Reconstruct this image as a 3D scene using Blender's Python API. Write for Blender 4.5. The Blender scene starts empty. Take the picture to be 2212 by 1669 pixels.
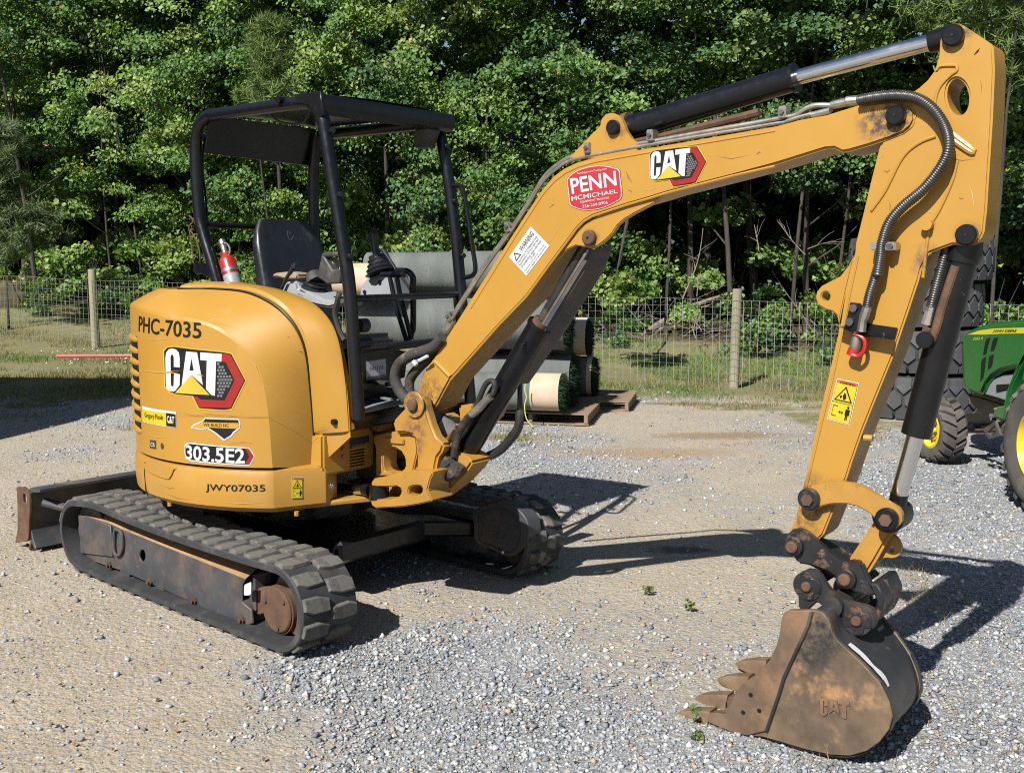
import bpy, bmesh, math, random
import numpy as np
from mathutils import Vector, Matrix
from mathutils.geometry import tessellate_polygon

R = math.radians
rng = np.random.default_rng(7)
random.seed(7)

# ------------------------------------------------------------------ camera, sky, sun, exposure
SC = bpy.context.scene
COL = SC.collection
F_PX, PITCH, CAM_H = 2240.0, 0.12227514, 1.7287      # focal length and image in a 2212 x 1669 frame
IW, IH = 2212.0, 1669.0
cam_d = bpy.data.cameras.new('camera')
cam_d.sensor_fit = 'HORIZONTAL'
cam_d.sensor_width = 36.0
cam_d.lens = 36.0 * F_PX / IW
cam_d.clip_start = 0.05
cam_d.clip_end = 600
cam = bpy.data.objects.new('camera', cam_d)
cam.location = (0, 0, CAM_H)
cam.rotation_euler = (math.pi / 2 - PITCH, 0, 0)
COL.objects.link(cam)
SC.camera = cam

SUN_AZ, SUN_EL = R(59.0), R(43.0)                    # direction the light travels (from +x), elevation
world = bpy.data.worlds.new('World')
SC.world = world
world.use_nodes = True
wn = world.node_tree.nodes
wl = world.node_tree.links
sky = wn.new('ShaderNodeTexSky')
sky.sky_type = 'NISHITA'
sky.sun_disc = False
sky.sun_elevation = SUN_EL
# sky sun_rotation is measured clockwise from +Y
sx, sy = -math.cos(SUN_AZ), -math.sin(SUN_AZ)
sky.sun_rotation = math.atan2(sx, sy)
sky.air_density = 1.0
sky.dust_density = 0.6
sky.ozone_density = 1.0
bg = wn['Background']
bg.inputs['Strength'].default_value = 0.050
wl.new(sky.outputs[0], bg.inputs[0])

sun_d = bpy.data.lights.new('sun', 'SUN')
sun_d.energy = 5.0
sun_d.angle = R(0.53)
sun_d.color = (1.0, 0.962, 0.90)
sun = bpy.data.objects.new('sun', sun_d)
ldir = Vector((math.cos(SUN_AZ) * math.cos(SUN_EL), math.sin(SUN_AZ) * math.cos(SUN_EL), -math.sin(SUN_EL)))
sun.rotation_euler = ldir.to_track_quat('-Z', 'Y').to_euler()
sun.location = (-6, -8, 12)
COL.objects.link(sun)

SC.view_settings.view_transform = 'Standard'
SC.view_settings.look = 'None'
SC.view_settings.exposure = 0.85
SC.cycles.filter_width = 1.1
SC.cycles.use_denoising = False
SC.cycles.max_bounces = 6
SC.cycles.diffuse_bounces = 3
SC.cycles.glossy_bounces = 3
SC.cycles.transmission_bounces = 3
SC.cycles.transparent_max_bounces = 4
SC.cycles.caustics_reflective = False
SC.cycles.caustics_refractive = False
SC.view_settings.gamma = 1.0

# ------------------------------------------------------------------ helpers
def link(nt, a, b):
    nt.links.new(a, b)

def mk(name, base, rough=0.5, metal=0.0, var=0.12, vscale=5.0, layers=(), bump=0.0, bscale=60.0,
       spots=(), coat=0.0, spec=0.5, coords='Object', stretch=None, trans=0.0):
    """Procedural paint / rubber / steel: base colour, broad variation, noise layers, stain spots, fine bump."""
    m = bpy.data.materials.new(name)
    m.use_nodes = True
    nt = m.node_tree
    b = nt.nodes['Principled BSDF']
    tc = nt.nodes.new('ShaderNodeTexCoord')
    vec = tc.outputs[coords]
    if stretch:
        mp = nt.nodes.new('ShaderNodeMapping')
        mp.inputs['Scale'].default_value = stretch
        link(nt, vec, mp.inputs[0])
        vec = mp.outputs[0]
    def noise(scale, detail=4.0, rough_=0.6):
        n = nt.nodes.new('ShaderNodeTexNoise')
        n.inputs['Scale'].default_value = scale
        n.inputs['Detail'].default_value = detail
        n.inputs['Roughness'].default_value = rough_
        link(nt, vec, n.inputs['Vector'])
        return n.outputs['Fac']
    def rng_(src, lo, hi, a=0.0, c=1.0):
        r = nt.nodes.new('ShaderNodeMapRange')
        r.inputs['From Min'].default_value = lo
        r.inputs['From Max'].default_value = hi
        r.inputs['To Min'].default_value = a
        r.inputs['To Max'].default_value = c
        link(nt, src, r.inputs['Value'])
        return r.outputs[0]
    def mixc(fac, c1, c2, mode='MIX'):
        x = nt.nodes.new('ShaderNodeMix')
        x.data_type = 'RGBA'
        x.blend_type = mode
        link(nt, fac, x.inputs[0]) if not isinstance(fac, float) else setattr(x.inputs[0], 'default_value', fac)
        for s, c in ((6, c1), (7, c2)):
            if hasattr(c, 'node'):
                link(nt, c, x.inputs[s])
            else:
                x.inputs[s].default_value = (c[0], c[1], c[2], 1)
        return x.outputs[2]
    def mixf(fac, c1, c2):
        x = nt.nodes.new('ShaderNodeMix')
        x.data_type = 'FLOAT'
        link(nt, fac, x.inputs[0])
        for s, c in ((2, c1), (3, c2)):
            if hasattr(c, 'node'):
                link(nt, c, x.inputs[s])
            else:
                x.inputs[s].default_value = c
        return x.outputs[0]
    dk = tuple(max(0, c * (1 - var)) for c in base[:3])
    lt = tuple(min(1, c * (1 + var)) for c in base[:3])
    col = mixc(rng_(noise(vscale, 5), 0.3, 0.7), dk, lt)
    rgh = rng_(noise(vscale * 3.1, 4), 0.25, 0.75, max(0, rough - 0.08), min(1, rough + 0.1))
    mtl = None
    for L in layers:
        c, sc, lo, hi = L[:4]
        r2 = L[4] if len(L) > 4 else rough
        amt = L[5] if len(L) > 5 else 1.0
        f = rng_(noise(sc, 8, 0.68), lo, hi, 0.0, amt)
        col = mixc(f, col, c)
        rgh = mixf(f, rgh, r2)
        if metal > 0.2:
            mtl = mixf(f, mtl if mtl else metal, 0.0)
    for ctr, rad, c in spots:
        d = nt.nodes.new('ShaderNodeVectorMath')
        d.operation = 'DISTANCE'
        link(nt, tc.outputs['Object'], d.inputs[0])
        d.inputs[1].default_value = ctr
        f1 = rng_(d.outputs['Value'], rad, rad * 0.35)
        mu = nt.nodes.new('ShaderNodeMath')
        mu.operation = 'MULTIPLY'
        link(nt, f1, mu.inputs[0])
        link(nt, rng_(noise(28, 8, 0.75), 0.42, 0.58), mu.inputs[1])
        col = mixc(mu.outputs[0], col, c)
        rgh = mixf(mu.outputs[0], rgh, 0.75)
    link(nt, col, b.inputs['Base Color'])
    link(nt, rgh, b.inputs['Roughness'])
    if mtl is not None:
        link(nt, mtl, b.inputs['Metallic'])
    else:
        b.inputs['Metallic'].default_value = metal
    b.inputs['Coat Weight'].default_value = coat
    b.inputs['Coat Roughness'].default_value = 0.12
    b.inputs['Specular IOR Level'].default_value = spec
    if bump:
        bp = nt.nodes.new('ShaderNodeBump')
        bp.inputs['Strength'].default_value = bump
        bp.inputs['Distance'].default_value = 0.01
        link(nt, noise(bscale, 6, 0.65), bp.inputs['Height'])
        link(nt, bp.outputs[0], b.inputs['Normal'])
    return m

class MB:
    """collects world-space geometry for ONE mesh object"""
    def __init__(self):
        self.v, self.f = [], []
    def add(self, verts, faces):
        o = len(self.v)
        self.v.extend([tuple(map(float, p)) for p in verts])
        self.f.extend([tuple(i + o for i in f) for f in faces])
        return self
    def box(self, c, ax, ay, az):
        c, ax, ay, az = (np.array(q, float) for q in (c, ax, ay, az))
        vs = [c + sx_ * ax + sy_ * ay + sz_ * az for sx_ in (-1, 1) for sy_ in (-1, 1) for sz_ in (-1, 1)]
        fs = [(0, 1, 3, 2), (4, 6, 7, 5), (0, 4, 5, 1), (2, 3, 7, 6), (0, 2, 6, 4), (1, 5, 7, 3)]
        return self.add(vs, fs)
    def tube(self, path, rad, n=12, cap=True):
        path = [np.array(p, float) for p in path]
        m = len(path)
        rads = rad if hasattr(rad, '__len__') else [rad] * m
        t0 = path[1] - path[0]
        t0 /= np.linalg.norm(t0)
        up = np.array([0, 0, 1.0]) if abs(t0[2]) < 0.9 else np.array([1.0, 0, 0])
        u = np.cross(t0, up)
        u /= np.linalg.norm(u)
        vs = []
        for i in range(m):
            a = path[max(i - 1, 0)]
            b = path[min(i + 1, m - 1)]
            t = b - a
            t /= (np.linalg.norm(t) + 1e-12)
            u = u - t * np.dot(u, t)
            u /= (np.linalg.norm(u) + 1e-12)
            w = np.cross(t, u)
            for k in range(n):
                an = 2 * math.pi * k / n
                vs.append(path[i] + rads[i] * (math.cos(an) * u + math.sin(an) * w))
        fs = [(i * n + k, i * n + (k + 1) % n, (i + 1) * n + (k + 1) % n, (i + 1) * n + k)
              for i in range(m - 1) for k in range(n)]
        if cap:
            fs.append(tuple(range(n))[::-1])
            fs.append(tuple((m - 1) * n + k for k in range(n)))
        return self.add(vs, fs)
    def disc(self, c, axis, r, h, n=24, r2=None, c2=0.0):
        """short cylinder from c along unit axis for h; optional chamfer c2"""
        c = np.array(c, float)
        axis = np.array(axis, float)
        axis /= np.linalg.norm(axis)
        r2 = r if r2 is None else r2
        if c2:
            s = 1 if h > 0 else -1
            return self.tube([c, c + axis * (h - s * c2), c + axis * h], [r, r2, r2 - c2], n)
        return self.tube([c, c + axis * h], [r, r2], n)
    def prism(self, loops, vec, bevel=0.0, seg=1):
        """outline (loops[0]) with holes (loops[1:]) extruded by vec"""
        bm = bmesh.new()
        eds = []
        for lp in loops:
            vs = [bm.verts.new(Vector(map(float, p))) for p in lp]
            eds += [bm.edges.new((vs[i], vs[(i + 1) % len(vs)])) for i in range(len(vs))]
        if len(loops) == 1:
            bm.faces.new(list(bm.verts))
        else:
            bmesh.ops.triangle_fill(bm, use_beauty=True, edges=eds)
        r = bmesh.ops.extrude_face_region(bm, geom=list(bm.faces))
        nv = [g for g in r['geom'] if isinstance(g, bmesh.types.BMVert)]
        bmesh.ops.translate(bm, verts=nv, vec=Vector(map(float, vec)))
        # the extruded region keeps its source faces as the opposite cap
        bmesh.ops.recalc_face_normals(bm, faces=list(bm.faces))
        self._take(bm, bevel, seg)
        return self
    def _take(self, bm, bevel, seg):
        if bevel:
            es = [e for e in bm.edges if len(e.link_faces) == 2 and e.calc_face_angle(0) > R(32)]
            if es:
                bmesh.ops.bevel(bm, geom=es, offset=bevel, segments=seg, affect='EDGES', clamp_overlap=True)
        bm.verts.index_update()
        self.add([v.co for v in bm.verts], [[v.index for v in f.verts] for f in bm.faces])
        bm.free()
    def grid(self, rows):
        """rows: list of equal-length point lists"""
        n = len(rows[0])
        vs = [p for r_ in rows for p in r_]
        fs = [(i * n + j, i * n + j + 1, (i + 1) * n + j + 1, (i + 1) * n + j)
              for i in range(len(rows) - 1) for j in range(n - 1)]
        return self.add(vs, fs)
    def mesh(self, name, mat, origin=(0, 0, 0), smooth=True, angle=35, bevel=0.0):
        o = np.array(origin, float)
        me = bpy.data.meshes.new(name)
        me.from_pydata([tuple(np.array(p) - o) for p in self.v], [], self.f)
        bm = bmesh.new()
        bm.from_mesh(me)
        bmesh.ops.recalc_face_normals(bm, faces=list(bm.faces))
        if bevel:
            es = [e for e in bm.edges if len(e.link_faces) == 2 and e.calc_face_angle(0) > R(40)]
            bmesh.ops.bevel(bm, geom=es, offset=bevel, segments=2, affect='EDGES', clamp_overlap=True)
        bm.to_mesh(me)
        bm.free()
        if smooth:
            me.polygons.foreach_set('use_smooth', [True] * len(me.polygons))
            me.set_sharp_from_angle(angle=R(angle))
        if mat:
            me.materials.append(mat)
        return me
    def build(self, name, mat, parent=None, smooth=True, angle=35, bevel=0.0, origin=None):
        org = ORG.get(parent.name, (0, 0, 0)) if parent else (origin or (0, 0, 0))
        me = self.mesh(name, mat, org, smooth, angle, bevel)
        o = bpy.data.objects.new(name, me)
        COL.objects.link(o)
        if parent:
            o.parent = parent
        else:
            o.location = org
        ORG[o.name] = org
        return o

ORG = {}                                        # object name -> world position its mesh is measured from

def tag(o, label=None, cat=None, group=None, kind=None):
    for k_, v_ in (('label', label), ('category', cat), ('group', group), ('kind', kind)):
        if v_:
            o[k_] = v_
    return o

def thing(name, loc, label, cat, group=None):
    o = bpy.data.objects.new(name, None)
    o.empty_display_size = 0.2
    COL.objects.link(o)
    o.location = loc
    ORG[o.name] = tuple(loc)
    return tag(o, label, cat, group)

def inst(name, me, parent, M):
    """object sharing mesh data, placed by a world matrix under a parent whose root only translates"""
    o = bpy.data.objects.new(name, me)
    COL.objects.link(o)
    if parent:
        o.parent = parent
        M = Matrix.Translation(-Vector(ORG[parent.name])) @ M
        ORG[o.name] = ORG[parent.name]
    o.matrix_local = M
    return o

def frame_mat(c, x, y, z):
    return Matrix(((x[0], y[0], z[0], c[0]), (x[1], y[1], z[1], c[1]), (x[2], y[2], z[2], c[2]), (0, 0, 0, 1)))

def crom(pts, n=8, closed=False):
    """Catmull-Rom through points"""
    P_ = [np.array(p, float) for p in pts]
    m = len(P_)
    out = []
    rngi = range(m if closed else m - 1)
    for i in rngi:
        p0 = P_[(i - 1) % m] if closed or i > 0 else 2 * P_[0] - P_[1]
        p1, p2 = P_[i], P_[(i + 1) % m]
        p3 = P_[(i + 2) % m] if closed or i + 2 < m else 2 * P_[-1] - P_[-2]
        for k in range(n):
            t = k / n
            out.append(0.5 * (2 * p1 + (p2 - p0) * t + (2 * p0 - 5 * p1 + 4 * p2 - p3) * t * t + (3 * p1 - p0 - 3 * p2 + p3) * t ** 3))
    if not closed:
        out.append(P_[-1])
    return out

def fillet(pts, r, n=4):
    """round the corners of a closed 2D/3D outline"""
    P_ = [np.array(p, float) for p in pts]
    out = []
    for i in range(len(P_)):
        a, b, c = P_[i - 1], P_[i], P_[(i + 1) % len(P_)]
        la, lc = np.linalg.norm(a - b), np.linalg.norm(c - b)
        q = min(r, la * 0.45, lc * 0.45)
        s, e = b + (a - b) / la * q, b + (c - b) / lc * q
        for k in range(n + 1):
            t = k / n
            out.append((1 - t) ** 2 * s + 2 * t * (1 - t) * b + t * t * e)
    return out

# --- measured points: crop tables turn enlarged-photo coordinates into the 2212-wide frame, rays turn these into
# real positions on the planes of the machine (track sides, body cylinder, boom plane, ground)
KS = 2212 / 3303
CRP = {'1': (380, 880, .49127), '2': (550, 260, .49729), '3': (1000, 850, .50916), '4': (0, 1450, .5651),
       '5': (2100, 1500, .59453), '6': (2500, 0, .53929), '7': (2400, 750, .56936), '8': (1500, 300, .45208),
       '15': (600, 690, .24864), '16': (1050, 1100, .20344), '14': (1050, 1450, .49729), '12': (1850, 850, .40687),
       't1': (1100, 780, .40687), 't2': (2750, 900, .4792), 't3': (1150, 1250, .2576), 't4': (2000, 600, .35954),
       't5': (2400, 1500, .3595), 't6': (2700, 0, .29955), 't7': (0, 700, .29958), 'D': (0, 0, 1 / KS)}
def X(k, pts):
    a, b, s = CRP[k]
    return [((a + p[0] * s) * KS, (b + p[1] * s) * KS) for p in pts]
def X1(k, x, y):
    return X(k, [(x, y)])[0]
CAMO = np.array([0, 0, CAM_H])
def ray(p):
    cp, sp = math.cos(PITCH), math.sin(PITCH)
    a, b = (p[0] - IW / 2) / F_PX, (IH / 2 - p[1]) / F_PX
    return np.array([a, cp + b * sp, -sp + b * cp])
def on_plane(p, P0, n):
    d = ray(p)
    return CAMO + d * np.dot(np.array(P0) - CAMO, n) / np.dot(d, n)
def on_z(p, z=0.0):
    d = ray(p)
    return CAMO + d * (z - CAM_H) / d[2]

C3 = np.array([-1.1202, 5.626, 0.0])                 # swing centre of the excavator on the ground
Z3 = np.array([0, 0, 1.0])
def axes(yaw):
    return np.array([math.cos(yaw), math.sin(yaw), 0]), np.array([-math.sin(yaw), math.cos(yaw), 0])
FT, NT = axes(-0.71916)                              # tracks: forward (to the drive end), across (away from camera)
FU, NU = axes(R(-39))                                # house: forward, left
FB, NB = axes(R(-38))                                # boom plane: forward, left
CB = np.array([1.05, 3.45, 0]) + 0.29 * NB
def T(u, v, w):
    return C3 + FT * u + NT * v + Z3 * w
def U(a, b, z):
    return C3 + FU * a + NU * b + Z3 * z
def UC(th, r, z):                                    # house, polar (degrees from forward)
    return U(r * math.cos(R(th)), r * math.sin(R(th)), z)
def S(p, b):
    return on_plane(p, C3 + NU * b, NU)
def Fp(p, a):
    return on_plane(p, C3 + FU * a, FU)
def Bp(p, off):
    return on_plane(p, CB + NB * off, NB)
def Tp(p, v):
    return on_plane(p, C3 + NT * v, NT)
def cyl_uv(p, r=0.89):
    d = ray(p)
    o = (CAMO - C3)[:2]
    a, b, c = d[:2] @ d[:2], 2 * o @ d[:2], o @ o - r * r
    D = max(0.0, b * b - 4 * a * c)
    t = (-b - math.sqrt(D)) / 2 / a
    q = CAMO + d * t - C3
    return math.atan2(q[1], q[0]) * r, q[2]
def cyl_pos(uv, off, r=0.89):
    th = uv[0] / r
    return C3 + np.array([math.cos(th) * (r + off), math.sin(th) * (r + off), uv[1]])
class SurfCyl:
    step = 0.03
    def uv(self, p):
        return cyl_uv(p)
    def pos(self, q, h):
        return cyl_pos(q, h)
class SurfPlane:
    step = None
    def __init__(self, P0, n, ux):
        self.P0, self.n, self.ux = np.array(P0), np.array(n), np.array(ux)
    def uv(self, p):
        q = on_plane(p, self.P0, self.n) - self.P0
        return float(q @ self.ux), float(q[2])
    def pos(self, q, h):
        return self.P0 + self.ux * q[0] + Z3 * q[1] - self.n * h
def flat(mb, surf, poly, h, holes=()):
    """a flat print on a surface: polygon in frame pixels -> mesh lying h above the surface"""
    uvs = [surf.uv(p) for p in poly]
    flat_uv(mb, surf, uvs, [[surf.uv(p) for p in q] for q in holes], h)
def flat_uv(mb, surf, uvs, holes, h):
    bm = bmesh.new()
    eds = []
    for lp in [uvs] + list(holes):
        vs = [bm.verts.new((q[0], q[1], 0)) for q in lp]
        eds += [bm.edges.new((vs[i], vs[(i + 1) % len(vs)])) for i in range(len(vs))]
    if holes:
        bmesh.ops.triangle_fill(bm, use_beauty=True, edges=eds)
    else:
        bm.faces.new(list(bm.verts))
    if surf.step:
        lo, hi = min(q[0] for q in uvs), max(q[0] for q in uvs)
        k = int(lo / surf.step) + (1 if lo > 0 else 0)
        while k * surf.step < hi:
            if k * surf.step > lo:
                bmesh.ops.bisect_plane(bm, geom=list(bm.verts) + list(bm.edges) + list(bm.faces),
                                       plane_co=(k * surf.step, 0, 0), plane_no=(1, 0, 0))
            k += 1
    bm.verts.index_update()
    mb.add([surf.pos((v.co.x, v.co.y), h) for v in bm.verts], [[v.index for v in f.verts] for f in bm.faces])
    bm.free()
_tx = {}
def text_geo(s, bold=0.0, shear=0.0):
    key = (s, bold, shear)
    if key not in _tx:
        cu = bpy.data.curves.new('lettering', 'FONT')
        cu.body = s
        cu.resolution_u = 3
        cu.offset = bold
        cu.shear = shear
        ob = bpy.data.objects.new('lettering', cu)
        COL.objects.link(ob)
        bpy.context.view_layer.update()
        ev = ob.evaluated_get(bpy.context.evaluated_depsgraph_get())
        me = ev.to_mesh()
        vs = np.array([v.co[:2] for v in me.vertices])
        fs = [tuple(p.vertices) for p in me.polygons]
        ev.to_mesh_clear()
        bpy.data.objects.remove(ob)
        bpy.data.curves.remove(cu)
        vs = (vs - vs.min(0)) / (vs.max(0) - vs.min(0))
        _tx[key] = (vs, fs)
    return _tx[key]
def letter(mb, surf, s, quad, h, bold=0.0, shear=0.0):
    """text stretched into a pixel quad (bottom-left, bottom-right, top-right, top-left)"""
    vs, fs = text_geo(s, bold, shear)
    q = [np.array(surf.uv(p)) for p in quad]
    pts = []
    for a, b in vs:
        uv = (1 - a) * (1 - b) * q[0] + a * (1 - b) * q[1] + a * b * q[2] + (1 - a) * b * q[3]
        pts.append(surf.pos(uv, h))
    mb.add(pts, fs)

# ------------------------------------------------------------------ materials
YEL = (0.335, 0.176, 0.026)
RUST = (0.11, 0.035, 0.013)
GREASE = (0.018, 0.014, 0.012)
M_ = {}
M_['yellow'] = mk('yellow_paint', YEL, 0.42, var=0.05, vscale=3, coat=0.08,
                  layers=[((0.255, 0.148, 0.045), 2.3, 0.52, 0.78, 0.55, 0.5), ((0.20, 0.09, 0.025), 34, 0.68, 0.74, 0.7, 0.75), ((0.30, 0.21, 0.12), 7, 0.56, 0.80, 0.7, 0.45)])
M_['yellow_cover'] = mk('yellow_cover_paint', (0.335, 0.176, 0.025), 0.42, var=0.04, vscale=1.6, coat=0.08,
                        layers=[((0.33, 0.205, 0.065), 1.9, 0.50, 0.85, 0.5, 0.5), ((0.22, 0.11, 0.03), 30, 0.71, 0.76, 0.7, 0.6), ((0.34, 0.25, 0.15), 6, 0.58, 0.85, 0.7, 0.40)])
M_['yellow_worn'] = mk('worn_yellow_paint', (0.312, 0.163, 0.027), 0.45, var=0.10, vscale=6,
                       layers=[((0.22, 0.125, 0.042), 4, 0.5, 0.72, 0.7, 0.7), (RUST, 14, 0.62, 0.70, 0.85, 0.85), (GREASE, 9, 0.68, 0.76, 0.6, 0.9)])
M_['black'] = mk('black_paint', (0.0045, 0.005, 0.0075), 0.27, var=0.3, vscale=9, spec=0.4,
                 layers=[((0.05, 0.048, 0.048), 30, 0.66, 0.74, 0.7, 0.5), ((0.10, 0.085, 0.07), 5, 0.68, 0.9, 0.85, 0.2)])
M_['black_gloss'] = mk('gloss_black_paint', (0.006, 0.006, 0.007), 0.26, var=0.3, vscale=9, coat=0.05, spec=0.35,
                       layers=[((0.10, 0.095, 0.09), 40, 0.66, 0.72, 0.7, 0.6)])
M_['frame'] = mk('dusty_black_steel', (0.042, 0.044, 0.050), 0.5, var=0.25, vscale=7, bump=0.05,
                 layers=[((0.17, 0.11, 0.068), 3.2, 0.46, 0.74, 0.9, 0.7), ((0.11, 0.05, 0.024), 11, 0.60, 0.68, 0.9, 0.8)])
M_['frame_top'] = mk('dirt_on_steel', (0.26, 0.155, 0.075), 0.95, var=0.3, vscale=6, bump=0.4,
                     layers=[((0.05, 0.04, 0.035), 7, 0.55, 0.7, 0.9, 0.8)])
M_['rust'] = mk('rusty_steel', (0.075, 0.038, 0.022), 0.85, var=0.35, vscale=12, bump=0.3,
                layers=[((0.13, 0.068, 0.036), 7, 0.5, 0.66, 0.9, 0.8), ((0.04, 0.025, 0.02), 20, 0.55, 0.7, 0.9, 0.7)])
M_['coupler'] = mk('worn_black_coupler', (0.013, 0.013, 0.015), 0.42, var=0.3, vscale=10, bump=0.12,
                   layers=[((0.105, 0.055, 0.034), 9, 0.55, 0.62, 0.85, 0.9), ((0.17, 0.105, 0.07), 16, 0.62, 0.68, 0.9, 0.7)])
M_['bucket'] = mk('worn_bucket_steel', (0.075, 0.058, 0.045), 0.45, metal=0.35, var=0.3, vscale=4, bump=0.06,
                  layers=[((0.150, 0.100, 0.058), 2.6, 0.42, 0.62, 0.7, 0.85), ((0.34, 0.180, 0.080), 5.5, 0.55, 0.68, 0.9, 0.75),
                          ((0.18, 0.11, 0.06), 30, 0.64, 0.7, 0.6, 0.5)])
M_['bucket_dark'] = mk('black_bucket_paint', (0.022, 0.022, 0.024), 0.35, var=0.3, vscale=6, bump=0.05,
                       layers=[((0.085, 0.062, 0.045), 4, 0.50, 0.68, 0.6, 0.8), ((0.16, 0.10, 0.06), 14, 0.64, 0.72, 0.8, 0.6)])
M_['tooth'] = mk('polished_tooth_steel', (0.26, 0.175, 0.115), 0.36, metal=0.5, var=0.3, vscale=14, bump=0.1,
                 layers=[((0.09, 0.05, 0.03), 9, 0.5, 0.66, 0.7, 0.7)])
M_['chrome'] = mk('chrome_rod', (0.70, 0.70, 0.72), 0.17, metal=1.0, var=0.03, vscale=3)
M_['steel'] = mk('zinc_steel', (0.42, 0.41, 0.39), 0.32, metal=0.9, var=0.15, vscale=20)
M_['steel_dull'] = mk('dull_steel_pipe', (0.30, 0.28, 0.25), 0.42, metal=0.8, var=0.25, vscale=14,
                      layers=[((0.16, 0.10, 0.06), 12, 0.55, 0.68, 0.8, 0.7)])
M_['rubber'] = mk('dark_rubber', (0.022, 0.023, 0.026), 0.72, var=0.25, vscale=8, bump=0.12,
                  layers=[((0.16, 0.145, 0.125), 5, 0.50, 0.80, 0.95, 0.45)])
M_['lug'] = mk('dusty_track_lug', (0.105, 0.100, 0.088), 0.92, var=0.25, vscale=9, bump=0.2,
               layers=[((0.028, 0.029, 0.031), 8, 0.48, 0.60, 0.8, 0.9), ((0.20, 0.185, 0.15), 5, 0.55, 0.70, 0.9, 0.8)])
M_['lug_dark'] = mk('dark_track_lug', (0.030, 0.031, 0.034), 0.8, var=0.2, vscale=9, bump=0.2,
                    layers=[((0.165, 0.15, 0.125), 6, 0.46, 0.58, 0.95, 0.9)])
M_['hose'] = mk('black_hose', (0.016, 0.015, 0.015), 0.5, var=0.3, vscale=16,
                layers=[((0.13, 0.095, 0.065), 9, 0.54, 0.7, 0.9, 0.6)])
M_['hose_sleeve'] = mk('dusty_hose_sleeve', (0.030, 0.027, 0.025), 0.8, var=0.3, vscale=14, bump=0.4, bscale=45,
                       layers=[((0.30, 0.19, 0.11), 5, 0.53, 0.66, 0.95, 0.8)])
M_['seat'] = mk('black_vinyl', (0.011, 0.012, 0.016), 0.36, var=0.2, vscale=12, bump=0.04,
                layers=[((0.08, 0.075, 0.07), 5, 0.58, 0.8, 0.7, 0.6)])
M_['grey_plastic'] = mk('grey_plastic', (0.24, 0.25, 0.265), 0.55, var=0.08, vscale=10,
                        layers=[((0.13, 0.115, 0.10), 6, 0.58, 0.78, 0.8, 0.5)])
M_['dark_plastic'] = mk('dark_plastic', (0.035, 0.034, 0.034), 0.55, var=0.15, vscale=10,
                        layers=[((0.17, 0.145, 0.115), 9, 0.55, 0.78, 0.9, 0.5)])
M_['step_rubber'] = mk('grey_step_rubber', (0.15, 0.15, 0.155), 0.8, var=0.15, vscale=10)
M_['tan_plastic'] = mk('dusty_tan_plastic', (0.26, 0.205, 0.14), 0.7, var=0.15, vscale=10)
M_['white'] = mk('white_print', (0.44, 0.45, 0.47), 0.45, var=0.05, vscale=4, layers=[((0.45, 0.40, 0.32), 9, 0.66, 0.76, 0.6, 0.5)])
M_['ink'] = mk('black_print', (0.007, 0.007, 0.008), 0.5, var=0.1, spec=0.3)
M_['charcoal'] = mk('charcoal_print', (0.035, 0.035, 0.04), 0.4, var=0.15, vscale=30)
M_['red_print'] = mk('red_print', (0.24, 0.009, 0.008), 0.35, var=0.06)
M_['dark_red_print'] = mk('dark_red_print', (0.25, 0.008, 0.008), 0.4, var=0.06)
M_['penn_red'] = mk('sticker_red', (0.34, 0.018, 0.024), 0.35, var=0.04)
M_['logo_yellow'] = mk('golden_print', (0.44, 0.30, 0.03), 0.4, var=0.05)
M_['sticker_yellow'] = mk('yellow_sticker', (0.43, 0.34, 0.013), 0.4, var=0.04)
M_['orange_print'] = mk('orange_print', (0.55, 0.10, 0.01), 0.4, var=0.04)
M_['amber_print'] = mk('amber_print', (0.38, 0.21, 0.026), 0.4, var=0.04)
M_['hexgrey'] = mk('hexagon_grey_print', (0.12, 0.12, 0.13), 0.4, var=0.1)
M_['ext_red'] = mk('extinguisher_red', (0.30, 0.014, 0.012), 0.35, var=0.06, coat=0.3)
M_['ext_label'] = mk('silver_label', (0.26, 0.27, 0.30), 0.45, metal=0.2, var=0.2, vscale=60)

# ================================================================== THE EXCAVATOR
EXC = thing('excavator', tuple(C3), 'yellow mini excavator with black canopy and rubber tracks, bucket resting on gravel', 'excavator')

# ---------------- tracks
def track_path():
    """closed belt centre path (u, w), outer surface without lugs"""
    r = 0.195
    fc, rc = (0.895, 0.215), (-0.915, 0.22)
    pts = []
    for k in range(13):                                  # drive end, from bottom round to top
        a = R(-90 + 15 * k)
        pts.append((fc[0] + r * math.cos(a), fc[1] + r * math.sin(a)))
    for u in (0.7, 0.45, 0.2, -0.05, -0.3, -0.5, -0.72):  # top run, slight sag, rising to the idler
        t = (u + 0.72) / 1.42
        pts.append((u, 0.435 - 0.03 * t - 0.014 * math.sin(math.pi * t)))
    for k in range(13):
        a = R(90 + 15 * k)
        pts.append((rc[0] + (r + 0.006) * math.cos(a), rc[1] + (r + 0.002) * math.sin(a)))
    for u in (-0.7, -0.35, 0, 0.35, 0.7):
        pts.append((u, 0.018))
    return crom(pts, 4, True)
TP = track_path()
def resample(path, n):
    P_ = np.array(path)
    Q = np.vstack([P_, P_[:1]])
    d = np.r_[0, np.cumsum(np.linalg.norm(np.diff(Q, axis=0), axis=1))]
    s = np.linspace(0, d[-1], n, endpoint=False)
    return np.c_[np.interp(s, d, Q[:, 0]), np.interp(s, d, Q[:, 1])], d[-1]
TPR, TLEN = resample(TP, 180)
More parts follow.
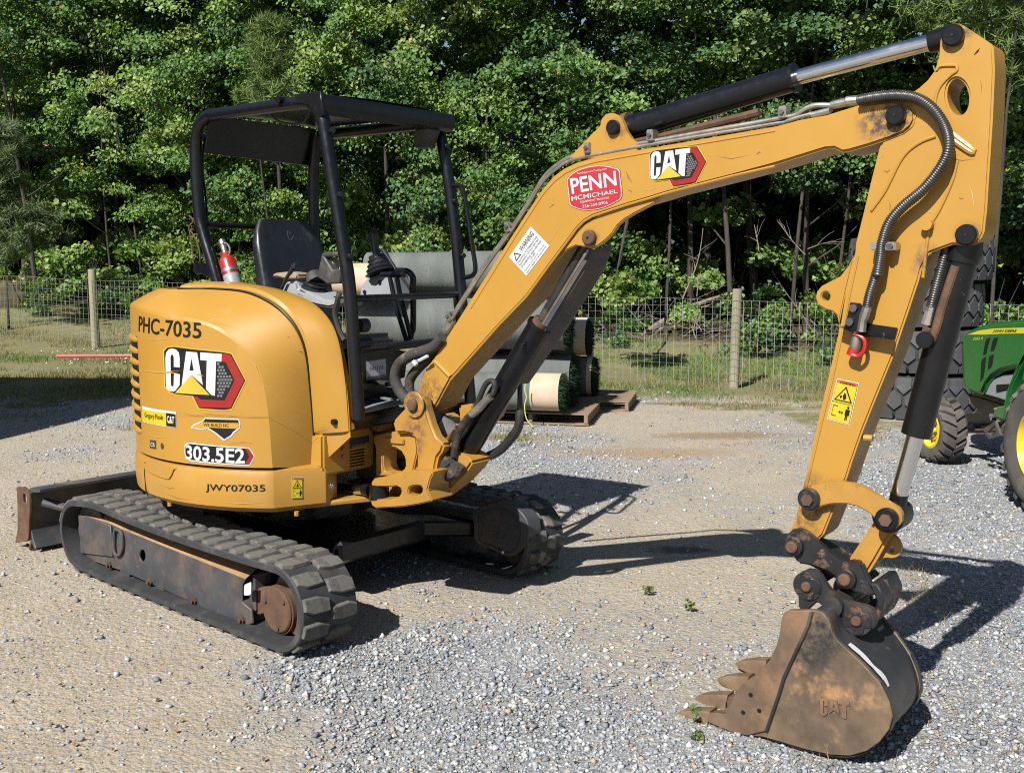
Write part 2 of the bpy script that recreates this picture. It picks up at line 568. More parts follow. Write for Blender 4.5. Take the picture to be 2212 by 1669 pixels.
def lug_mesh(name, mat):
    """worn rubber tread block: x along travel, y across, z outwards"""
    mb = MB()
    L, Wd, H = 0.040, 0.070, 0.015
    out = [(-L, -Wd), (L * 0.55, -Wd), (L, -Wd * 0.2), (L, Wd), (-L * 0.45, Wd), (-L, Wd * 0.35)]
    n = len(out)
    lo = [(x_, y_, -0.004) for x_, y_ in out]
    md = [(x_ * 0.90, y_ * 0.95, H * 0.86) for x_, y_ in out]
    hi = [(x_ * 0.80, y_ * 0.89, H) for x_, y_ in out]
    fs = [(i, (i + 1) % n, n + (i + 1) % n, n + i) for i in range(n)]
    fs += [(n + i, n + (i + 1) % n, 2 * n + (i + 1) % n, 2 * n + i) for i in range(n)]
    fs.append(tuple(2 * n + i for i in range(n)))
    mb.add(lo + md + hi, fs)
    return mb.mesh(name, mat, angle=18)
LUG = lug_mesh('lug', M_['lug'])
LUGD = lug_mesh('lug_dark', M_['lug_dark'])
GUIDE = MB().box((0, 0, 0), (0.018, 0, 0), (0, 0.03, 0), (0, 0, 0.02)).mesh('guide_tooth', M_['frame'], bevel=0.004)
def make_track(v0, v1, label, lugm):
    mb = MB()
    n = len(TPR)
    rows = []
    for i in range(n + 1):
        p = TPR[i % n]
        t = TPR[(i + 1) % n] - TPR[(i - 1) % n]
        t = t / np.linalg.norm(t)
        nr = np.array([t[1], -t[0]])
        q = p - nr * 0.032
        e = p - nr * 0.006
        rows.append([T(q[0], v0, q[1]), T(e[0], v0, e[1]), T(p[0], v0 + 0.008, p[1]), T(p[0], v1 - 0.008, p[1]),
                     T(e[0], v1, e[1]), T(q[0], v1, q[1]), T(q[0], v0, q[1])])
    mb.grid(rows)
    tr = mb.build('track', M_['rubber'], EXC)
    tag(tr, label)
    nl = 42
    LP, _ = resample(TP, nl * 4)
    vm = (v0 + v1) / 2
    for i in range(nl):
        for s_, sh in ((-1, 0), (1, 2)):
            k = (i * 4 + sh) % (nl * 4)
            p = LP[k]
            t = LP[(k + 1) % (nl * 4)] - LP[(k - 1) % (nl * 4)]
            t = t / np.linalg.norm(t)
            nr = np.array([t[1], -t[0]])
            x_ = FT * t[0] + Z3 * t[1]
            z_ = FT * nr[0] + Z3 * nr[1]
            y_ = np.cross(z_, x_)
            c = T(p[0], vm + s_ * 0.074, p[1])
            if s_ > 0:
                x_, y_ = -x_, -y_
            jm = Matrix.Rotation(random.uniform(-0.05, 0.05), 4, 'Z') @ Matrix.Diagonal((random.uniform(.93, 1.05), random.uniform(.95, 1.02), random.uniform(.75, 1.1), 1))
            inst('lug', lugm, tr, frame_mat(c, x_, y_, z_) @ jm)
    for i in range(0, nl * 4, 4):
        p = LP[i]
        t = LP[(i + 1) % (nl * 4)] - LP[(i - 1) % (nl * 4)]
        t = t / np.linalg.norm(t)
        nr = np.array([t[1], -t[0]])
        q = p - nr * 0.046
        x_ = FT * t[0] + Z3 * t[1]
        z_ = FT * nr[0] + Z3 * nr[1]
        inst('guide_tooth', GUIDE, tr, frame_mat(T(q[0], vm, q[1]), x_, np.cross(z_, x_), z_))
    return tr
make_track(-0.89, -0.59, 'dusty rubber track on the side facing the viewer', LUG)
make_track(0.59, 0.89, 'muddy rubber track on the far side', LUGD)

def wheel(name, u, v0, v1, w, r, mat, parent=EXC):
    return MB().disc(T(u, v0, w), NT, r, v1 - v0, 28, c2=0.01).build(name, mat, parent)
for v0, sgn in ((-0.84, 1), (0.64, 1)):
    wheel('idler_wheel', -0.915, v0 + 0.04, v0 + 0.16, 0.22, 0.16, M_['frame'])
    wheel('drive_sprocket', 0.895, v0 + 0.06, v0 + 0.15, 0.215, 0.15, M_['rust'])
    for u in (-0.55, -0.2, 0.15, 0.5):
        wheel('roller', u, v0 + 0.03, v0 + 0.2, 0.10, 0.062, M_['frame'])
    wheel('carrier_roller', -0.1, v0 + 0.05, v0 + 0.16, 0.345, 0.035, M_['rust'])
# near track frame: traced outer plate, its sloping dirty roof, window, bolts, final drive
pl = X('4', [(455, 368), (640, 428), (690, 452), (1400, 738), (1384, 770), (1380, 870), (1432, 912), (1442, 990), (1400, 1006),
             (1050, 850), (690, 690), (540, 640), (470, 588)])
hole = X('4', [(812 + 17 * math.cos(a), 603 + 34 * math.sin(a)) for a in np.linspace(0, 2 * math.pi, 14, endpoint=False)])
win = X('4', fillet([(1392, 762), (1440, 745), (1436, 835), (1390, 838)], 14))
VF = -0.815
tf = MB().prism([[Tp(p, VF) for p in pl], [Tp(p, VF) for p in hole]], NT * 0.012, 0.003).build('track_frame', M_['frame'], EXC)
top = X('4', [(455, 368), (640, 428), (690, 452), (1400, 738)])
MB().grid([[Tp(p, VF) + Z3 * 0.001 for p in top], [Tp(p, VF) + NT * 0.085 + Z3 * 0.045 for p in top], [Tp(p, VF) + NT * 0.21 + Z3 * 0.06 for p in top]]).build('frame_roof', M_['frame_top'], tf)
MB().box(T(-0.2, -0.70, 0.19), FT * 0.78, NT * 0.07, Z3 * 0.085).build('frame_box', M_['frame'], tf)
cap = X('4', [(455, 368), (640, 430), (652, 610), (470, 588)])
MB().prism([[Tp(p, VF - 0.002) for p in cap]], NT * -0.010, 0.003).build('adjuster_cover', M_['frame'], tf)
for x_, y_ in ((630, 655), (862, 752), (1115, 858), (1388, 968)):
    c = Tp(X1('4', x_, y_), VF)
    MB().disc(c, -NT, 0.019, 0.012, 6).disc(c - NT * 0.012, -NT, 0.010, 0.012, 10).build('bolt', M_['rust'], tf)
lp = [Tp(q, VF - 0.012) for q in X('4', crom([(655, 460), (690, 470), (700, 530), (690, 590), (662, 600), (650, 560)], 4, True))]
MB().tube(lp + lp[:1], 0.009, 8, False).build('shackle', M_['frame'], tf)
MB().prism([[Tp(p, VF - 0.003) for p in X('4', fillet([(1394, 770), (1434, 752), (1432, 828), (1392, 832)], 12))]], NT * 0.002).build('reflector_label', M_['white'], tf)
hg = X('4', [(1470, 790), (1530, 780), (1520, 930), (1465, 945)])
MB().prism([[Tp(p, -0.76) for p in hg]], NT * 0.05, 0.004).build('motor_bracket', M_['rust'], tf)
c = Tp(X1('4', 1588, 912), -0.80)
fd = MB().disc(c + NT * 0.10, -NT, 0.112, 0.10, 32).disc(c, -NT, 0.104, 0.014, 32, c2=0.006).build('final_drive', M_['rust'], EXC)
for a in (40, 160, 280):
    MB().disc(c - NT * 0.014 + FT * 0.08 * math.cos(R(a)) + Z3 * 0.08 * math.sin(R(a)), -NT, 0.011, 0.007, 6).build('plug', M_['rust'], fd)
# far track frame with its D-shaped motor guard
MB().box(T(-0.12, 0.70, 0.20), FT * 0.86, NT * 0.06, Z3 * 0.10).build('track_frame', M_['frame'], EXC)
gd = X('14', crom([(960, 395), (1100, 345), (1220, 370), (1300, 450), (1318, 560), (1270, 650), (1200, 692), (1090, 650), (975, 600), (962, 500)], 5, True))
gi = X('14', crom([(985, 415), (1100, 372), (1200, 395), (1258, 470), (1262, 560), (1230, 640), (1180, 670), (1090, 632), (990, 585), (985, 500)], 5, True))
mg = MB().prism([[Tp(p, 0.585) for p in gd], [Tp(p, 0.585) for p in gi]], NT * 0.10, 0.003).build('motor_guard', M_['frame'], EXC)
MB().prism([[Tp(p, 0.60) for p in gi]], NT * 0.05).build('guard_plate', M_['frame'], mg)
# car body between the tracks
cb = MB()
cb.prism([[T(-0.62, -0.3, 0.22), T(0.62, -0.3, 0.22), T(0.62, 0.3, 0.22), T(-0.62, 0.3, 0.22)]], Z3 * 0.12, 0.02)
for u in (-0.5, 0.5):
    for s_ in (-1, 1):
        cb.prism([[T(u * 0.6 - 0.14, s_ * 0.25, 0.22), T(u * 0.6 + 0.14, s_ * 0.25, 0.22), T(u * 1.2 + 0.09, s_ * 0.68, 0.18), T(u * 1.2 - 0.09, s_ * 0.68, 0.18)]], Z3 * 0.09, 0.012)
cb.disc(T(0, 0, 0.385), Z3, 0.36, 0.11, 40)
cb.build('undercarriage', M_['black'], EXC)
MB().disc(T(0, 0, 0.47), Z3, 0.40, 0.05, 48).build('slew_ring', M_['black'], EXC)
# dozer blade at the idler end
prof = [(-1.50, 0.385), (-1.535, 0.34), (-1.555, 0.25), (-1.555, 0.16), (-1.535, 0.09), (-1.50, 0.03), (-1.525, 0.025), (-1.575, 0.09), (-1.60, 0.17), (-1.60, 0.26), (-1.575, 0.35), (-1.53, 0.395)]
bl = MB().prism([[T(u, -0.86, w) for u, w in prof]], NT * 1.72, 0.004).build('dozer_blade', M_['frame'], EXC)
for v in (-0.875, 0.86):
    e = [Tp(p, -0.875) for p in X('4', [(92, 213), (130, 212), (158, 232), (168, 300), (162, 500), (155, 522), (85, 532), (100, 450), (98, 300)])]
    hl = [Tp(p, -0.875) for p in X('4', fillet([(130, 250), (150, 258), (152, 310), (132, 305)], 8))]
    MB().prism([[q + NT * (v + 0.875) for q in e], [q + NT * (v + 0.875) for q in hl]], NT * 0.018, 0.003).build('blade_end_plate', M_['rust'], bl)
MB().prism([[T(-1.51, -0.86, 0.385), T(-1.40, -0.86, 0.40), T(-1.40, -0.86, 0.385), T(-1.50, -0.86, 0.37)]], NT * 1.72).build('blade_lip', M_['frame'], bl)
MB().prism([[T(-1.60, -0.86, 0.005), T(-1.58, -0.86, 0.005), T(-1.535, -0.86, 0.09), T(-1.56, -0.86, 0.09)]], NT * 1.72, 0.002).build('cutting_edge', M_['rust'], bl)
for s_ in (-1, 1):
    MB().prism([[T(-1.53, s_ * 0.40 - 0.045, 0.10), T(-1.53, s_ * 0.40 + 0.045, 0.10), T(-0.5, s_ * 0.28 + 0.045, 0.19), T(-0.5, s_ * 0.28 - 0.045, 0.19)]], Z3 * 0.10, 0.008).build('blade_arm', M_['frame'], bl)
    MB().tube([T(-1.5, s_ * 0.80, 0.30), T(-1.15, s_ * 0.45, 0.16)], 0.028, 10).build('blade_brace', M_['frame'], bl)
MB().tube([T(-1.5, 0, 0.30), T(-0.5, 0, 0.34)], 0.05, 14).build('blade_cylinder', M_['black'], bl)

# ---------------- house: counterweight, side cover, fender
CYL = SurfCyl()
cw = MB()
prof = [(0.80, 0.546), (0.865, 0.55), (0.893, 0.575), (0.898, 0.62), (0.898, 0.72), (0.888, 0.748), (0.86, 0.756), (0.70, 0.756)]
ths = list(np.linspace(-215, -50.5, 60))
rows = [[UC(th, r, z) for r, z in prof] for th in ths]
EF, EB = 0.675, -0.440                                         # forward end of the flat facet
k1 = np.array([0.89 * math.cos(R(-50.5)), 0.89 * math.sin(R(-50.5))])
fd_ = np.array([EF, EB]) - k1
for t in (0.03, 0.5, 0.93, 1.0):
    q = k1 + fd_ * t
    sc = 1.0 if t < 0.95 else 0.985
    rows.append([U(q[0] * (r / 0.89) * sc, q[1] * (r / 0.89) * sc, z) for r, z in prof])
q = np.array([EF, EB])
rows.append([U(q[0] * 0.93, q[1] * 0.80, z) for r, z in prof])
cw.grid(rows)
bot = [rows[i][0] for i in range(len(rows))]
cw.add(bot + [U(0, 0, 0.546)], [(i, i + 1, len(bot)) for i in range(len(bot) - 1)])
CW = cw.build('counterweight', M_['yellow'], EXC, angle=28)
# moulded ledge at the left end of the counterweight top and the seam of its rear casting
lg = X('1', [(190, 1265), (215, 1225), (270, 1240), (370, 1275), (395, 1262), (380, 1290), (360, 1335), (330, 1348), (215, 1300)])
m = MB(); flat(m, CYL, crom(lg, 3, True), 0.014); m.build('moulded_ledge', M_['yellow'], CW)
m = MB(); m.tube([cyl_pos(cyl_uv(p), 0.0085) for p in X('1', [(190, 1240), (188, 1320), (195, 1420), (212, 1465)])], 0.003, 6); m.build('seam', M_['ink'], CW)
for px_ in ((305, 1500), (1170, 1560)):
    q = cyl_uv(X1('1', *px_)); m = MB(); m.disc(cyl_pos((q[0], 0.53), -0.03), Z3, 0.012, 0.02, 8); m.build('drain_plug', M_['yellow_worn'], CW)

# side cover: control triples (crease on the cylinder, arch line, inner top edge)
def C1(x_, y_):
    return cyl_pos(cyl_uv(X1('1', x_, y_)), 0)
def sp(x_, y_, b):
    return S((x_, y_), b)
tri = [(UC(-215, .89, 1.50), UC(-215, .73, 1.575), UC(-215, .3, 1.58)),
       (UC(-180, .89, 1.50), UC(-180, .73, 1.575), UC(-180, .3, 1.58)),
       (UC(-150, .89, 1.50), UC(-150, .73, 1.578), UC(-150, .3, 1.585)),
       (UC(-125, .89, 1.50), UC(-125, .73, 1.582), UC(-130, .35, 1.59)),
       (UC(-108, .89, 1.50), UC(-108, .745, 1.585), U(-0.20, -0.36, 1.595)),
       (C1(330, 285), UC(-94, .75, 1.586), U(0.0, -0.40, 1.60)),
       (C1(470, 301), sp(455, 623, -.66), sp(570, 622, -.43)),
       (C1(640, 356), sp(541, 633, -.61), sp(628, 636, -.43)),
       (C1(790, 462), sp(612, 674, -.575), sp(684, 660, -.43)),
       (C1(915, 610), sp(655, 742, -.54), sp(727, 715, -.43)),
       (C1(980, 860), sp(671, 852, -.50), sp(748, 815, -.43)),
       (UC(-50.5, .89, .768), sp(682, 1007, -.455), sp(757, 930, -.43))]
q1 = crom([t[0] for t in tri], 6)
q2 = crom([t[1] for t in tri], 6)
q3 = crom([t[2] for t in tri], 6)
def push_cyl(p, r=0.89):
    d = p[:2] - C3[:2]
    d = d / np.linalg.norm(d) * r
    return np.array([C3[0] + d[0], C3[1] + d[1], p[2]])
q1 = [push_cyl(p) for p in q1]
sc_ = MB()
def shoulder(a, b, t, bulge):
    p = a + (b - a) * t
    d = p - (C3 + Z3 * 0.9)
    d /= np.linalg.norm(d)
    return p + d * bulge * 4 * t * (1 - t)
rows = [[push_cyl(p) * np.array([1, 1, 0]) + Z3 * 0.766 for p in q1]]
rows += [[np.array([p[0], p[1], 0.766 + (p[2] - 0.766) * t]) for p in q1] for t in (0.33, 0.66, 0.985)]
rows += [[shoulder(a, b, t, 0.005) for a, b in zip(q1, q2)] for t in (0.03, 0.25, 0.5, 0.75, 0.96)]
sc_.grid(rows)
sc_.grid([rows[-1]] + [[p - Z3 * 0.012 - NU * -0.004 for p in q2]] + [[p - Z3 * 0.03 for p in q3]])
COV = sc_.build('side_cover', M_['yellow_cover'], EXC, angle=14)
# fender: the proud arch band in front of the cover
fm = MB()
q2f = [p for p in q2[30:]]
q3f = [p for p in q3[30:]]
def fsec(a, b, i, n):
    d = (b - a)
    nrm = np.cross(d, (q2f[min(i + 1, n - 1)] - q2f[max(i - 1, 0)]))
    nrm /= np.linalg.norm(nrm)
    if nrm @ (a - (C3 + Z3 * 0.9)) < 0:
        nrm = -nrm
    return [a + d * 0.02 - nrm * 0.015, a + d * 0.05 + nrm * 0.012, a + d * 0.14 + nrm * 0.022, a + d * 0.5 + nrm * 0.024, a + d * 0.88 + nrm * 0.016, a + d * 0.97 + nrm * 0.006, b - nrm * 0.03]
n_ = len(q2f)
rows = []
for i in range(n_):
    a, b = q2f[i], q3f[i]
    if a[2] < 0.905:
        a = a * np.array([1, 1, 0]) + Z3 * 0.905
    rows.append(fsec(a, b, i, n_))
fm.grid(rows)
gm_ = MB().tube([a * 0.995 + b * 0.005 for a, b in zip(q2f, q3f)], 0.006, 6)
gm_.build('shadow_gap', M_['ink'], COV)
FEN = fm.build('front_fender', M_['yellow_cover'], EXC, angle=30)
for px_, r_ in (((1420, 978), 0.014),):
    c = S(X1('1', *px_), -0.47)
    MB().disc(c + NU * 0.02, -NU, r_, 0.03, 14).build('fender_bolt', M_['ink'], FEN)
# back/inner closing wall of the cover and engine hood under the seat
MB().prism([[U(-0.55, -0.44, 1.0), U(0.74, -0.44, 0.95), U(0.68, -0.44, 1.30), U(0.45, -0.44, 1.52), U(-0.55, -0.44, 1.54)]], NU * 0.04, 0).build('inner_wall', M_['black'], EXC)
MB().prism([[UC(th, 0.84, 0.76) for th in np.linspace(-215, -130, 14)] + [U(-0.25, -0.4, 0.76), U(-0.25, 0.5, 0.76)]], Z3 * 0.60, 0.02).build('engine_hood', M_['yellow_cover'], EXC)
MB().prism([[UC(th, 0.86, 0.60) for th in np.linspace(30, 145, 20)] + [U(-0.2, 0.2, 0.6), U(0.6, 0.1, 0.6)]], Z3 * 0.25, 0.02).build('left_side_panel', M_['yellow'], EXC)
# louvres round the tail corner
m = MB()
m.grid([[UC(th, 0.8915, z) for th in np.linspace(-106.5, -150, 14)] for z in (0.862, 1.348)])
m.build('louvre_shadow_gap', M_['ink'], COV)
for zz in list(np.arange(0.872, 1.36, 0.0575)):
    MB().tube([UC(th, 0.886 - 0.010 * (1 - min(1, min(abs(th + 106), abs(th + 151)) / 4)), zz) for th in np.linspace(-106, -151, 26)], 0.0175, 10).build('louvre', M_['yellow_cover'], COV)
# plug holes etc. in the cover
q = cyl_uv(X1('1', 293, 1135)); m = MB(); flat_uv(m, CYL, [(q[0] + 0.012 * math.cos(a), q[1] + 0.015 * math.sin(a)) for a in np.linspace(0, 6.283, 16, endpoint=False)], [], 0.003); m.build('lock_hole', M_['charcoal'], COV)

# ---------------- printing on the house
LOGO = {
 'edge': [(300, 512), (322, 484), (370, 478), (690, 514), (752, 524), (846, 705), (752, 900), (700, 906), (530, 894), (490, 812), (380, 802), (340, 786), (306, 745)],
 'back': [(307, 515), (327, 490), (372, 485), (688, 520), (746, 531), (838, 705), (746, 891), (700, 898), (536, 886), (496, 806), (384, 795), (346, 780), (314, 740)],
 'red': [(688, 527), (742, 537), (832, 705), (742, 885), (540, 880), (500, 808), (526, 812), (545, 830), (706, 836), (770, 705), (712, 585), (686, 582)],
 'dred': [(545, 830), (706, 836), (770, 705), (785, 705), (715, 850), (540, 846), (526, 812)],
 'C': [(318, 560), (322, 525), (338, 502), (362, 495), (388, 502), (406, 522), (412, 560), (412, 620), (373, 616), (373, 556), (369, 540), (362, 535), (355, 540), (352, 556), (354, 726), (358, 742), (365, 745), (372, 738), (374, 660), (413, 664), (411, 735), (385, 770), (370, 779), (345, 774), (328, 758), (321, 728)],
 'A1': [(453, 515), (489, 518), (489, 560), (482, 600), (475, 640), (490, 641), (490, 670), (466, 694), (424, 741)],
 'A2': [(489, 518), (525, 521), (563, 735), (516, 694), (490, 670), (490, 641), (503, 641), (496, 600), (489, 560)],
 'T': [(546, 520), (686, 531), (684, 582), (649, 580), (642, 806), (618, 800), (583, 762), (588, 575), (546, 571)],
 'tri': [(382, 786), (490, 672), (608, 800)],
}
def cat_logo(name, surf, mp, parent, h0=0.002):
    def go(mat, keys, h, ob=None):
        m_ = MB()
        for k_ in keys:
            flat(m_, surf, [mp(p) for p in LOGO[k_]], h)
        return m_.build(name if ob is None else ob[0], mat, parent if ob is None else ob[1], smooth=False)
    e = go(M_['logo_yellow'], ['edge'], h0)
    go(M_['ink'], ['back'], h0 + 0.001, ('logo_ground', e))
    go(M_['red_print'], ['red'], h0 + 0.002, ('logo_hexagon', e))
    go(M_['dark_red_print'], ['dred'], h0 + 0.0026, ('logo_hexagon_shade', e))
    m_ = MB()
    for iy in range(11):
        for ix in range(6):
            cx, cy = 662 + ix * 19 + (iy % 2) * 9.5, 596 + iy * 21
            if cx > 660 + 100 * (1 - abs(cy - 705) / 130) or cx < 652:
                continue
            hx = [(cx + 8.5 * math.cos(R(30 + 60 * k)), cy + 9.5 * math.sin(R(30 + 60 * k))) for k in range(6)]
            flat(m_, surf, [mp(p) for p in hx], h0 + 0.002)
    m_.build('logo_honeycomb', M_['hexgrey'], e, smooth=False)
    go(M_['white'], ['C', 'A1', 'A2', 'T'], h0 + 0.003, ('logo_letters', e))
    go(M_['logo_yellow'], ['tri'], h0 + 0.0038, ('logo_triangle', e))
    return e
cat_logo('logo_decal', CYL, lambda p: X1('1', *p), COV)
m = MB(); letter(m, CYL, 'PHC-7035', X('1', [(138, 385), (550, 432), (550, 326), (140, 280)]), 0.002, 0.012); m.build('lettering', M_['ink'], COV, smooth=False)
m = MB(); letter(m, CYL, 'JWY07035', X('1', [(586, 1436), (972, 1444), (972, 1386), (586, 1380)]), 0.0105, 0.008); m.build('lettering', M_['ink'], CW, smooth=False)
def sticker(name, surf, parent, polys, h=0.002):
    """polys: list of (material, polygon px list) stacked by thin steps; first one is the sticker, the others its print"""
    first = None
    for i, (mt, pg) in enumerate(polys):
        m_ = MB()
        for g in (pg if isinstance(pg[0], list) else [pg]):
            flat(m_, surf, g, h + 0.0008 * i)
        o = m_.build(name if first is None else 'sticker_print', M_[mt], parent if first is None else first, smooth=False)
        first = first or o
    return first
def sticker_text(surf, st, items, h):
    for mt, s_, quad, bold in items:
        m_ = MB()
        letter(m_, surf, s_, quad, h, bold)
        m_.build('lettering', M_[mt], st, smooth=False)
st = sticker('dealer_sticker', CYL, COV, [('white', X('1', [(163, 872), (384, 910), (387, 1016), (165, 976)])),
     ('sticker_yellow', X('1', [(164, 892), (320, 918), (322, 1003), (165, 972)])), ('ink', X('1', [(320, 918), (382, 926), (384, 1012), (322, 1003)])),
     ('logo_yellow', X('1', [(333, 985), (350, 962), (368, 988)]))])
sticker_text(CYL, st, [('ink', 'Gregory Poole', X('1', [(182, 955), (303, 975), (303, 930), (182, 912)]), 0.0), ('white', 'CAT', X('1', [(328, 978), (376, 985), (376, 943), (328, 936)]), 0.03)], 0.0052)
ncw = [(480, 1012), (500, 992), (556, 970), (572, 950), (795, 958), (806, 985), (803, 1018), (765, 1050), (748, 1072), (702, 1100), (690, 1096), (640, 1052), (592, 1022), (545, 1026), (486, 1020)]
ncb = [(492, 1012), (508, 998), (560, 976), (576, 957), (790, 964), (798, 985), (795, 1012), (757, 1042), (742, 1064), (700, 1090), (646, 1046), (596, 1014), (545, 1018)]
st = sticker('state_sticker', CYL, COV, [('white', X('1', ncw)), ('ink', X('1', ncb)), ('amber_print', X('1', [(492, 1011), (508, 997), (562, 978), (796, 984), (797, 1010), (780, 1022), (596, 1013), (545, 1016)]))])
sticker_text(CYL, st, [('ink', 'WE BUILD NC', X('1', [(566, 1004), (733, 1012), (733, 990), (566, 984)]), 0.006)], 0.0046)
st = sticker('model_badge', CYL, COV, [('white', X('1', fillet([(440, 1122), (470, 1112), (865, 1146), (902, 1202), (868, 1266), (465, 1232), (440, 1190)], 12))),
     ('ink', X('1', fillet([(446, 1130), (470, 1120), (862, 1152), (894, 1202), (864, 1258), (468, 1224), (446, 1188)], 12))),
     ('red_print', X('1', [(838, 1152), (864, 1155), (893, 1202), (864, 1255), (836, 1252), (866, 1204)]))])
sticker_text(CYL, st, [('white', '303.5E2', X('1', [(450, 1222), (836, 1252), (836, 1152), (450, 1126)]), 0.022)], 0.0046)
st = sticker('small_badge', CYL, COV, [('charcoal', X('1', [(213, 1094), (252, 1100), (252, 1156), (213, 1148)]))])
sticker_text(CYL, st, [('white', 'CR', X('1', [(219, 1136), (247, 1142), (247, 1116), (219, 1110)]), 0.01)], 0.0032)
def warning_sticker(surf, parent, TL, TR, BR, BL, h, cap=True):
    """yellow warning label: orange head, black triangle, two pictograms"""
    TL, TR, BR, BL = (np.array(q, float) for q in (TL, TR, BR, BL))
    def g(pts):
        return [tuple((1 - x_) * (1 - y_) * TL + x_ * (1 - y_) * TR + x_ * y_ * BR + (1 - x_) * y_ * BL) for x_, y_ in pts]
    polys = [('white', g([(-.02, -.01), (1.02, -.01), (1.02, 1.01), (-.02, 1.01)])), ('ink', g([(.01, .01), (.99, .01), (.99, .99), (.01, .99)])),
             ('sticker_yellow', [g([(.03, .09), (.97, .09), (.97, .54), (.03, .54)]), g([(.03, .555), (.97, .555), (.97, .985), (.03, .985)])]),
             ('orange_print', g([(.03, .015), (.97, .015), (.97, .085), (.03, .085)])),
             ('ink', [g([(.5, .13), (.92, .50), (.08, .50)]),
                      g([(.70, .66), (.90, .66), (.90, .80), (.84, .80), (.84, .92), (.80, .92), (.80, .82), (.79, .82), (.77, .92), (.73, .92), (.74, .80), (.70, .80)]),
                      g([(.75, .60), (.80, .58), (.85, .60), (.85, .63), (.80, .65), (.75, .63)]),
                      g([(.40, .76), (.47, .72), (.47, .75), (.55, .75), (.55, .72), (.62, .76), (.55, .80), (.55, .77), (.47, .77), (.47, .80)]),
                      g([(.12, .62), (.33, .62), (.33, .635), (.135, .635), (.135, .86), (.33, .86), (.33, .875), (.12, .875)])]),
             ('sticker_yellow', g([(.5, .19), (.83, .475), (.17, .475)])),
             ('ink', [g([(.45, .36), (.5, .28), (.58, .32), (.62, .40), (.56, .46), (.48, .45)]), g([(.30, .38), (.40, .36), (.42, .40), (.36, .44)])])]
    st_ = sticker('warning_sticker', surf, parent, polys, h)
    sticker_text(surf, st_, [('ink', 'WARNING', g([(.16, .08), (.90, .08), (.90, .025), (.16, .025)]), 0.01)], h + 0.0056)
    return st_
fo = np.array([-(EB - k1[1]), EF - k1[0]]) * -1.0
fo = fo / np.linalg.norm(fo)
if fo @ k1 < 0:
    fo = -fo
fx = FU * (EF - k1[0]) + NU * (EB - k1[1])
fx = fx / np.linalg.norm(fx)
FACET = SurfPlane(U(k1[0], k1[1], 0), -(FU * fo[0] + NU * fo[1]), fx)
def scratch(surf, parent, k_, pts, w, h, mat='scratch'):
    P_ = [np.array(p, float) for p in pts]
    lo, hi = [], []
    for i, p in enumerate(P_):
        t = P_[min(i + 1, len(P_) - 1)] - P_[max(i - 1, 0)]
        n = np.array([-t[1], t[0]]) / (np.linalg.norm(t) + 1e-9)
        ww = w * (0.15 if i in (0, len(P_) - 1) else 1.0)
        lo.append(tuple(p - n * ww)); hi.append(tuple(p + n * ww))
    m_ = MB()
    flat(m_, surf, X(k_, lo + hi[::-1]), h)
    return m_.build('scratch', M_[mat], parent, smooth=False)
M_['scratch'] = mk('scratch_in_paint', (0.17, 0.085, 0.022), 0.7)
M_['scuff'] = mk('pale_scuff', (0.40, 0.30, 0.17), 0.7)
for pts_, w_, mt_ in (([(395, 938), (600, 925), (800, 940), (1000, 945), (1180, 942), (1240, 930)], 1.2, 'scratch'), ([(390, 905), (520, 940), (640, 930)], 1.0, 'scratch'), ([(150, 636), (300, 650), (420, 640)], 1.5, 'scuff'),
                      ([(300, 655), (340, 650), (400, 658)], 5, 'amber_print'), ([(520, 670), (550, 668), (570, 676)], 3, 'amber_print'), ([(860, 560), (905, 610), (930, 680)], 1.2, 'scuff'), ([(560, 330), (640, 300), (760, 320)], 1.0, 'scuff'), ([(180, 420), (240, 436), (330, 430)], 1.0, 'scuff'),
                      ([(1112, 424), (1125, 420), (1132, 430)], 4, 'scratch'), ([(700, 1120), (820, 1108), (900, 1116)], 1.0, 'scratch'), ([(205, 1060), (260, 1075), (330, 1070)], 1.0, 'scuff')):
    scratch(CYL, COV, '1', pts_, w_, 0.0062, mt_)
for pts_, w_, mt_ in (([(320, 1395), (350, 1412), (380, 1405)], 2.2, 'scratch'), ([(325, 1440), (400, 1475), (470, 1482)], 1.2, 'scratch'), ([(700, 1500), (820, 1508), (960, 1500)], 1.2, 'scuff'), ([(240, 1380), (280, 1390), (310, 1386)], 1.6, 'scuff')):
    scratch(CYL, CW, '1', pts_, w_, 0.0102, mt_)
warning_sticker(FACET, CW, *X('1', [(1138, 1340), (1208, 1338), (1208, 1474), (1138, 1476)]), 0.0105)

# ---------------- front deck, step, hose guard box
dk = X('3', [(78, 1085), (110, 1070), (372, 1025), (412, 1078), (408, 1285), (108, 1345), (80, 1302)])
DB = MB().prism([[Fp(p, 0.68) for p in dk]], FU * -0.10, 0.012, 2).build('front_deck_box', M_['yellow'], EXC)
DPL = SurfPlane(C3 + FU * 0.68, -FU, NU)
for i in range(6):
    y_ = 1186 + i * 19
    m = MB(); flat(m, DPL, X('3', fillet([(250, y_), (344, y_ - 17), (344, y_ - 8), (250, y_ + 9)], 4, 2)), 0.002); m.build('vent_slot', M_['ink'], DB, smooth=False)
for y_ in (1127, 1172, 1220):
    c = Fp(X1('3', 205, y_), 0.68)
    MB().disc(c, FU, 0.008, 0.012, 10).build('bolt', M_['steel_dull'], DB)
m = MB(); flat(m, DPL, X('3', [(250, 1108), (372, 1088), (372, 1128), (250, 1175)]), 0.002); pltag = m.build('rating_plate', M_['charcoal'], DB, smooth=False)
m = MB(); flat(m, DPL, X('3', [(262, 1152), (340, 1136), (340, 1152), (262, 1170)]), 0.003); m.build('plate_field', M_['hexgrey'], pltag, smooth=False)
dk2 = X('3', [(415, 1020), (520, 992), (545, 1040), (430, 1068)])
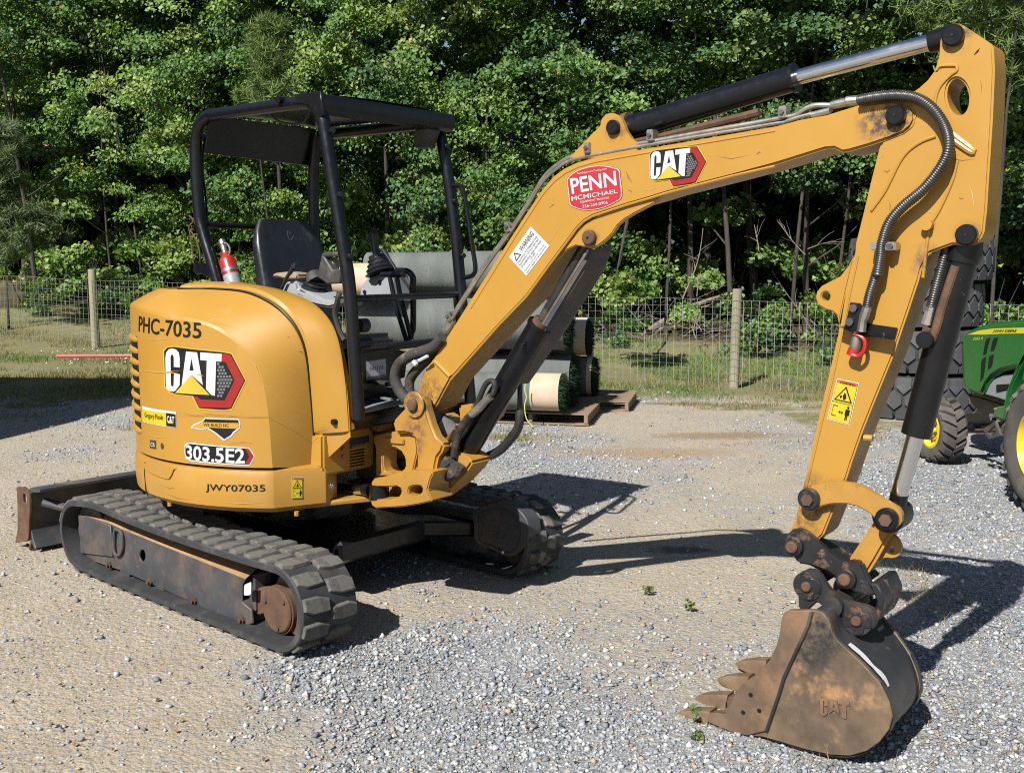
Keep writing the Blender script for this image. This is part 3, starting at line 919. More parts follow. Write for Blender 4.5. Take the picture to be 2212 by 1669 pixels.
MB().prism([[Fp(p, 0.70) for p in dk2]], FU * -0.10, 0.01, 2).build('front_deck_cap', M_['yellow'], EXC)
MB().prism([[S(p, 0.30) for p in X('t1', [(925, 1300), (1040, 1280), (1050, 1330), (1000, 1450), (940, 1480)])]], NU * 0.30, 0.012, 2).build('front_deck_cap', M_['yellow'], EXC)
# floor plate with ribs, kerb strips, pedals
FLR = MB().prism([[U(0.0, -0.42, 0.935), U(0.81, -0.42, 0.935), U(0.81, 0.48, 0.935), U(0.0, 0.48, 0.935)]], Z3 * 0.045, 0.006).build('floor_plate', M_['black'], EXC)
for i in range(9):
    b = -0.34 + i * 0.085
    MB().box(U(0.60, b, 0.988), FU * 0.19, NU * 0.016, Z3 * 0.008).build('floor_rib', M_['step_rubber'], FLR)
for px_ in ([(150, 1335), (500, 1258), (505, 1285), (170, 1368)], [(95, 1395), (520, 1310), (515, 1370), (105, 1440)]):
    MB().prism([[Fp(p, 0.83) for p in X('t1', px_)]], FU * -0.08, 0.008, 2).build('step_strip', M_['step_rubber'] if px_[0][0] == 150 else M_['black'], FLR)
MB().prism([[Fp(p, 0.55) for p in X('3', [(290, 575), (560, 545), (620, 560), (600, 720), (345, 800), (290, 790)])]], FU * -0.02, 0).build('front_kick_panel', M_['black'], EXC)
KP = SurfPlane(C3 + FU * 0.55, -FU, NU)
st = sticker('chart_sticker', KP, EXC, [('hexgrey', X('3', [(350, 617), (480, 600), (484, 715), (352, 740)])), ('white', X('3', [(354, 621), (477, 604), (480, 700), (355, 724)])),
   ('hexgrey', [X('3', [(360 + 24 * k, 716 - 3 * k), (378 + 24 * k, 713 - 3 * k), (378 + 24 * k, 720 - 3 * k), (360 + 24 * k, 723 - 3 * k)]) for k in range(5)] +
    [X('3', [(375 + 15 * k, 670 - 2 * k), (383 + 15 * k, 650 - 2 * k), (386 + 15 * k, 652), (379 + 15 * k, 676)]) for k in range(6)])])
st['label'] = 'pale control chart sticker on the black panel below the seat'
for px_ in ((470, 755), (560, 790)):
    c = Fp(X1('3', *px_), 0.62); MB().box(c, FU * 0.06, NU * 0.03, Z3 * 0.008).build('foot_pedal', M_['dark_plastic'], EXC, bevel=0.004)

# ---------------- canopy
POST_R = 0.031
bR, bL = -0.42, 0.43
path = [S(p, bR) for p in X('2', [(318, 1345), (272, 1180), (220, 1010), (190, 880), (170, 640), (165, 440), (175, 340), (205, 265), (260, 222)])]
railR = [U(-0.15, bR, 2.455), U(0.2, bR, 2.455), U(0.52, bR, 2.452)]
fpost = [S(p, bR) for p in X('2', [(985, 240), (1002, 320), (1062, 700), (1130, 1130), (1165, 1400)])] + [S((775, 905), bR)]
full = path + railR + [U(0.615, bR, 2.43)] + fpost
CAN = MB().tube(crom(full, 5), POST_R, 14).build('canopy_frame', M_['black'], EXC)
lf = [S(p, bL) for p in X('2', [(1740, 300), (1790, 560), (1850, 1000), (1890, 1450)])]
dirv = lf[-1] - lf[-2]
lf.append(lf[-1] + dirv / abs(dirv[2]) * (lf[-1][2] - 0.94))
MB().tube(crom(lf, 5), POST_R, 14).build('canopy_post', M_['black'], CAN)
lr = [U(-0.24, 0.31, 2.42), U(-0.26, 0.30, 2.2), U(-0.25, 0.29, 1.9), U(-0.2, 0.28, 1.5)]
MB().tube(crom(lr, 4), POST_R, 14).build('canopy_post', M_['black'], CAN)
MB().tube([U(-0.24, 0.34, 2.43), U(0.62, bL, 2.44)], POST_R, 12).build('canopy_rail', M_['black'], CAN)
# roof: a shallow pressed sheet with turned-down front and rear skirts
roof = MB()
ro = [(-0.26, bR), (0.68, bR), (0.68, bL), (-0.26, 0.33)]
rows = []
for a in np.linspace(-0.26, 0.67, 9):
    r_ = []
    for b_ in np.linspace(0, 1, 9):
        bl_ = bR - 0.005 + (bL - (0.09 if a < 0 else 0.09 * (0.67 - a) / 0.67) - bR) * b_
        dz = 0.012 * math.sin(math.pi * b_)
        r_.append(U(a, bl_, 2.478 + dz))
    rows.append(r_)
roof.grid(rows)
roof.grid([[p - Z3 * 0.012 for p in r_] for r_ in rows])
sk = []
for da, z in ((0.67, 2.479), (0.688, 2.472), (0.692, 2.44), (0.685, 2.40), (0.665, 2.385)):
    sk.append([U(da, b, z) for b in np.linspace(bR - 0.03, bL + 0.02, 8)])
roof.grid(sk)
ROOF = roof.build('canopy_roof', M_['black'], EXC)
MB().prism([[U(-0.25, -0.40, 2.46), U(-0.25, 0.31, 2.46), U(-0.30, 0.31, 2.255), U(-0.30, -0.40, 2.275)]], FU * 0.012, 0.003).build('rear_skirt', M_['black'], ROOF)
MB().prism([[U(0.50, bR - 0.033, 2.487), U(0.69, bR - 0.033, 2.487), U(0.70, bR - 0.033, 2.38), U(0.655, bR - 0.033, 2.36), U(0.60, bR - 0.033, 2.43), U(0.52, bR - 0.033, 2.445)]], NU * 0.02, 0.004).build('corner_gusset', M_['black_gloss'], ROOF)
MB().prism([[U(0.68, 0.25, 2.395), U(0.68, 0.37, 2.395), U(0.64, 0.36, 2.30), U(0.64, 0.28, 2.30)]], FU * -0.09, 0.012).build('work_light', M_['dark_plastic'], EXC)
# pegs on the posts
for k_, pts, b in (('R', [(1040, 330), (1092, 742), (1152, 1140)], bR), ('L', [(1775, 432), (1828, 786), (1880, 1135)], bL)):
    for p in pts:
        c = S(X1('2', *p), b)
        MB().disc(c, FU * 0.85 - NU * 0.5, 0.013, 0.062, 12, c2=0.003).build('hinge_pin', M_['black_gloss'], CAN)
c = S(X1('2', 750, 132), bR)
MB().disc(c, -NU, 0.018, 0.05, 8).build('roof_bolt', M_['black_gloss'], CAN)
MB().tube(crom([S(p, bL) for p in X('2', [(1825, 678), (1870, 682), (1900, 720), (1925, 850), (1960, 1090), (1978, 1215), (1960, 1262), (1905, 1278)])], 5), 0.0125, 10).build('grab_handle', M_['black_gloss'], CAN)
cb0, cb1 = fpost[-2], None
MB().tube([S(X1('2', 1160, 1415), bR), S(X1('2', 1875, 1388), bL)], 0.017, 10).build('cross_bar', M_['black_gloss'], CAN)
MB().tube([S(X1('t1', 100, 862), bR), S(X1('t1', 770, 788), 0.15)], 0.019, 10).build('cross_bar', M_['black_gloss'], CAN)
MB().tube([S(X1('t1', 912, 445), bL), S(X1('t1', 935, 760), bL)], 0.016, 8).build('cross_bar', M_['black_gloss'], CAN)
MB().tube([U(-0.315, bR - 0.01, 1.905), U(-0.26, 0.31, 1.905)], 0.017, 10).build('rear_bar', M_['black_gloss'], CAN)
MB().prism([[S(p, bR) for p in X('15', [(85, 640), (345, 630), (420, 940), (340, 860), (200, 775), (130, 780), (85, 740)])]], NU * 0.02, 0.003).build('post_bracket', M_['black'], CAN)
for k, pts in enumerate(([(40, 20), (95, 90), (40, 170), (60, 300), (100, 640)], [(100, 200), (60, 210), (130, 330), (175, 480), (185, 620)])):
    MB().tube(crom([S(p, bR - 0.03) for p in X('15', pts)], 5), 0.004, 6).build('loose_wire', M_['rust'], CAN)
MB().tube(crom([S(p, bR + 0.05) for p in X('2', [(280, 260), (240, 350), (215, 430), (212, 600), (232, 800), (240, 930)])], 5), 0.006, 6).build('wiring', M_['black'], CAN)
MB().tube(crom([U(0.1, -0.3, 2.46), U(0.15, -0.25, 2.41), U(0.28, -0.22, 2.40), U(0.38, -0.25, 2.46)], 5), 0.006, 6).build('wiring', M_['dark_plastic'], CAN)

# ---------------- seat
def seat_shape():
    mb = MB()
    rows = []
    hs = np.linspace(0, 1, 13)
    for t in hs:
        z = 1.20 + 0.74 * t
        hw = 0.245 * (1 - 0.10 * t) if t < 0.75 else 0.245 * 0.925 * math.sqrt(max(0.0, 1 - ((t - 0.75) / 0.26) ** 2 * 0.55))
        ac = -0.02 - 0.10 * t - 0.04 * t * t
        dep = 0.065 - 0.02 * t
        if t > 0.9:
            dep *= 0.75
        row = []
        for k in range(25):
            a = 2 * math.pi * k / 24
            cx, sy_ = math.cos(a), math.sin(a)
            bb = hw * np.sign(cx) * abs(cx) ** 0.45
            aa = dep * np.sign(sy_) * abs(sy_) ** 0.5
            if sy_ > 0:                                   # front side: raised bolsters, dished middle
                aa += 0.045 * (abs(bb) / 0.25) ** 3 * (1 - t) ** 0.4 - 0.02
            row.append(U(ac + aa, bb + 0.0, z))
        rows.append(row)
    mb.grid(rows)
    mb.add(rows[-1][:-1], [tuple(range(24))])
    return mb
SEAT = seat_shape().build('seat', M_['seat'], EXC, angle=60)
MB().prism([[U(0.0, -0.25, 1.22), U(0.44, -0.24, 1.24), U(0.46, 0.24, 1.24), U(0.0, 0.25, 1.22)]], Z3 * 0.10, 0.035, 3).build('seat_cushion', M_['seat'], SEAT)
MB().prism([[U(-0.1, -0.22, 0.95), U(0.36, -0.22, 0.95), U(0.36, 0.22, 0.95), U(-0.1, 0.22, 0.95)]], Z3 * 0.28, 0.02).build('seat_base', M_['black'], SEAT)
m = MB()
seat_pts = [(1310, 225), (1345, 220), (1350, 300), (1375, 330), (1345, 345), (1325, 310)]
for pth in ([(1310, 222), (1340, 220), (1352, 260)], [(1315, 225), (1325, 300), (1345, 335), (1375, 320)], [(1360, 345), (1395, 285), (1430, 330), (1490, 345)]):
    m.tube([on_plane(p, U(0.005, 0, 1.8), FU * 0.97 + Z3 * 0.2) for p in X('15', pth)], 0.0022, 5)
m.build('stitched_emblem', M_['dark_plastic'], SEAT)
# right console, boot, levers
RC = MB().prism([[S(p, -0.38) for p in X('15', [(1170, 1030), (1190, 985), (1225, 965), (1300, 880), (1430, 868), (1450, 960), (1800, 1110), (1960, 1120), (1960, 1190), (1850, 1215), (1700, 1190), (1500, 1130)])]], NU * 0.18, 0.012, 2).build('control_console', M_['grey_plastic'], EXC)
def boot(pts_px, b, k_, r0, r1, parent, n=5):
    a0, a1 = S(X1(k_, *pts_px[0]), b), S(X1(k_, *pts_px[1]), b)
    path_, rad_ = [], []
    for i in range(n * 2 + 1):
        t = i / (n * 2)
        path_.append(a0 + (a1 - a0) * t)
        rad_.append((r0 + (r1 - r0) * t) * (1.08 if i % 2 == 0 else 0.92))
    return MB().tube(path_, rad_, 14).build('lever_boot', M_['seat'], parent)
boot([(1640, 1085), (1680, 870)], -0.30, '15', 0.085, 0.05, RC)
MB().tube([S(p, -0.30) for p in X('15', [(1690, 880), (1640, 770)])], [0.055, 0.036], 14).build('boot_collar', M_['dark_plastic'], RC)
MB().tube(crom([S(p, -0.40) for p in X('15', [(1215, 1030), (1290, 860), (1350, 760), (1400, 690), (1440, 675)])], 4), [0.009] * 8 + [0.012] * 4 + [0.018] * 4 + [0.016], 10).build('lock_lever', M_['seat'], RC)
MB().prism([[S(p, -0.33) for p in X('15', [(1105, 790), (1160, 765), (1300, 750), (1430, 765), (1450, 800), (1430, 850), (1300, 850), (1180, 820), (1120, 825)])]], NU * 0.08, 0.012, 2).build('arm_rest', M_['tan_plastic'], RC)
MB().prism([[S(p, -0.40) for p in X('15', [(1755, 510), (1800, 492), (1990, 488), (2010, 720), (2000, 900), (1830, 910), (1690, 810), (1730, 640)])],
            [S(p, -0.40) for p in X('15', [(1790, 560), (1960, 545), (1985, 720), (1890, 725)])]], NU * 0.05, 0.006).build('monitor_housing', M_['dark_plastic'], RC)
MB().disc(S(X1('15', 1930, 660), -0.33), -NU, 0.035, 0.04, 16).build('monitor_knob', M_['tan_plastic'], RC)
MB().tube(crom([S(p, -0.42) for p in X('15', [(1990, 1020), (1960, 1150), (1930, 1280), (1960, 1420), (2010, 1560), (2060, 1640)])], 5), 0.013, 8).build('cable', M_['hose'], RC)
# left console with boot and stick, travel levers, guard loop
LC = MB().prism([[S(p, 0.30) for p in X('t1', [(140, 440), (150, 350), (200, 290), (330, 245), (400, 250), (410, 440)])]], NU * 0.14, 0.012, 2).build('control_console', M_['grey_plastic'], EXC)
for p in ((190, 398), (310, 322)):
    MB().disc(S(X1('t1', *p), 0.30), -NU, 0.012, 0.006, 10).build('console_screw', M_['ink'], LC)
boot([(320, 245), (285, 110)], 0.32, 't1', 0.085, 0.045, LC, 4)
MB().tube([S(p, 0.32) for p in X('t1', [(285, 120), (268, 20), (262, -60), (255, -85)])], [0.022, 0.02, 0.026, 0.018], 10).build('joystick', M_['seat'], LC)
MB().tube([S(p, 0.25) for p in X('t1', [(440, 225), (380, 130), (345, 75), (330, 60)])], [0.008, 0.008, 0.014, 0.012], 8).build('blade_lever', M_['seat'], LC)
MB().tube(crom([S(p, 0.2) for p in X('t1', [(440, 228), (520, 232), (565, 270), (572, 340), (572, 660), (560, 720), (540, 790)])], 5), 0.016, 10).build('guard_loop', M_['black_gloss'], LC)
for i, (p, q, r_) in enumerate((((385, 265), (430, 500), (525, 800)), ((440, 265), (470, 430), (560, 780)))):
    MB().tube([S(x_, 0.05) for x_ in X('t1', [p, q, r_])], 0.012, 8).build('travel_lever', M_['black_gloss'], LC)
for p in ([(320, 262), (420, 258)], [(415, 262), (500, 262)]):
    MB().tube([S(x_, 0.05) for x_ in X('t1', p)], 0.015, 8).build('lever_grip', M_['black_gloss'], LC)
MB().prism([[U(0.30, -0.30, 0.95), U(0.34, -0.30, 0.95), U(0.34, 0.34, 0.95), U(0.30, 0.34, 0.95)]], Z3 * 0.30, 0.01).build('seat_front_panel', M_['black'], EXC)
MB().disc(S(X1('t1', 200, 660), -0.1), -NU, 0.035, 0.05, 14).build('cup_holder', M_['dark_plastic'], EXC)

# ---------------- swing frame and post
def BPx(k_, pts, off):
    return [Bp(p, off) for p in X(k_, pts)]
def bprism(loops, k_, off, thick, bevel=0.006, seg=2, fil=None):
    """plates parallel to the boom plane; off = offset of the face towards the viewer"""
    lps = []
    for L in loops:
        if fil:
            L = fillet(L, fil)
        lps.append(BPx(k_, L, off))
    return MB().prism(lps, NB * thick, bevel, seg)
PINM = M_['black']
def loc_of(P0):
    return tuple(np.array(P0) - C3)
pinfoot = Bp(X1('3', 662, 893), -0.17)
M_['post'] = mk('worn_post_paint', (0.312, 0.163, 0.027), 0.42, var=0.10, vscale=6,
                layers=[((0.21, 0.115, 0.038), 4, 0.52, 0.74, 0.7, 0.6), (RUST, 14, 0.64, 0.72, 0.85, 0.8), (GREASE, 9, 0.70, 0.78, 0.6, 0.8)],
                spots=[(loc_of(pinfoot), 0.11, (0.10, 0.05, 0.03)), (loc_of(pinfoot - Z3 * 0.13), 0.10, (0.13, 0.06, 0.03)),
                       (loc_of(Bp(X1('t3', 700, 780), -0.15)), 0.09, (0.09, 0.04, 0.025))])
br = bprism([[(205, 600), (480, 545), (740, 590), (760, 800), (700, 1070), (540, 1090), (240, 1110), (236, 735), (207, 690)],
             [(335, 790), (400, 755), (480, 750), (560, 800), (606, 880), (610, 1000), (560, 1050), (440, 1082), (352, 1040), (330, 960)]], 't3', -0.13, 0.10, 0.008, 2).build('swing_bracket', M_['yellow_worn'], EXC)
bprism([[(320, 622), (585, 650), (583, 716), (330, 690)]], 't3', -0.142, 0.015, 0.004).build('bracket_pad', M_['yellow_worn'], br)
bprism([[(230, 620), (740, 600), (740, 1100), (240, 1120)]], 't3', 0.10, 0.02, 0).build('bracket_back', M_['frame'], br)
for dy in (0, 40, 75):
    MB().tube(crom(BPx('t3', [(300, 1000 + dy * .5), (420, 930 + dy), (520, 950 + dy), (700, 940 + dy)], 0.02), 4), 0.022, 10).build('hose', M_['hose'], br)
cheek = [(632, 230), (640, 160), (680, 98), (740, 75), (800, 90), (840, 145), (858, 240), (880, 320), (925, 470), (985, 610), (1090, 715),
         (1062, 800), (1010, 870), (990, 960), (975, 1060), (905, 1150), (880, 1270), (700, 1250), (600, 1120), (640, 1040), (745, 1030), (745, 800),
         (735, 650), (690, 590), (600, 570), (475, 572), (440, 430), (540, 320)]
SP_ = bprism([cheek], 't3', -0.165, 0.06, 0.012, 3).build('swing_post', M_['post'], EXC)
bprism([cheek], 't3', 0.105, 0.06, 0.010, 2).build('post_cheek', M_['post'], SP_)
bprism([[(900, 700), (1090, 715), (1250, 800), (1390, 870), (1450, 935), (1380, 1040), (1200, 1230), (945, 1420), (870, 1300), (860, 1000)]], 't3', -0.075, 0.15, 0.012, 2).build('post_foot', M_['post'], SP_)
lev = [(182, 1180), (215, 1142), (400, 1100), (560, 1060), (640, 1040), (800, 1040), (960, 1060), (915, 1160), (885, 1280), (945, 1420), (760, 1462), (560, 1492), (240, 1510), (190, 1480), (168, 1400),
       (420, 1398), (520, 1372), (558, 1320), (555, 1262), (500, 1232), (400, 1240), (200, 1236), (180, 1210)]
slot = fillet([(648, 1262), (680, 1232), (790, 1222), (822, 1250), (818, 1310), (770, 1345), (680, 1355), (650, 1335)], 18)
bprism([lev, slot], 't3', -0.235, 0.15, 0.010, 2).build('swing_lever', M_['post'], SP_)
bprism([[(400, 1240), (560, 1250), (560, 1390), (400, 1398)]], 't3', -0.09, 0.02, 0).build('lever_web', M_['post'], SP_)
MB().disc(Bp(X1('t3', 290, 1160), -0.19) , Z3, 0.026, 0.012, 16, c2=0.003).build('lever_pin', M_['rust'], SP_)
# swing cylinder rod and eye
e0, e1 = Bp(X1('t3', -200, 1255), -0.19), Bp(X1('t3', 170, 1285), -0.19)
e00 = Bp(X1('t3', -500, 1240), -0.17)
SCY = MB().tube([e00, e0], 0.05, 18).build('swing_cylinder', M_['black'], EXC)
MB().tube([e0, Bp(X1('t3', 110, 1278), -0.19)], 0.0255, 18).build('piston_rod', M_['chrome'], SCY)
MB().tube([Bp(X1('t3', 100, 1278), -0.19), e1], 0.03, 14).build('rod_end', M_['black_gloss'], SCY)
MB().disc(Bp(X1('t3', 285, 1388), -0.19), Z3, 0.048, 0.072, 24, c2=0.006).build('rod_eye', M_['black_gloss'], SCY)
MB().prism([[U(0.45, -0.50, 0.552), U(0.66, -0.44, 0.552), U(0.74, -0.28, 0.552), U(0.86, 0.0, 0.552), U(0.8, 0.3, 0.552), U(0.3, 0.5, 0.552)]], Z3 * 0.025, 0.004).build('house_floor', M_['yellow_worn'], EXC)
MB().prism([[U(0.40, -0.02, 0.595), U(0.80, -0.02, 0.595), U(0.90, 0.05, 0.595), U(0.95, 0.3, 0.595), U(0.4, 0.4, 0.595)]], Z3 * 0.28, 0.004).build('house_frame', M_['yellow_worn'], EXC)
pf = MB()
pf.disc(pinfoot, -NB, 0.062, 0.008, 30, c2=0.003)
PB = pf.build('boss', M_['post'], SP_)
MB().disc(pinfoot - NB * 0.008, -NB, 0.030, 0.020, 20, c2=0.006).build('pin', M_['rust'], PB)
MB().tube([Bp(X1('t3', 1000, 430), -0.02), Bp(X1('t3', 1140, 560), 0.02)], 0.06, 14).build('grey_boot', M_['step_rubber'], SP_)
MB().tube([Bp(X1('t3', 980, 420), 0.0), Bp(X1('t3', 1080, 470), 0.02)], 0.05, 14).build('grey_boot', M_['step_rubber'], SP_)

# ---------------- boom
HB = 0.09
bt = [(0, 1530), (180, 1250), (350, 985), (450, 830), (545, 690), (620, 600), (700, 540), (790, 498), (900, 466), (1050, 438), (1400, 378), (1800, 308), (2212, 238)]
top6 = [(150, 716), (300, 690), (430, 650), (500, 628), (600, 612), (700, 600)]
endr = [(770, 606), (812, 630), (836, 672), (838, 715), (815, 758), (770, 795)]
bot6 = [(680, 832), (560, 872), (440, 906), (400, 912), (350, 888), (300, 892), (0, 985)]
bot8 = [(1900, 595), (1600, 672), (1430, 716), (1330, 748), (1150, 800), (1000, 850), (910, 880), (850, 915), (800, 965), (700, 1100), (600, 1232), (440, 1452), (240, 1659)]
lowb = [(880, 745), (850, 800), (800, 895), (772, 925), (700, 950), (640, 930), (640, 850)]
lowt = [(675, 812), (695, 750), (715, 688), (752, 640)]
outl = X('3', lowt) + X('8', bt) + X('6', top6 + endr + bot6) + X('8', bot8) + X('3', lowb)
M_['boom'] = mk('boom_paint', YEL, 0.42, var=0.05, vscale=3, coat=0.06,
                layers=[((0.245, 0.138, 0.042), 2.3, 0.55, 0.80, 0.55, 0.4), ((0.20, 0.09, 0.025), 34, 0.71, 0.75, 0.7, 0.75)],
                spots=[(loc_of(Bp(X1('6', 730, 700), -HB)), 0.10, GREASE), (loc_of(Bp(X1('6', 620, 730), -HB)), 0.09, (0.05, 0.03, 0.02)),
                       (loc_of(Bp(X1('3', 740, 830), -HB)), 0.14, (0.10, 0.05, 0.025)), (loc_of(Bp(X1('8', 895, 1030), -HB)), 0.045, (0.06, 0.03, 0.02)),
                       (loc_of(Bp(X1('8', 1065, 270), -HB)), 0.06, (0.10, 0.045, 0.02))])
BOOM = MB().prism([[Bp(p, -HB) for p in outl]], NB * 2 * HB, 0.009, 2).build('boom', M_['boom'], EXC)
ear_t = [(740, 470), (800, 400), (905, 290), (962, 238), (968, 190), (998, 155), (1040, 140), (1090, 160), (1120, 200), (1145, 270), (1180, 320), (1230, 360), (1230, 440), (1000, 470)]
for off in (-HB + 0.012, HB - 0.042):
    bprism([ear_t], '8', off, 0.03, 0.004, 2).build('cylinder_ear', M_['boom'], BOOM)
ear_b = [(1430, 700), (1340, 790), (1200, 862), (1130, 905), (1085, 945), (1050, 1000), (1000, 1050), (945, 1090), (900, 1112), (862, 1100), (790, 1088), (725, 1118), (610, 1220), (650, 1150), (800, 960), (1000, 845)]
for off in (-HB + 0.008, HB - 0.038):
    bprism([ear_b], '8', off, 0.03, 0.004, 2).build('cylinder_ear', M_['boom'], BOOM)
# raised weld rib near the foot and lower flange edge lines
MB().tube([Bp(p, -HB - 0.002) for p in X('3', [(795, 618), (890, 715)])], 0.011, 8).build('weld_rib', M_['boom'], BOOM)
MB().tube([Bp(p, -HB) for p in X('8', [(2212, 522), (1900, 595), (1600, 672), (1430, 716), (1330, 748), (1150, 800), (1000, 850), (910, 880), (850, 915), (800, 965), (700, 1100), (600, 1232), (440, 1452), (240, 1659)])] + [Bp(X1('3', 890, 738), -HB)], 0.0055, 6).build('weld_bead', M_['boom'], BOOM)
MB().tube([Bp(p, -HB) for p in X('8', [(40, 1540), (370, 1010), (560, 720), (640, 630), (720, 570), (810, 527), (930, 493), (1400, 410), (1800, 342), (2212, 272)])], 0.003, 6).build('weld_bead', M_['boom'], BOOM)
def pin(k_, x_, y_, off, r, h, mat, parent, name='pin'):
    c = Bp(X1(k_, x_, y_), off)
    o = MB().disc(c, -NB, r, h, 26, c2=min(0.005, h * 0.4)).build(name, mat, parent)
    MB().disc(c - NB * h, -NB, r * 0.16, 0.003, 10).build('grease_hole', M_['ink'], o)
    return o
pin('8', 1065, 247, -HB + 0.012, 0.029, 0.022, M_['black'], BOOM)
pin('8', 895, 1032, -HB + 0.008, 0.031, 0.022, M_['rust'], BOOM)
pin('6', 730, 695, -HB, 0.032, 0.028, M_['black_gloss'], BOOM)
# pipes along the back of the boom, with clamps
pipe = X('8', [(-150, 1690), (0, 1450), (150, 1220), (320, 985), (450, 790), (560, 610), (640, 530), (740, 465), (840, 435), (950, 412), (1200, 372), (1600, 300), (2212, 190)]) + X('6', [(60, 705), (130, 688), (190, 650), (250, 632), (330, 632), (370, 628)])
MB().tube(crom([Bp(p, -0.062) for p in pipe], 4), 0.0105, 10).build('hydraulic_pipe', M_['steel_dull'], BOOM)
pipe2 = X('8', [(-150, 1700), (0, 1470), (150, 1240), (320, 1000), (450, 805), (560, 630), (650, 545), (760, 480), (1000, 428), (1400, 355), (2212, 220)]) + X('6', [(60, 728), (150, 700), (220, 682)])
MB().tube(crom([Bp(p, -0.075) for p in pipe2], 4), 0.007, 8).build('hydraulic_pipe', M_['steel_dull'], BOOM)
MB().tube(crom([Bp(p, 0.05) for p in pipe], 4), 0.011, 10).build('hydraulic_pipe', M_['steel_dull'], BOOM)
for k_, x_, y_ in (('8', 885, 395), ('8', 318, 955), ('8', 1335, 305), ('6', 55, 675), ('t1', 868, 590)):
    c = Bp(X1(k_, x_, y_), -0.07)
    o = MB().box(c, FB * 0.014, NB * 0.022, Z3 * 0.022).build('pipe_clamp', M_['steel_dull'], BOOM, bevel=0.003)
    MB().disc(c - NB * 0.022, -NB, 0.009, 0.008, 6).build('bolt', M_['frame'], o)
MB().tube([Bp(p, -0.062) for p in X('6', [(335, 632), (395, 618), (425, 612), (430, 608), (495, 602)])], [0.014, 0.0155, 0.0155, 0.018, 0.018], 10).build('hose_fitting', M_['steel'], BOOM)
MB().tube([Bp(p, -0.075) for p in X('6', [(220, 690), (330, 662)])], [0.012] * 2, 10).build('hose_fitting', M_['steel'], BOOM)
MB().tube([Bp(p, -0.062) for p in X('t1', [(895, 620), (850, 690), (815, 740), (790, 775)])], [0.013, 0.02, 0.014, 0.020], 10).build('hose_fitting', M_['steel'], BOOM)
# sleeved hoses looping from the pipes down to the swing post
MB().tube(crom([Bp(p, -0.10) for p in X('16', [(1860, -60), (1700, 100), (1400, 210), (1200, 330), (1110, 500), (1120, 680), (1220, 850), (1330, 960)])], 6), 0.027, 12).build('hose_sleeve', M_['hose_sleeve'], BOOM)
MB().tube(crom([Bp(p, -0.04) for p in X('16', [(1800, 60), (1640, 260), (1450, 450), (1340, 620), (1340, 800), (1420, 930)])], 6), 0.024, 12).build('hose_sleeve', M_['hose_sleeve'], BOOM)
MB().tube([Bp(p, -0.14) for p in X('16', [(1480, 310), (1620, 235)])], 0.008, 6).build('cable_tie', M_['white'], BOOM)
MB().tube([Bp(p, -0.137) for p in X('16', [(1395, 320), (1440, 380)])], 0.012, 6).build('cable_tie', M_['white'], BOOM)

# stick cylinder
def cyl3(p0, p1, r, n=22):
    return MB().tube([p0, p1], r, n)
a0, a1 = Bp(X1('8', 1190, 245), 0), Bp(X1('6', 130, 465), 0)
AC = MB().tube([Bp(X1('8', 1095, 248), 0), a0, a0 + (a1 - a0) * 0.02, a1 - (a1 - a0) * 0.025, a1 - (a1 - a0) * 0.02, a1], [0.045, 0.05, 0.048, 0.048, 0.054, 0.054], 26).build('stick_cylinder', M_['black'], EXC)
rod_e = Bp(X1('6', 925, 255), 0)
MB().tube([a1, rod_e], 0.0275, 22).build('piston_rod', M_['chrome'], AC)
MB().tube([rod_e, Bp(X1('6', 1000, 235), 0), Bp(X1('6', 1072, 217), 0)], [0.036, 0.038, 0.04], 18).build('rod_end', M_['black_gloss'], AC)
MB().disc(a0 + NB * 0.0, a0 - a1, 0.062, 0.03, 18).build('gland', M_['rust'], AC)
bq = [Bp(p, 0.0) for p in X('8', [(1200, 345), (1330, 330), (1700, 240), (2100, 140)])]
MB().tube(bq, 0.016, 8).build('feed_pipe', M_['rust'], AC)
MB().tube([Bp(p, -0.03) for p in X('8', [(1335, 330), (1335, 280)])], 0.010, 8).build('feed_fitting', M_['steel_dull'], AC)

# ---------------- stick
HS = 0.078
sL6 = [(985, 240), (980, 330), (955, 420), (910, 480), (860, 525), (820, 553), (760, 600), (700, 700), (620, 890), (580, 1050), (520, 1300), (482, 1450)]
sL7 = [(625, 130), (600, 200), (575, 330), (548, 500), (525, 600), (480, 800), (420, 1050), (360, 1330), (330, 1450), (290, 1620)]
s5b = [(765, 335), (758, 360), (800, 400), (850, 405), (900, 410), (935, 375), (1000, 215), (1060, 70), (1085, -10)]
sR7 = [(672, 1120), (740, 950), (845, 695), (938, 420), (988, 270), (1006, 200), (1050, 115)]
sR6 = [(1060, 1462), (1130, 1470), (1180, 1465), (1225, 1438), (1250, 1385), (1265, 1250), (1300, 700), (1312, 420), (1305, 285), (1290, 262), (1130, 155), (1100, 140), (1052, 143), (1010, 182)]
slot6 = [(1092 + 66 * math.cos(a) + 8 * math.sin(a), 580 + 110 * math.sin(a)) for a in np.linspace(0, 2 * math.pi, 26, endpoint=False)]
sout = X('6', sL6) + X('7', sL7) + X('5', s5b) + X('7', sR7) + X('6', sR6)
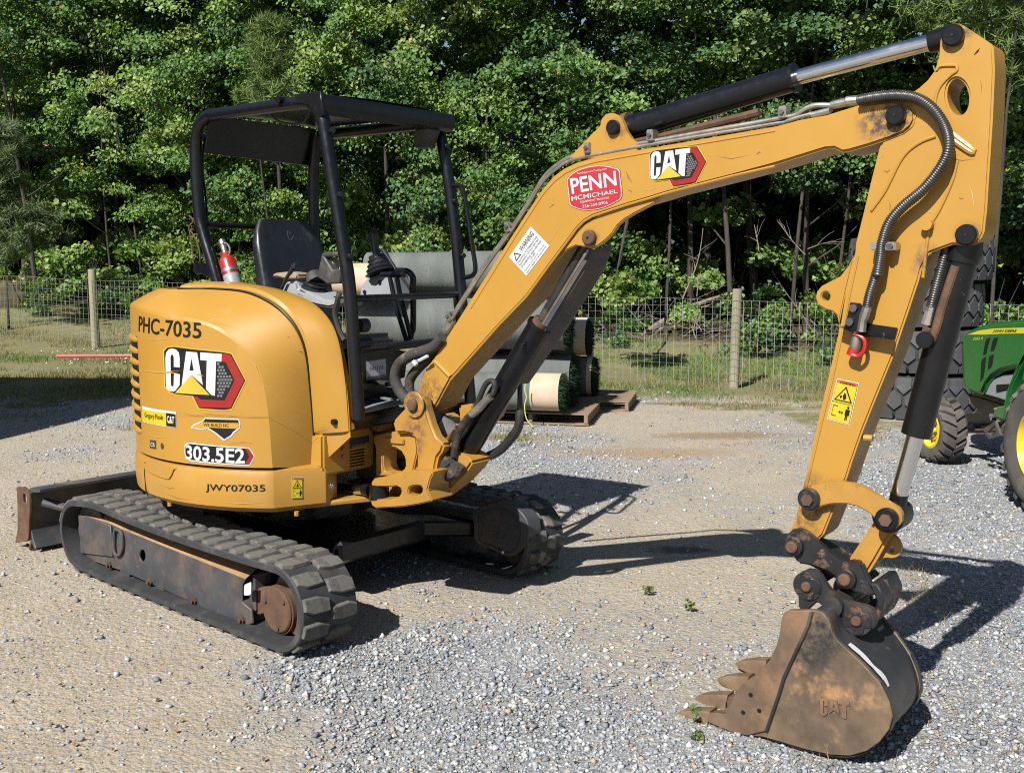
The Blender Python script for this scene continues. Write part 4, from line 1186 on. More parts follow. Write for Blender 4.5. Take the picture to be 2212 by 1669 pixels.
M_['stick'] = mk('stick_paint', YEL, 0.42, var=0.05, vscale=3, coat=0.06,
                 layers=[((0.245, 0.138, 0.042), 2.3, 0.55, 0.80, 0.55, 0.4), ((0.17, 0.08, 0.025), 26, 0.68, 0.72, 0.7, 0.8)],
                 spots=[(loc_of(Bp(X1('6', 1075, 215), -HS)), 0.07, GREASE), (loc_of(Bp(X1('6', 1150, 1400), -HS)), 0.05, GREASE),
                        (loc_of(Bp(X1('5', 860, 185), -HS)), 0.12, (0.09, 0.045, 0.02)), (loc_of(Bp(X1('5', 800, 360), -HS)), 0.10, (0.11, 0.05, 0.02)),
                        (loc_of(Bp(X1('6', 900, 1560), -HS)), 0.07, (0.16, 0.08, 0.03))])
STK = MB().prism([[Bp(p, -HS) for p in sout], [Bp(p, -HS) for p in X('6', slot6)]], NB * 2 * HS, 0.007, 2).build('stick', M_['stick'], EXC)
# proud beads of the thicker head plate
for pth in ([(960, 690), (958, 600), (985, 520), (1050, 450), (1085, 425), (1088, 400), (1075, 392), (990, 396), (965, 420)],
            [(1055, 800), (1180, 895), (1165, 905), (1045, 822)], [(960, 815), (880, 845), (800, 900), (740, 980), (660, 1140), (590, 1240), (575, 1260)],
            [(1090, 960), (1060, 1080), (990, 1240), (930, 1350), (905, 1480), (885, 1660)]):
    MB().tube([Bp(p, -HS - 0.001) for p in crom(X('6', pth), 4)], 0.006 if len(pth) != 4 else 0.011, 8).build('weld_bead', M_['stick'], STK)
MB().tube([Bp(p, -HS) for p in X('7', [(648, 130), (600, 350), (560, 560), (500, 840), (440, 1080), (380, 1330), (350, 1460)])], 0.004, 6).build('weld_bead', M_['stick'], STK)
pin('6', 1072, 217, -HS, 0.034, 0.026, M_['black_gloss'], STK)
pin('6', 1152, 1405, -HS, 0.034, 0.026, M_['black_gloss'], STK)
c = Bp(X1('6', 918, 1345), -HS)
MB().disc(c, -NB, 0.019, 0.03, 14).build('stub', M_['stick'], STK)
aux = [(628, 120), (590, 190), (545, 248), (440, 302), (412, 335), (405, 372), (422, 412), (460, 435), (502, 447), (528, 470), (536, 520), (575, 340)]
hol = [(463 + 25 * math.cos(a), 362 + 27 * math.sin(a)) for a in np.linspace(0, 2 * math.pi, 16, endpoint=False)]
bprism([aux, hol], '7', -0.03, 0.06, 0.004).build('lifting_lug', M_['stick'], STK)
MB().disc(Bp(X1('7', 680, 1160), -0.05), FB, 0.012, 0.03, 8).build('stub', M_['stick'], STK)
warning_sticker(SurfPlane(CB - NB * HS, NB, FB), STK, *X('7', [(530, 827), (650, 853), (598, 1088), (474, 1055)]), 0.002)
# quick-connect bracket with red capped coupling
bk = bprism([[(575, 515), (600, 395), (660, 402), (668, 420), (650, 500), (730, 520), (868, 540), (850, 605), (640, 580), (560, 540)]], '7', -HS - 0.012, 0.010, 0.002).build('coupling_bracket', M_['black_gloss'], STK)
sh = [Bp(p, -HS - 0.012) for p in X('7', [(562, 528), (640, 560), (858, 600)])]
MB().grid([sh, [p - NB * 0.05 for p in sh]]).build('bracket_shelf', M_['black_gloss'], bk)
for p in ((622, 428), (602, 505)):
    MB().disc(Bp(X1('7', *p), -HS - 0.012), -NB, 0.014, 0.012, 8).build('bolt', M_['frame'], bk)
MB().tube([Bp(p, -HS - 0.035) for p in X('7', [(640, 580), (632, 640), (622, 680)])], [0.016, 0.020, 0.015], 12).build('coupling', M_['steel_dull'], bk)
MB().tube([Bp(p, -HS - 0.035) for p in X('7', [(628, 655), (615, 695)])], [0.0205, 0.0225], 12).build('dust_cap', M_['ext_red'], bk)
MB().tube(crom([Bp(p, -HS - 0.05) for p in X('7', [(622, 572), (665, 590), (685, 620), (678, 670), (645, 700), (610, 690)])], 5), 0.0075, 8).build('cap_strap', M_['ext_red'], bk)

def spring_hose(name, pts, r, parent, turns_len=0.0075, mat=None):
    """hose inside a coiled guard: tube with ring profile"""
    P_ = np.array(crom(pts, 10))
    d = np.r_[0, np.cumsum(np.linalg.norm(np.diff(P_, axis=0), axis=1))]
    n = max(8, int(d[-1] / turns_len) * 4)
    s = np.linspace(0, d[-1], n)
    Q = np.c_[np.interp(s, d, P_[:, 0]), np.interp(s, d, P_[:, 1]), np.interp(s, d, P_[:, 2])]
    rad = [r * (0.82, 0.97, 1.04, 0.97)[i % 4] for i in range(n)]
    return MB().tube(Q, rad, 12).build(name, mat or M_['coil'], parent, angle=180)
M_['coil'] = mk('spring_guard_steel', (0.085, 0.083, 0.08), 0.36, metal=0.75, var=0.2, vscale=18)
sh1 = [Bp(p, -HB - 0.02) for p in X('6', [(495, 602), (600, 582), (740, 572), (850, 590), (940, 650), (1010, 750)])] + [Bp(p, -HS - 0.05) for p in X('6', [(1038, 860), (1010, 970), (900, 1120), (760, 1240), (680, 1340), (640, 1460), (632, 1530), (615, 1640)])] + [Bp(p, -HS - 0.04) for p in X('7', [(775, 150), (740, 270), (712, 360), (700, 420)])]
spring_hose('spring_hose', sh1, 0.0185, STK)
MB().tube([Bp(p, -HS - 0.04) for p in X('7', [(700, 415), (682, 470), (672, 500), (665, 560)])], [0.016, 0.018, 0.014, 0.017], 8).build('hose_fitting', M_['steel'], STK)
c = Bp(X1('7', 800, 78), -HS - 0.03)
o = MB().box(c, FB * 0.042, NB * 0.028, Z3 * 0.014).build('hose_clamp', M_['steel'], STK, bevel=0.004)
MB().disc(Bp(X1('7', 828, 78), -HS - 0.055), -NB, 0.011, 0.012, 6).build('bolt', M_['frame'], o)
sh2 = [Bp(p, 0.085) for p in X('6', [(1040, 640), (1100, 680), (1200, 800), (1260, 1000)])]
sh3 = [Bp(p, -0.03) for p in X('7', [(1150, 85), (1118, 200), (1080, 340), (1062, 420)])]
spring_hose('spring_hose', sh3, 0.018, STK)
spring_hose('spring_hose', [Bp(p, 0.06) for p in X('6', [(560, 660), (760, 620), (940, 640), (1060, 690), (1120, 800), (1100, 1000)])], 0.018, STK)
MB().tube([Bp(p, -0.03) for p in X('7', [(1062, 420), (1045, 480), (1035, 520)])], [0.017, 0.019, 0.021], 8).build('hose_fitting', M_['steel_dull'], STK)

# bucket cylinder
b0, b1 = Bp(X1('7', 1248, 110), -0.005), Bp(X1('7', 974, 1145), -0.005)
BC = MB().tube([Bp(X1('6', 1152, 1405), -0.005), b0, b0 + (b1 - b0) * 0.05, b0 + (b1 - b0) * 0.052, b1], [0.05, 0.057, 0.057, 0.0505, 0.0505], 26).build('bucket_cylinder', M_['black_gloss'], EXC)
r1 = Bp(X1('7', 880, 1480), -0.005)
MB().tube([b1, r1], 0.0295, 22).build('piston_rod', M_['chrome'], BC)
MB().tube([r1, Bp(X1('7', 868, 1545), -0.005)], 0.031, 18).build('rod_end', M_['black_gloss'], BC)
MB().disc(Bp(X1('t5', 1290, 470), -0.06), NB, 0.055, 0.11, 24).build('rod_eye', M_['coupler'], BC)
MB().tube(crom([Bp(p, -0.055) for p in X('7', [(1200, 190), (1165, 290), (1120, 430), (1090, 540), (1060, 610), (1035, 630), (1020, 600), (1040, 540)])], 4), 0.015, 10).build('feed_pipe', M_['rust'], BC)
MB().disc(Bp(X1('7', 1035, 605), -0.055), -NB, 0.028, 0.03, 14).build('feed_banjo', M_['black'], BC)

# bucket linkage
arcO = [(505, 300), (520, 250), (560, 210), (640, 175), (740, 155), (860, 148), (980, 165), (1100, 215), (1210, 280), (1310, 345), (1380, 385), (1415, 440), (1410, 520), (1350, 575), (1270, 580), (1210, 540), (1180, 480),
        (1110, 420), (1020, 372), (930, 348), (840, 345), (760, 350), (690, 370), (640, 400), (570, 395), (515, 360)]
LNK = bprism([arcO], 't5', -0.118, 0.032, 0.004).build('bucket_link', M_['yellow_worn'], EXC)
bprism([arcO], 't5', 0.085, 0.032, 0.004).build('bucket_link_plate', M_['yellow_worn'], LNK)
for x_, y_, mt in ((590, 300, 'coupler'), (1290, 480, 'black')):
    c = Bp(X1('t5', x_, y_), -0.118)
    o = MB().disc(c, -NB, 0.040, 0.020, 26, c2=0.005).build('pin_collar', M_[mt], LNK)
    MB().disc(c - NB * 0.02, -NB, 0.022, 0.012, 6).build('pin_bolt', M_['rust'], o)
MB().tube([Bp(X1('t5', 590, 300), -0.10), Bp(X1('t5', 590, 300), -0.10) + NB * 0.2], 0.024, 14).build('pin', M_['rust'], LNK)
MB().tube([Bp(X1('t5', 1290, 480), -0.10), Bp(X1('t5', 1290, 480), -0.10) + NB * 0.2], 0.024, 14).build('pin', M_['rust'], LNK)
PL = bprism([[(1165, 500), (1330, 430), (1390, 520), (1300, 650), (1180, 860), (1110, 970), (1000, 1040), (900, 1020), (945, 830)]], 't5', -0.055, 0.11, 0.012, 2).build('power_link', M_['yellow_worn'], EXC)
eye = crom([(1300, 640), (1340, 632), (1385, 680), (1408, 750), (1385, 810), (1330, 832), (1260, 830), (1170, 880)], 4)
hl = [(1325 + 26 * math.cos(a), 755 + 28 * math.sin(a)) for a in np.linspace(0, 2 * math.pi, 14, endpoint=False)]
bprism([[tuple(p) for p in eye] + [(1150, 850), (1280, 650)], hl], 't5', -0.012, 0.024, 0.004).build('lifting_eye', M_['yellow_worn'], PL)
# quick coupler: two upper plates with pins
cp = [(372, 670), (385, 620), (430, 580), (490, 572), (560, 600), (640, 670), (760, 780), (850, 850), (910, 868), (985, 850), (1050, 880), (1085, 960), (1130, 1060), (1185, 1130), (1190, 1160), (1100, 1180), (1000, 1140), (900, 1090), (830, 1010), (740, 950), (600, 900), (480, 880), (430, 800), (385, 745)]
QC = bprism([cp], 't5', -0.125, 0.035, 0.007, 2).build('quick_coupler', M_['coupler'], EXC)
bprism([cp], 't5', 0.088, 0.035, 0.007, 2).build('coupler_plate', M_['coupler'], QC)
bprism([[(480, 700), (900, 940), (1080, 1080), (1000, 1100), (700, 960), (500, 850)]], 't5', -0.09, 0.18, 0.005).build('coupler_core', M_['coupler'], QC)
for x_, y_ in ((455, 720), (925, 1010)):
    c = Bp(X1('t5', x_, y_), -0.125)
    o = MB().disc(c, -NB, 0.036, 0.022, 24, c2=0.004).build('pin_boss', M_['coupler'], QC)
    MB().disc(c - NB * 0.022, -NB, 0.022, 0.016, 20, c2=0.005).build('pin', M_['rust'], o)
    MB().tube([c, c + NB * 0.25], 0.024, 14).build('pin', M_['rust'], o)

# ---------------- bucket
BO = -0.29
BWID = 0.56
bsp = [(708, 830), (722, 800), (750, 787), (880, 785), (930, 800), (962, 838), (982, 900), (1012, 952), (1150, 1080), (1240, 1180), (1290, 1280), (1310, 1360), (1292, 1432), (1240, 1500), (1170, 1550), (1080, 1576), (980, 1572), (850, 1545), (700, 1500), (600, 1472), (520, 1468), (440, 1448), (360, 1415), (308, 1392), (312, 1345),
       (360, 1345), (398, 1350), (420, 1310), (450, 1250), (490, 1190), (580, 1130), (640, 1060), (680, 980), (700, 900)]
fl = BPx('5', bsp, BO)
cutlip = BPx('5', [(308, 1392), (360, 1415), (440, 1448), (520, 1468), (600, 1472)], BO)
M_['bucket_side'] = mk('worn_bucket_side', (0.090, 0.068, 0.050), 0.45, metal=0.35, var=0.3, vscale=4, bump=0.06,
    layers=[((0.165, 0.108, 0.062), 2.6, 0.42, 0.62, 0.7, 0.85), ((0.36, 0.19, 0.085), 5.5, 0.55, 0.68, 0.9, 0.75), ((0.19, 0.12, 0.07), 30, 0.64, 0.7, 0.6, 0.5)],
    spots=[(loc_of(Bp(X1('5', 905, 920), BO)), 0.13, (0.02, 0.02, 0.022)), (loc_of(Bp(X1('5', 860, 1010), BO)), 0.10, (0.025, 0.024, 0.024))])
BKT = MB().prism([fl], NB * 0.022, 0.003).build('bucket', M_['bucket_side'], EXC)
s_lip, s_back = min(p @ FB for p in fl), max(p @ FB for p in fl)
def bwid(p):
    t = (p @ FB - s_lip) / (s_back - s_lip)
    return BWID - 0.24 * max(0.0, t - 0.25) / 0.75        # the bucket narrows towards its back
MB().prism([[p + NB * (bwid(p) - 0.022) for p in fl]], NB * 0.022, 0.003).build('bucket_side', M_['bucket'], BKT)
shell = crom(BPx('5', [(880, 785), (930, 800), (962, 838), (982, 900), (1012, 952), (1150, 1080), (1240, 1180), (1290, 1280), (1310, 1360), (1292, 1432), (1240, 1500), (1170, 1550), (1080, 1576), (980, 1572), (850, 1545), (700, 1500), (600, 1472)], BO), 4)
ctr = np.mean(shell, axis=0)
inner = []
for i, p in enumerate(shell):
    t = shell[min(i + 1, len(shell) - 1)] - shell[max(i - 1, 0)]
    nr = np.cross(t, NB)
    nr /= np.linalg.norm(nr)
    if nr @ (ctr - p) < 0:
        nr = -nr
    inner.append((p + nr * 0.004, p + nr * 0.018))
ms = MB()
ms.grid([[a + NB * 0.0225, a + NB * (bwid(a) - 0.0225), b + NB * (bwid(a) - 0.0225), b + NB * 0.0225] for a, b in inner])
ms.build('bucket_shell', M_['bucket_dark'], BKT, angle=50)
# wear strips at the back edges of the shell
for o_ in (0.0, 1.0):
    ms = MB()
    sl = shell[24:-2]
    ms.grid([[p + NB * (o_ * (bwid(p) - 0.03)) - (ctr - p) / np.linalg.norm(ctr - p) * 0.004, p + NB * (o_ * (bwid(p) - 0.03) + 0.03) - (ctr - p) / np.linalg.norm(ctr - p) * 0.004] for p in sl])
    ms.build('wear_strip', M_['bucket_dark'], BKT)
# reinforcement plate in front (rusty cheek), its weld line and bolt holes
cheek_b = [(708, 830), (722, 800), (750, 787), (872, 790), (850, 870), (720, 1150), (690, 1250), (625, 1440), (520, 1465), (440, 1448), (360, 1415), (308, 1392), (312, 1345), (360, 1345), (398, 1350), (420, 1310), (450, 1250), (490, 1190), (580, 1130), (640, 1060), (680, 980), (700, 900)]
M_['cheek'] = mk('rusty_bucket_cheek', (0.125, 0.085, 0.058), 0.5, metal=0.3, var=0.3, vscale=5, bump=0.12,
                 layers=[((0.215, 0.118, 0.060), 3.0, 0.48, 0.66, 0.9, 0.9), ((0.075, 0.045, 0.03), 9, 0.54, 0.66, 0.6, 0.7)])
CHK = MB().prism([BPx('5', cheek_b, BO - 0.010)], NB * 0.009, 0.002).build('side_cutter', M_['cheek'], BKT)
MB().tube(BPx('5', [(870, 795), (850, 870), (790, 1000), (720, 1150), (690, 1250), (625, 1440)], BO - 0.004), 0.008, 6).build('weld_bead', M_['bucket_dark'], BKT)
for x_, y_ in ((541, 1245), (500, 1340), (587, 1330)):
    MB().disc(Bp(X1('5', x_, y_), BO - 0.0102), -NB, 0.0085, 0.001, 12).build('bolt_hole', M_['ink'], CHK)
# lip across the width and teeth with adapters
lipq = BPx('5', [(330, 1372), (380, 1352), (600, 1435), (600, 1470), (440, 1446)], BO)
MB().prism([[p + NB * 0.023 for p in lipq]], NB * (BWID - 0.046), 0.003).build('cutting_edge', M_['tooth'], BKT)
def tooth_section(px_list, off, half):
    return [Bp(p, BO) + NB * (off + half * s_) for p in X('5', px_list) for s_ in (-1, 1)]
for i, off in enumerate((0.03, 0.175, 0.36, 0.525)):
    secs = [([(128, 1352), (132, 1364)], 0.012), ([(165, 1338), (162, 1390)], 0.022), ([(240, 1332), (232, 1418)], 0.031), ([(318, 1336), (304, 1430)], 0.034)]
    mb = MB()
    rows = []
    for pq, hw in secs:
        a, b = (Bp(p, BO) + Z3 * 0.014 * i for p in X('5', pq))
        mid = (a + b) / 2
        rows.append([a - NB * hw * 0.8 + NB * off, a + NB * hw * 0.8 + NB * off, mid + NB * (hw + off), b + NB * hw * 0.8 + NB * off, b - NB * hw * 0.8 + NB * off, mid + NB * (off - hw), a - NB * hw * 0.8 + NB * off])
    mb.grid(rows)
    mb.add(rows[0][:-1], [tuple(range(6))])
    mb.add(rows[-1][:-1], [tuple(range(6))])
    th_ = mb.build('tooth', M_['tooth'], BKT, angle=50, bevel=0.003)
    MB().disc(Bp(X1('5', 258, 1388), BO) + NB * (off - 0.036), -NB, 0.008, 0.006, 8).build('tooth_pin', M_['rust'], th_)
    ad = [(300, 1352), (350, 1348), (420, 1362), (560, 1430), (560, 1462), (440, 1446), (306, 1412)]
    MB().prism([[Bp(p, BO) + Z3 * 0.014 * i + NB * (off - 0.026) for p in X('5', ad)]], NB * 0.052, 0.008, 2).build('tooth_adapter', M_['cheek'], BKT)
# ears, torque tube, hook pins
ear = [(795, 650), (805, 600), (840, 566), (885, 568), (920, 600), (960, 665), (1010, 715), (1100, 748), (1170, 765), (1205, 790), (1225, 850), (1205, 885), (1140, 915), (1050, 945), (1005, 905), (960, 790), (900, 740), (845, 790), (800, 775)]
for off, nm in ((-0.175, 'bucket_ear'), (0.115, 'bucket_ear')):
    bprism([ear], '5', off, 0.03, 0.004).build(nm, M_['bucket_dark'], BKT)
tq = Bp(X1('5', 905, 800), BO)
MB().tube([tq + NB * 0.09 + FB * 0.015, tq + NB * (BWID - 0.15) + FB * 0.015], 0.036, 18).build('torque_tube', M_['bucket_dark'], BKT)
for x_, y_ in ((855, 650), (1125, 835)):
    c = Bp(X1('5', x_, y_), -0.165)
    o = MB().disc(c + NB * 0.02, -NB, 0.052, 0.035, 24).build('pin_boss', M_['bucket_dark'], BKT)
    star = [c - NB * 0.018 + (FB * math.cos(R(a)) + Z3 * math.sin(R(a))) * rr for a, rr in zip(range(0, 360, 20), [0.052, 0.05, 0.048, 0.036, 0.05, 0.052, 0.05, 0.034, 0.05, 0.052, 0.05, 0.05, 0.034, 0.048, 0.052, 0.05, 0.036, 0.05])]
    MB().prism([star], NB * 0.008, 0.002).build('pin_flange', M_['coupler'], o)
    MB().disc(c - NB * 0.018, -NB, 0.018, 0.012, 12, c2=0.003).build('pin', M_['rust'], o)
    MB().tube([c, c + NB * 0.32], 0.024, 12).build('pin', M_['rust'], o)
MB().prism([[Bp(p, -0.13) for p in X('t5', [(1120, 1060), (1200, 1060), (1262, 1200), (1240, 1300), (1180, 1420), (1150, 1350), (1190, 1220)])]], NB * 0.20, 0.006).build('back_stop', M_['coupler'], BKT)
# raised logo on the side plate and torn white label on the shell
BPLN = SurfPlane(CB + NB * BO, NB, FB)
def emb(mp, keys):
    m_ = MB()
    for k_ in keys:
        m_.prism([[BPLN.pos(BPLN.uv(mp(p)), 0.0) for p in LOGO[k_]]], -NB * 0.006, 0)
    return m_
def emap(p):
    x_ = 918 + (p[0] - 310) / 376 * 162
    y_ = 1258 + (p[1] - 495) / 312 * 105 + (p[0] - 310) / 376 * 12
    return X1('5', x_, y_)
emb(emap, ['C', 'A1', 'A2', 'T']).build('embossed_logo', M_['cheek'], BKT, smooth=False)
lb = [Bp(p, BO + 0.04) for p in X('5', [(1022, 962), (1060, 930), (1100, 975), (1170, 1040), (1215, 1110), (1150, 1065)])]
def shell_at(t, o_):
    i = t * (len(shell) - 1)
    k_ = int(i)
    p = shell[k_] * (1 - (i - k_)) + shell[min(k_ + 1, len(shell) - 1)] * (i - k_)
    return p + NB * o_ - (ctr - p) / np.linalg.norm(ctr - p) * 0.001
sl = MB()
sl.grid([[shell_at(t, 0.030 + 0.003 * math.sin(t * 90) ** 2), shell_at(t, 0.062 - 0.010 * abs(math.sin(t * 43)) ** 3)] for t in np.linspace(0.27, 0.40, 16)])
sl.build('torn_label', M_['white'], BKT)

M_['rod_dark'] = mk('dark_rod', (0.05, 0.047, 0.045), 0.3, metal=0.6, var=0.3, vscale=12, layers=[((0.10, 0.07, 0.05), 9, 0.5, 0.66, 0.7, 0.7)])  # darker metal than the other piston rods, with brown noise patches
# ---------------- boom cylinder with guard
c0, c1 = Bp(X1('3', 990, 1190), 0), Bp(X1('3', 1462, 385), 0)
BMC = MB().tube([c0 - (c1 - c0) * 0.04, c0, c1 - (c1 - c0) * 0.02, c1 - (c1 - c0) * 0.018, c1], [0.045, 0.054, 0.054, 0.06, 0.06], 24).build('boom_cylinder', M_['black'], EXC)
rp = Bp(X1('8', 895, 1032), 0)
MB().tube([c1, rp], 0.027, 18).build('piston_rod', M_['rod_dark'], BMC)
MB().disc(c1, c1 - c0, 0.042, 0.02, 20).build('gland', M_['rust'], BMC)
MB().disc(Bp(X1('3', 1355, 520), -0.055), -NB, 0.012, 0.02, 10).build('port_plug', M_['black'], BMC)
g0 = X('3', [(1285, 755), (1350, 790), (1420, 690), (1640, 340), (1850, 20)]) + X('8', [(1060, 1060), (950, 1110), (880, 1190), (480, 1760)])
gl = [Bp(p, 0.05) for p in g0[:5]] 
gA = BPx('3', [(1285, 765), (1490, 435), (1580, 300), (1770, 0)], -0.015) + BPx('8', [(905, 1120)], -0.015)
gB = BPx('3', [(1370, 760), (1600, 430), (1840, 60)], 0.06) + BPx('8', [(1045, 1085)], 0.06)
GRD = MB()
def lerp_path(P_, n):
    P_ = np.array(P_)
    d = np.r_[0, np.cumsum(np.linalg.norm(np.diff(P_, axis=0), axis=1))]
    s = np.linspace(0, d[-1], n)
    return np.c_[np.interp(s, d, P_[:, 0]), np.interp(s, d, P_[:, 1]), np.interp(s, d, P_[:, 2])]
ga, gb_ = lerp_path(gA, 8), lerp_path(gB, 8)
axis_d = (c1 - c0) / np.linalg.norm(c1 - c0)
side_d = np.cross(axis_d, NB)
if side_d @ FB < 0:
    side_d = -side_d
GRD.grid([[a - side_d * 0.035, a, b, b + NB * 0.02, a + NB * 0.10, a - side_d * 0.035 + NB * 0.1] for a, b in zip(ga, gb_)])
GRD.build('rod_guard', M_['frame'], BMC, angle=20)
MB().tube([Bp(p, -0.045) for p in X('t1', [(1600, 650), (1850, 240), (1960, 60)])], 0.006, 6).build('guard_stay', M_['steel_dull'], BMC)
# hoses at the lower end
MB().tube(crom([Bp(p, -0.09) for p in X('t3', [(1215, 860), (1235, 720), (1290, 540), (1380, 400), (1440, 340)])], 5), 0.019, 10).build('hose', M_['hose'], BMC)
MB().tube([Bp(p, -0.09) for p in X('t3', [(1400, 370), (1540, 250), (1620, 160), (1680, 110)])], [0.018, 0.020, 0.017, 0.018], 10).build('hose_fitting', M_['steel_dull'], BMC)
MB().tube(crom([Bp(p, -0.08) for p in X('3', [(1125, 870), (1165, 810), (1170, 760), (1145, 742), (1110, 770), (1070, 860), (1040, 930), (990, 1030)])], 5), 0.013, 10).build('hose', M_['hose'], BMC)
MB().tube([Bp(p, 0.08) for p in X('3', [(1330, 760), (1330, 930)])], 0.012, 8).build('drain_pipe', M_['hose'], BMC)
MB().tube(crom([Bp(p, 0.08) for p in X('3', [(1330, 925), (1320, 1030), (1270, 1110), (1190, 1190), (1090, 1235), (1000, 1280)])], 6), [0.022] * 31, 10).build('hose_sleeve', M_['hose'], BMC)
MB().tube(crom([Bp(p, -0.10) for p in X('t3', [(1190, 880), (1110, 960), (1080, 1040), (1130, 1080), (1240, 1040), (1270, 960)])], 4), 0.036, 10).build('hose_elbow', M_['hose_sleeve'], SP_)

# ---------------- printing on the boom
BS = SurfPlane(CB - NB * HB, NB, FB)
A_ = np.array([[307, 515, 1], [838, 705, 1], [346, 780, 1]], float)
Bm = np.array([[1322, 440], [1724, 492], [1345, 622]], float)
AF = np.linalg.solve(A_, Bm)
def bl_map(p):
    q = np.array([p[0], p[1], 1.0]) @ AF
    return X1('8', q[0], q[1])
cat_logo('logo_decal', BS, bl_map, BOOM)
pen = crom([(728, 640), (735, 605), (790, 558), (860, 532), (930, 518), (1000, 518), (1060, 530), (1105, 548), (1113, 600), (1124, 735), (1080, 780), (1000, 818), (920, 836), (840, 836), (785, 820), (748, 795), (738, 720)], 4, True)
pc = np.mean(np.array(pen), axis=0)
def shrink(f):
    return [tuple(pc + (np.array(p) - pc) * f) for p in pen]
st = sticker('dealer_sticker', BS, BOOM, [('charcoal', X('8', shrink(1.0))), ('white', X('8', shrink(0.985))), ('penn_red', X('8', shrink(0.955)))], 0.002)
sticker_text(BS, st, [('white', 'PENN', X('8', [(768, 722), (1088, 660), (1078, 556), (752, 612)]), 0.018), ('white', 'MCMICHAEL', X('8', [(766, 772), (1093, 714), (1090, 686), (762, 738)]), 0.004),
                      ('white', 'EQUIPMENT TRADING', X('8', [(830, 790), (1033, 756), (1031, 740), (828, 772)]), 0.0), ('white', '336-254-0906', X('8', [(844, 822), (1024, 790), (1022, 770), (842, 800)]), 0.006),
                      ('white', 'PennEquipmentTrading.com', X('8', [(805, 586), (1016, 550), (1014, 534), (803, 570)]), 0.0)], 0.005)
wq = [(470, 952), (606, 1090), (440, 1305), (315, 1170)]
st = sticker('warning_sticker', BS, BOOM, [('white', X('8', wq))], 0.002)
def wl_(a, b):     # a along the reading direction, b down the label
    o = np.array([315, 1170.0]); ex = np.array([470, 952.0]) - o; ey = np.array([440, 1305.0]) - o
    return tuple(o + ex * a + ey * b)
sticker_text(BS, st, [('ink', s_, X('8', [wl_(a0_, b1_), wl_(a1_, b1_), wl_(a1_, b0_), wl_(a0_, b0_)]), bo) for s_, a0_, a1_, b0_, b1_, bo in
    (('WARNING', .36, .93, .12, .30, .012), ('UNLAWFUL TO OPERATE THIS', .06, .94, .40, .47, 0), ('EQUIPMENT WITHIN TEN FEET', .06, .94, .51, .58, 0), ('OF OVERHEAD HIGH-VOLTAGE', .06, .94, .62, .69, 0), ('LINES', .40, .60, .72, .78, 0), ('Contact with power lines can', .05, .95, .82, .88, 0), ('result in death or serious burns.', .05, .95, .91, .97, 0))], 0.003)
m = MB()
tr_ = [wl_(.06, .34), wl_(.30, .34), wl_(.18, .06)]
tri_i = [wl_(.10, .31), wl_(.26, .31), wl_(.18, .12)]
flat(m, BS, X('8', tr_), 0.003, [X('8', tri_i)])
m.build('sticker_print', M_['ink'], st, smooth=False)

for pts_, w_, mt_ in (([(1150, 560), (1165, 600), (1190, 640)], 6, 'scratch'), ([(600, 820), (625, 800), (640, 790)], 3, 'scratch'), ([(1000, 500), (1120, 590), (1200, 640)], 1.2, 'scuff'), ([(1800, 450), (1900, 470), (2040, 440)], 1.4, 'scratch'),
                      ([(1250, 700), (1330, 690), (1420, 660)], 1.2, 'scuff'), ([(500, 1120), (620, 1050), (690, 930)], 1.2, 'scuff'), ([(2080, 440), (2100, 420), (2110, 430)], 5, 'scratch'), ([(1160, 690), (1185, 700), (1190, 715)], 4, 'scratch')):
    scratch(BS, BOOM, '8', pts_, w_, 0.0012, mt_)
for pts_, w_, mt_ in (([(1190, 330), (1210, 310), (1225, 290)], 6, 'ink'), ([(1230, 480), (1235, 520), (1232, 560)], 3, 'scratch'), ([(1010, 940), (1120, 960), (1200, 950)], 1.5, 'scratch'), ([(870, 1190), (900, 1260), (960, 1280)], 2, 'scuff'), ([(680, 1200), (690, 1230), (685, 1260)], 3, 'scratch'),
                      ([(1160, 1100), (1180, 1160), (1190, 1240)], 2, 'scuff'), ([(650, 1020), (670, 1030), (690, 1015)], 4, 'scratch'), ([(1100, 1180), (1115, 1190), (1130, 1185)], 3, 'scratch')):
    scratch(SurfPlane(CB - NB * HS, NB, FB), STK, '6', pts_, w_, 0.0012, mt_)
# ---------------- fire extinguisher clamped to the rear post
e_b, e_t = S((512, 640), -0.38), S((487, 548), -0.38)
EXT = thing('fire_extinguisher', tuple(e_b), 'small red fire extinguisher strapped to the rear canopy post', 'extinguisher')
ax_ = (e_t - e_b) / np.linalg.norm(e_t - e_b)
def ea(t):
    return e_b + (e_t - e_b) * t
MB().tube([ea(-.3), ea(0), ea(.82), ea(.9), ea(.96), ea(1.02)], [0.040, 0.043, 0.043, 0.036, 0.022, 0.018], 20).build('cylinder', M_['ext_red'], EXT)
MB().tube([ea(-.2), ea(.5)], [0.0437, 0.0437], 20, False).build('label_wrap', M_['ext_label'], EXT)
MB().tube([ea(.56), ea(.64)], [0.0455, 0.0455], 20).build('strap', M_['steel'], EXT)
MB().tube([ea(1.0), ea(1.2), ea(1.22), ea(1.32)], [0.017, 0.017, 0.021, 0.019], 12).build('valve_head', M_['steel'], EXT)
MB().tube(crom([ea(1.22), ea(1.25) + FU * 0.03, ea(1.15) + FU * 0.05, ea(1.03) + FU * 0.04, ea(0.98) + FU * 0.03], 4), 0.005, 8).build('pull_ring', M_['steel'], EXT)
MB().prism([[ea(1.02) - FU * 0.05 + NU * 0.0, ea(1.06) + FU * 0.03, ea(1.03) + FU * 0.03, ea(0.99) - FU * 0.05]], NU * 0.02, 0.003).build('handle', M_['ext_red'], EXT)

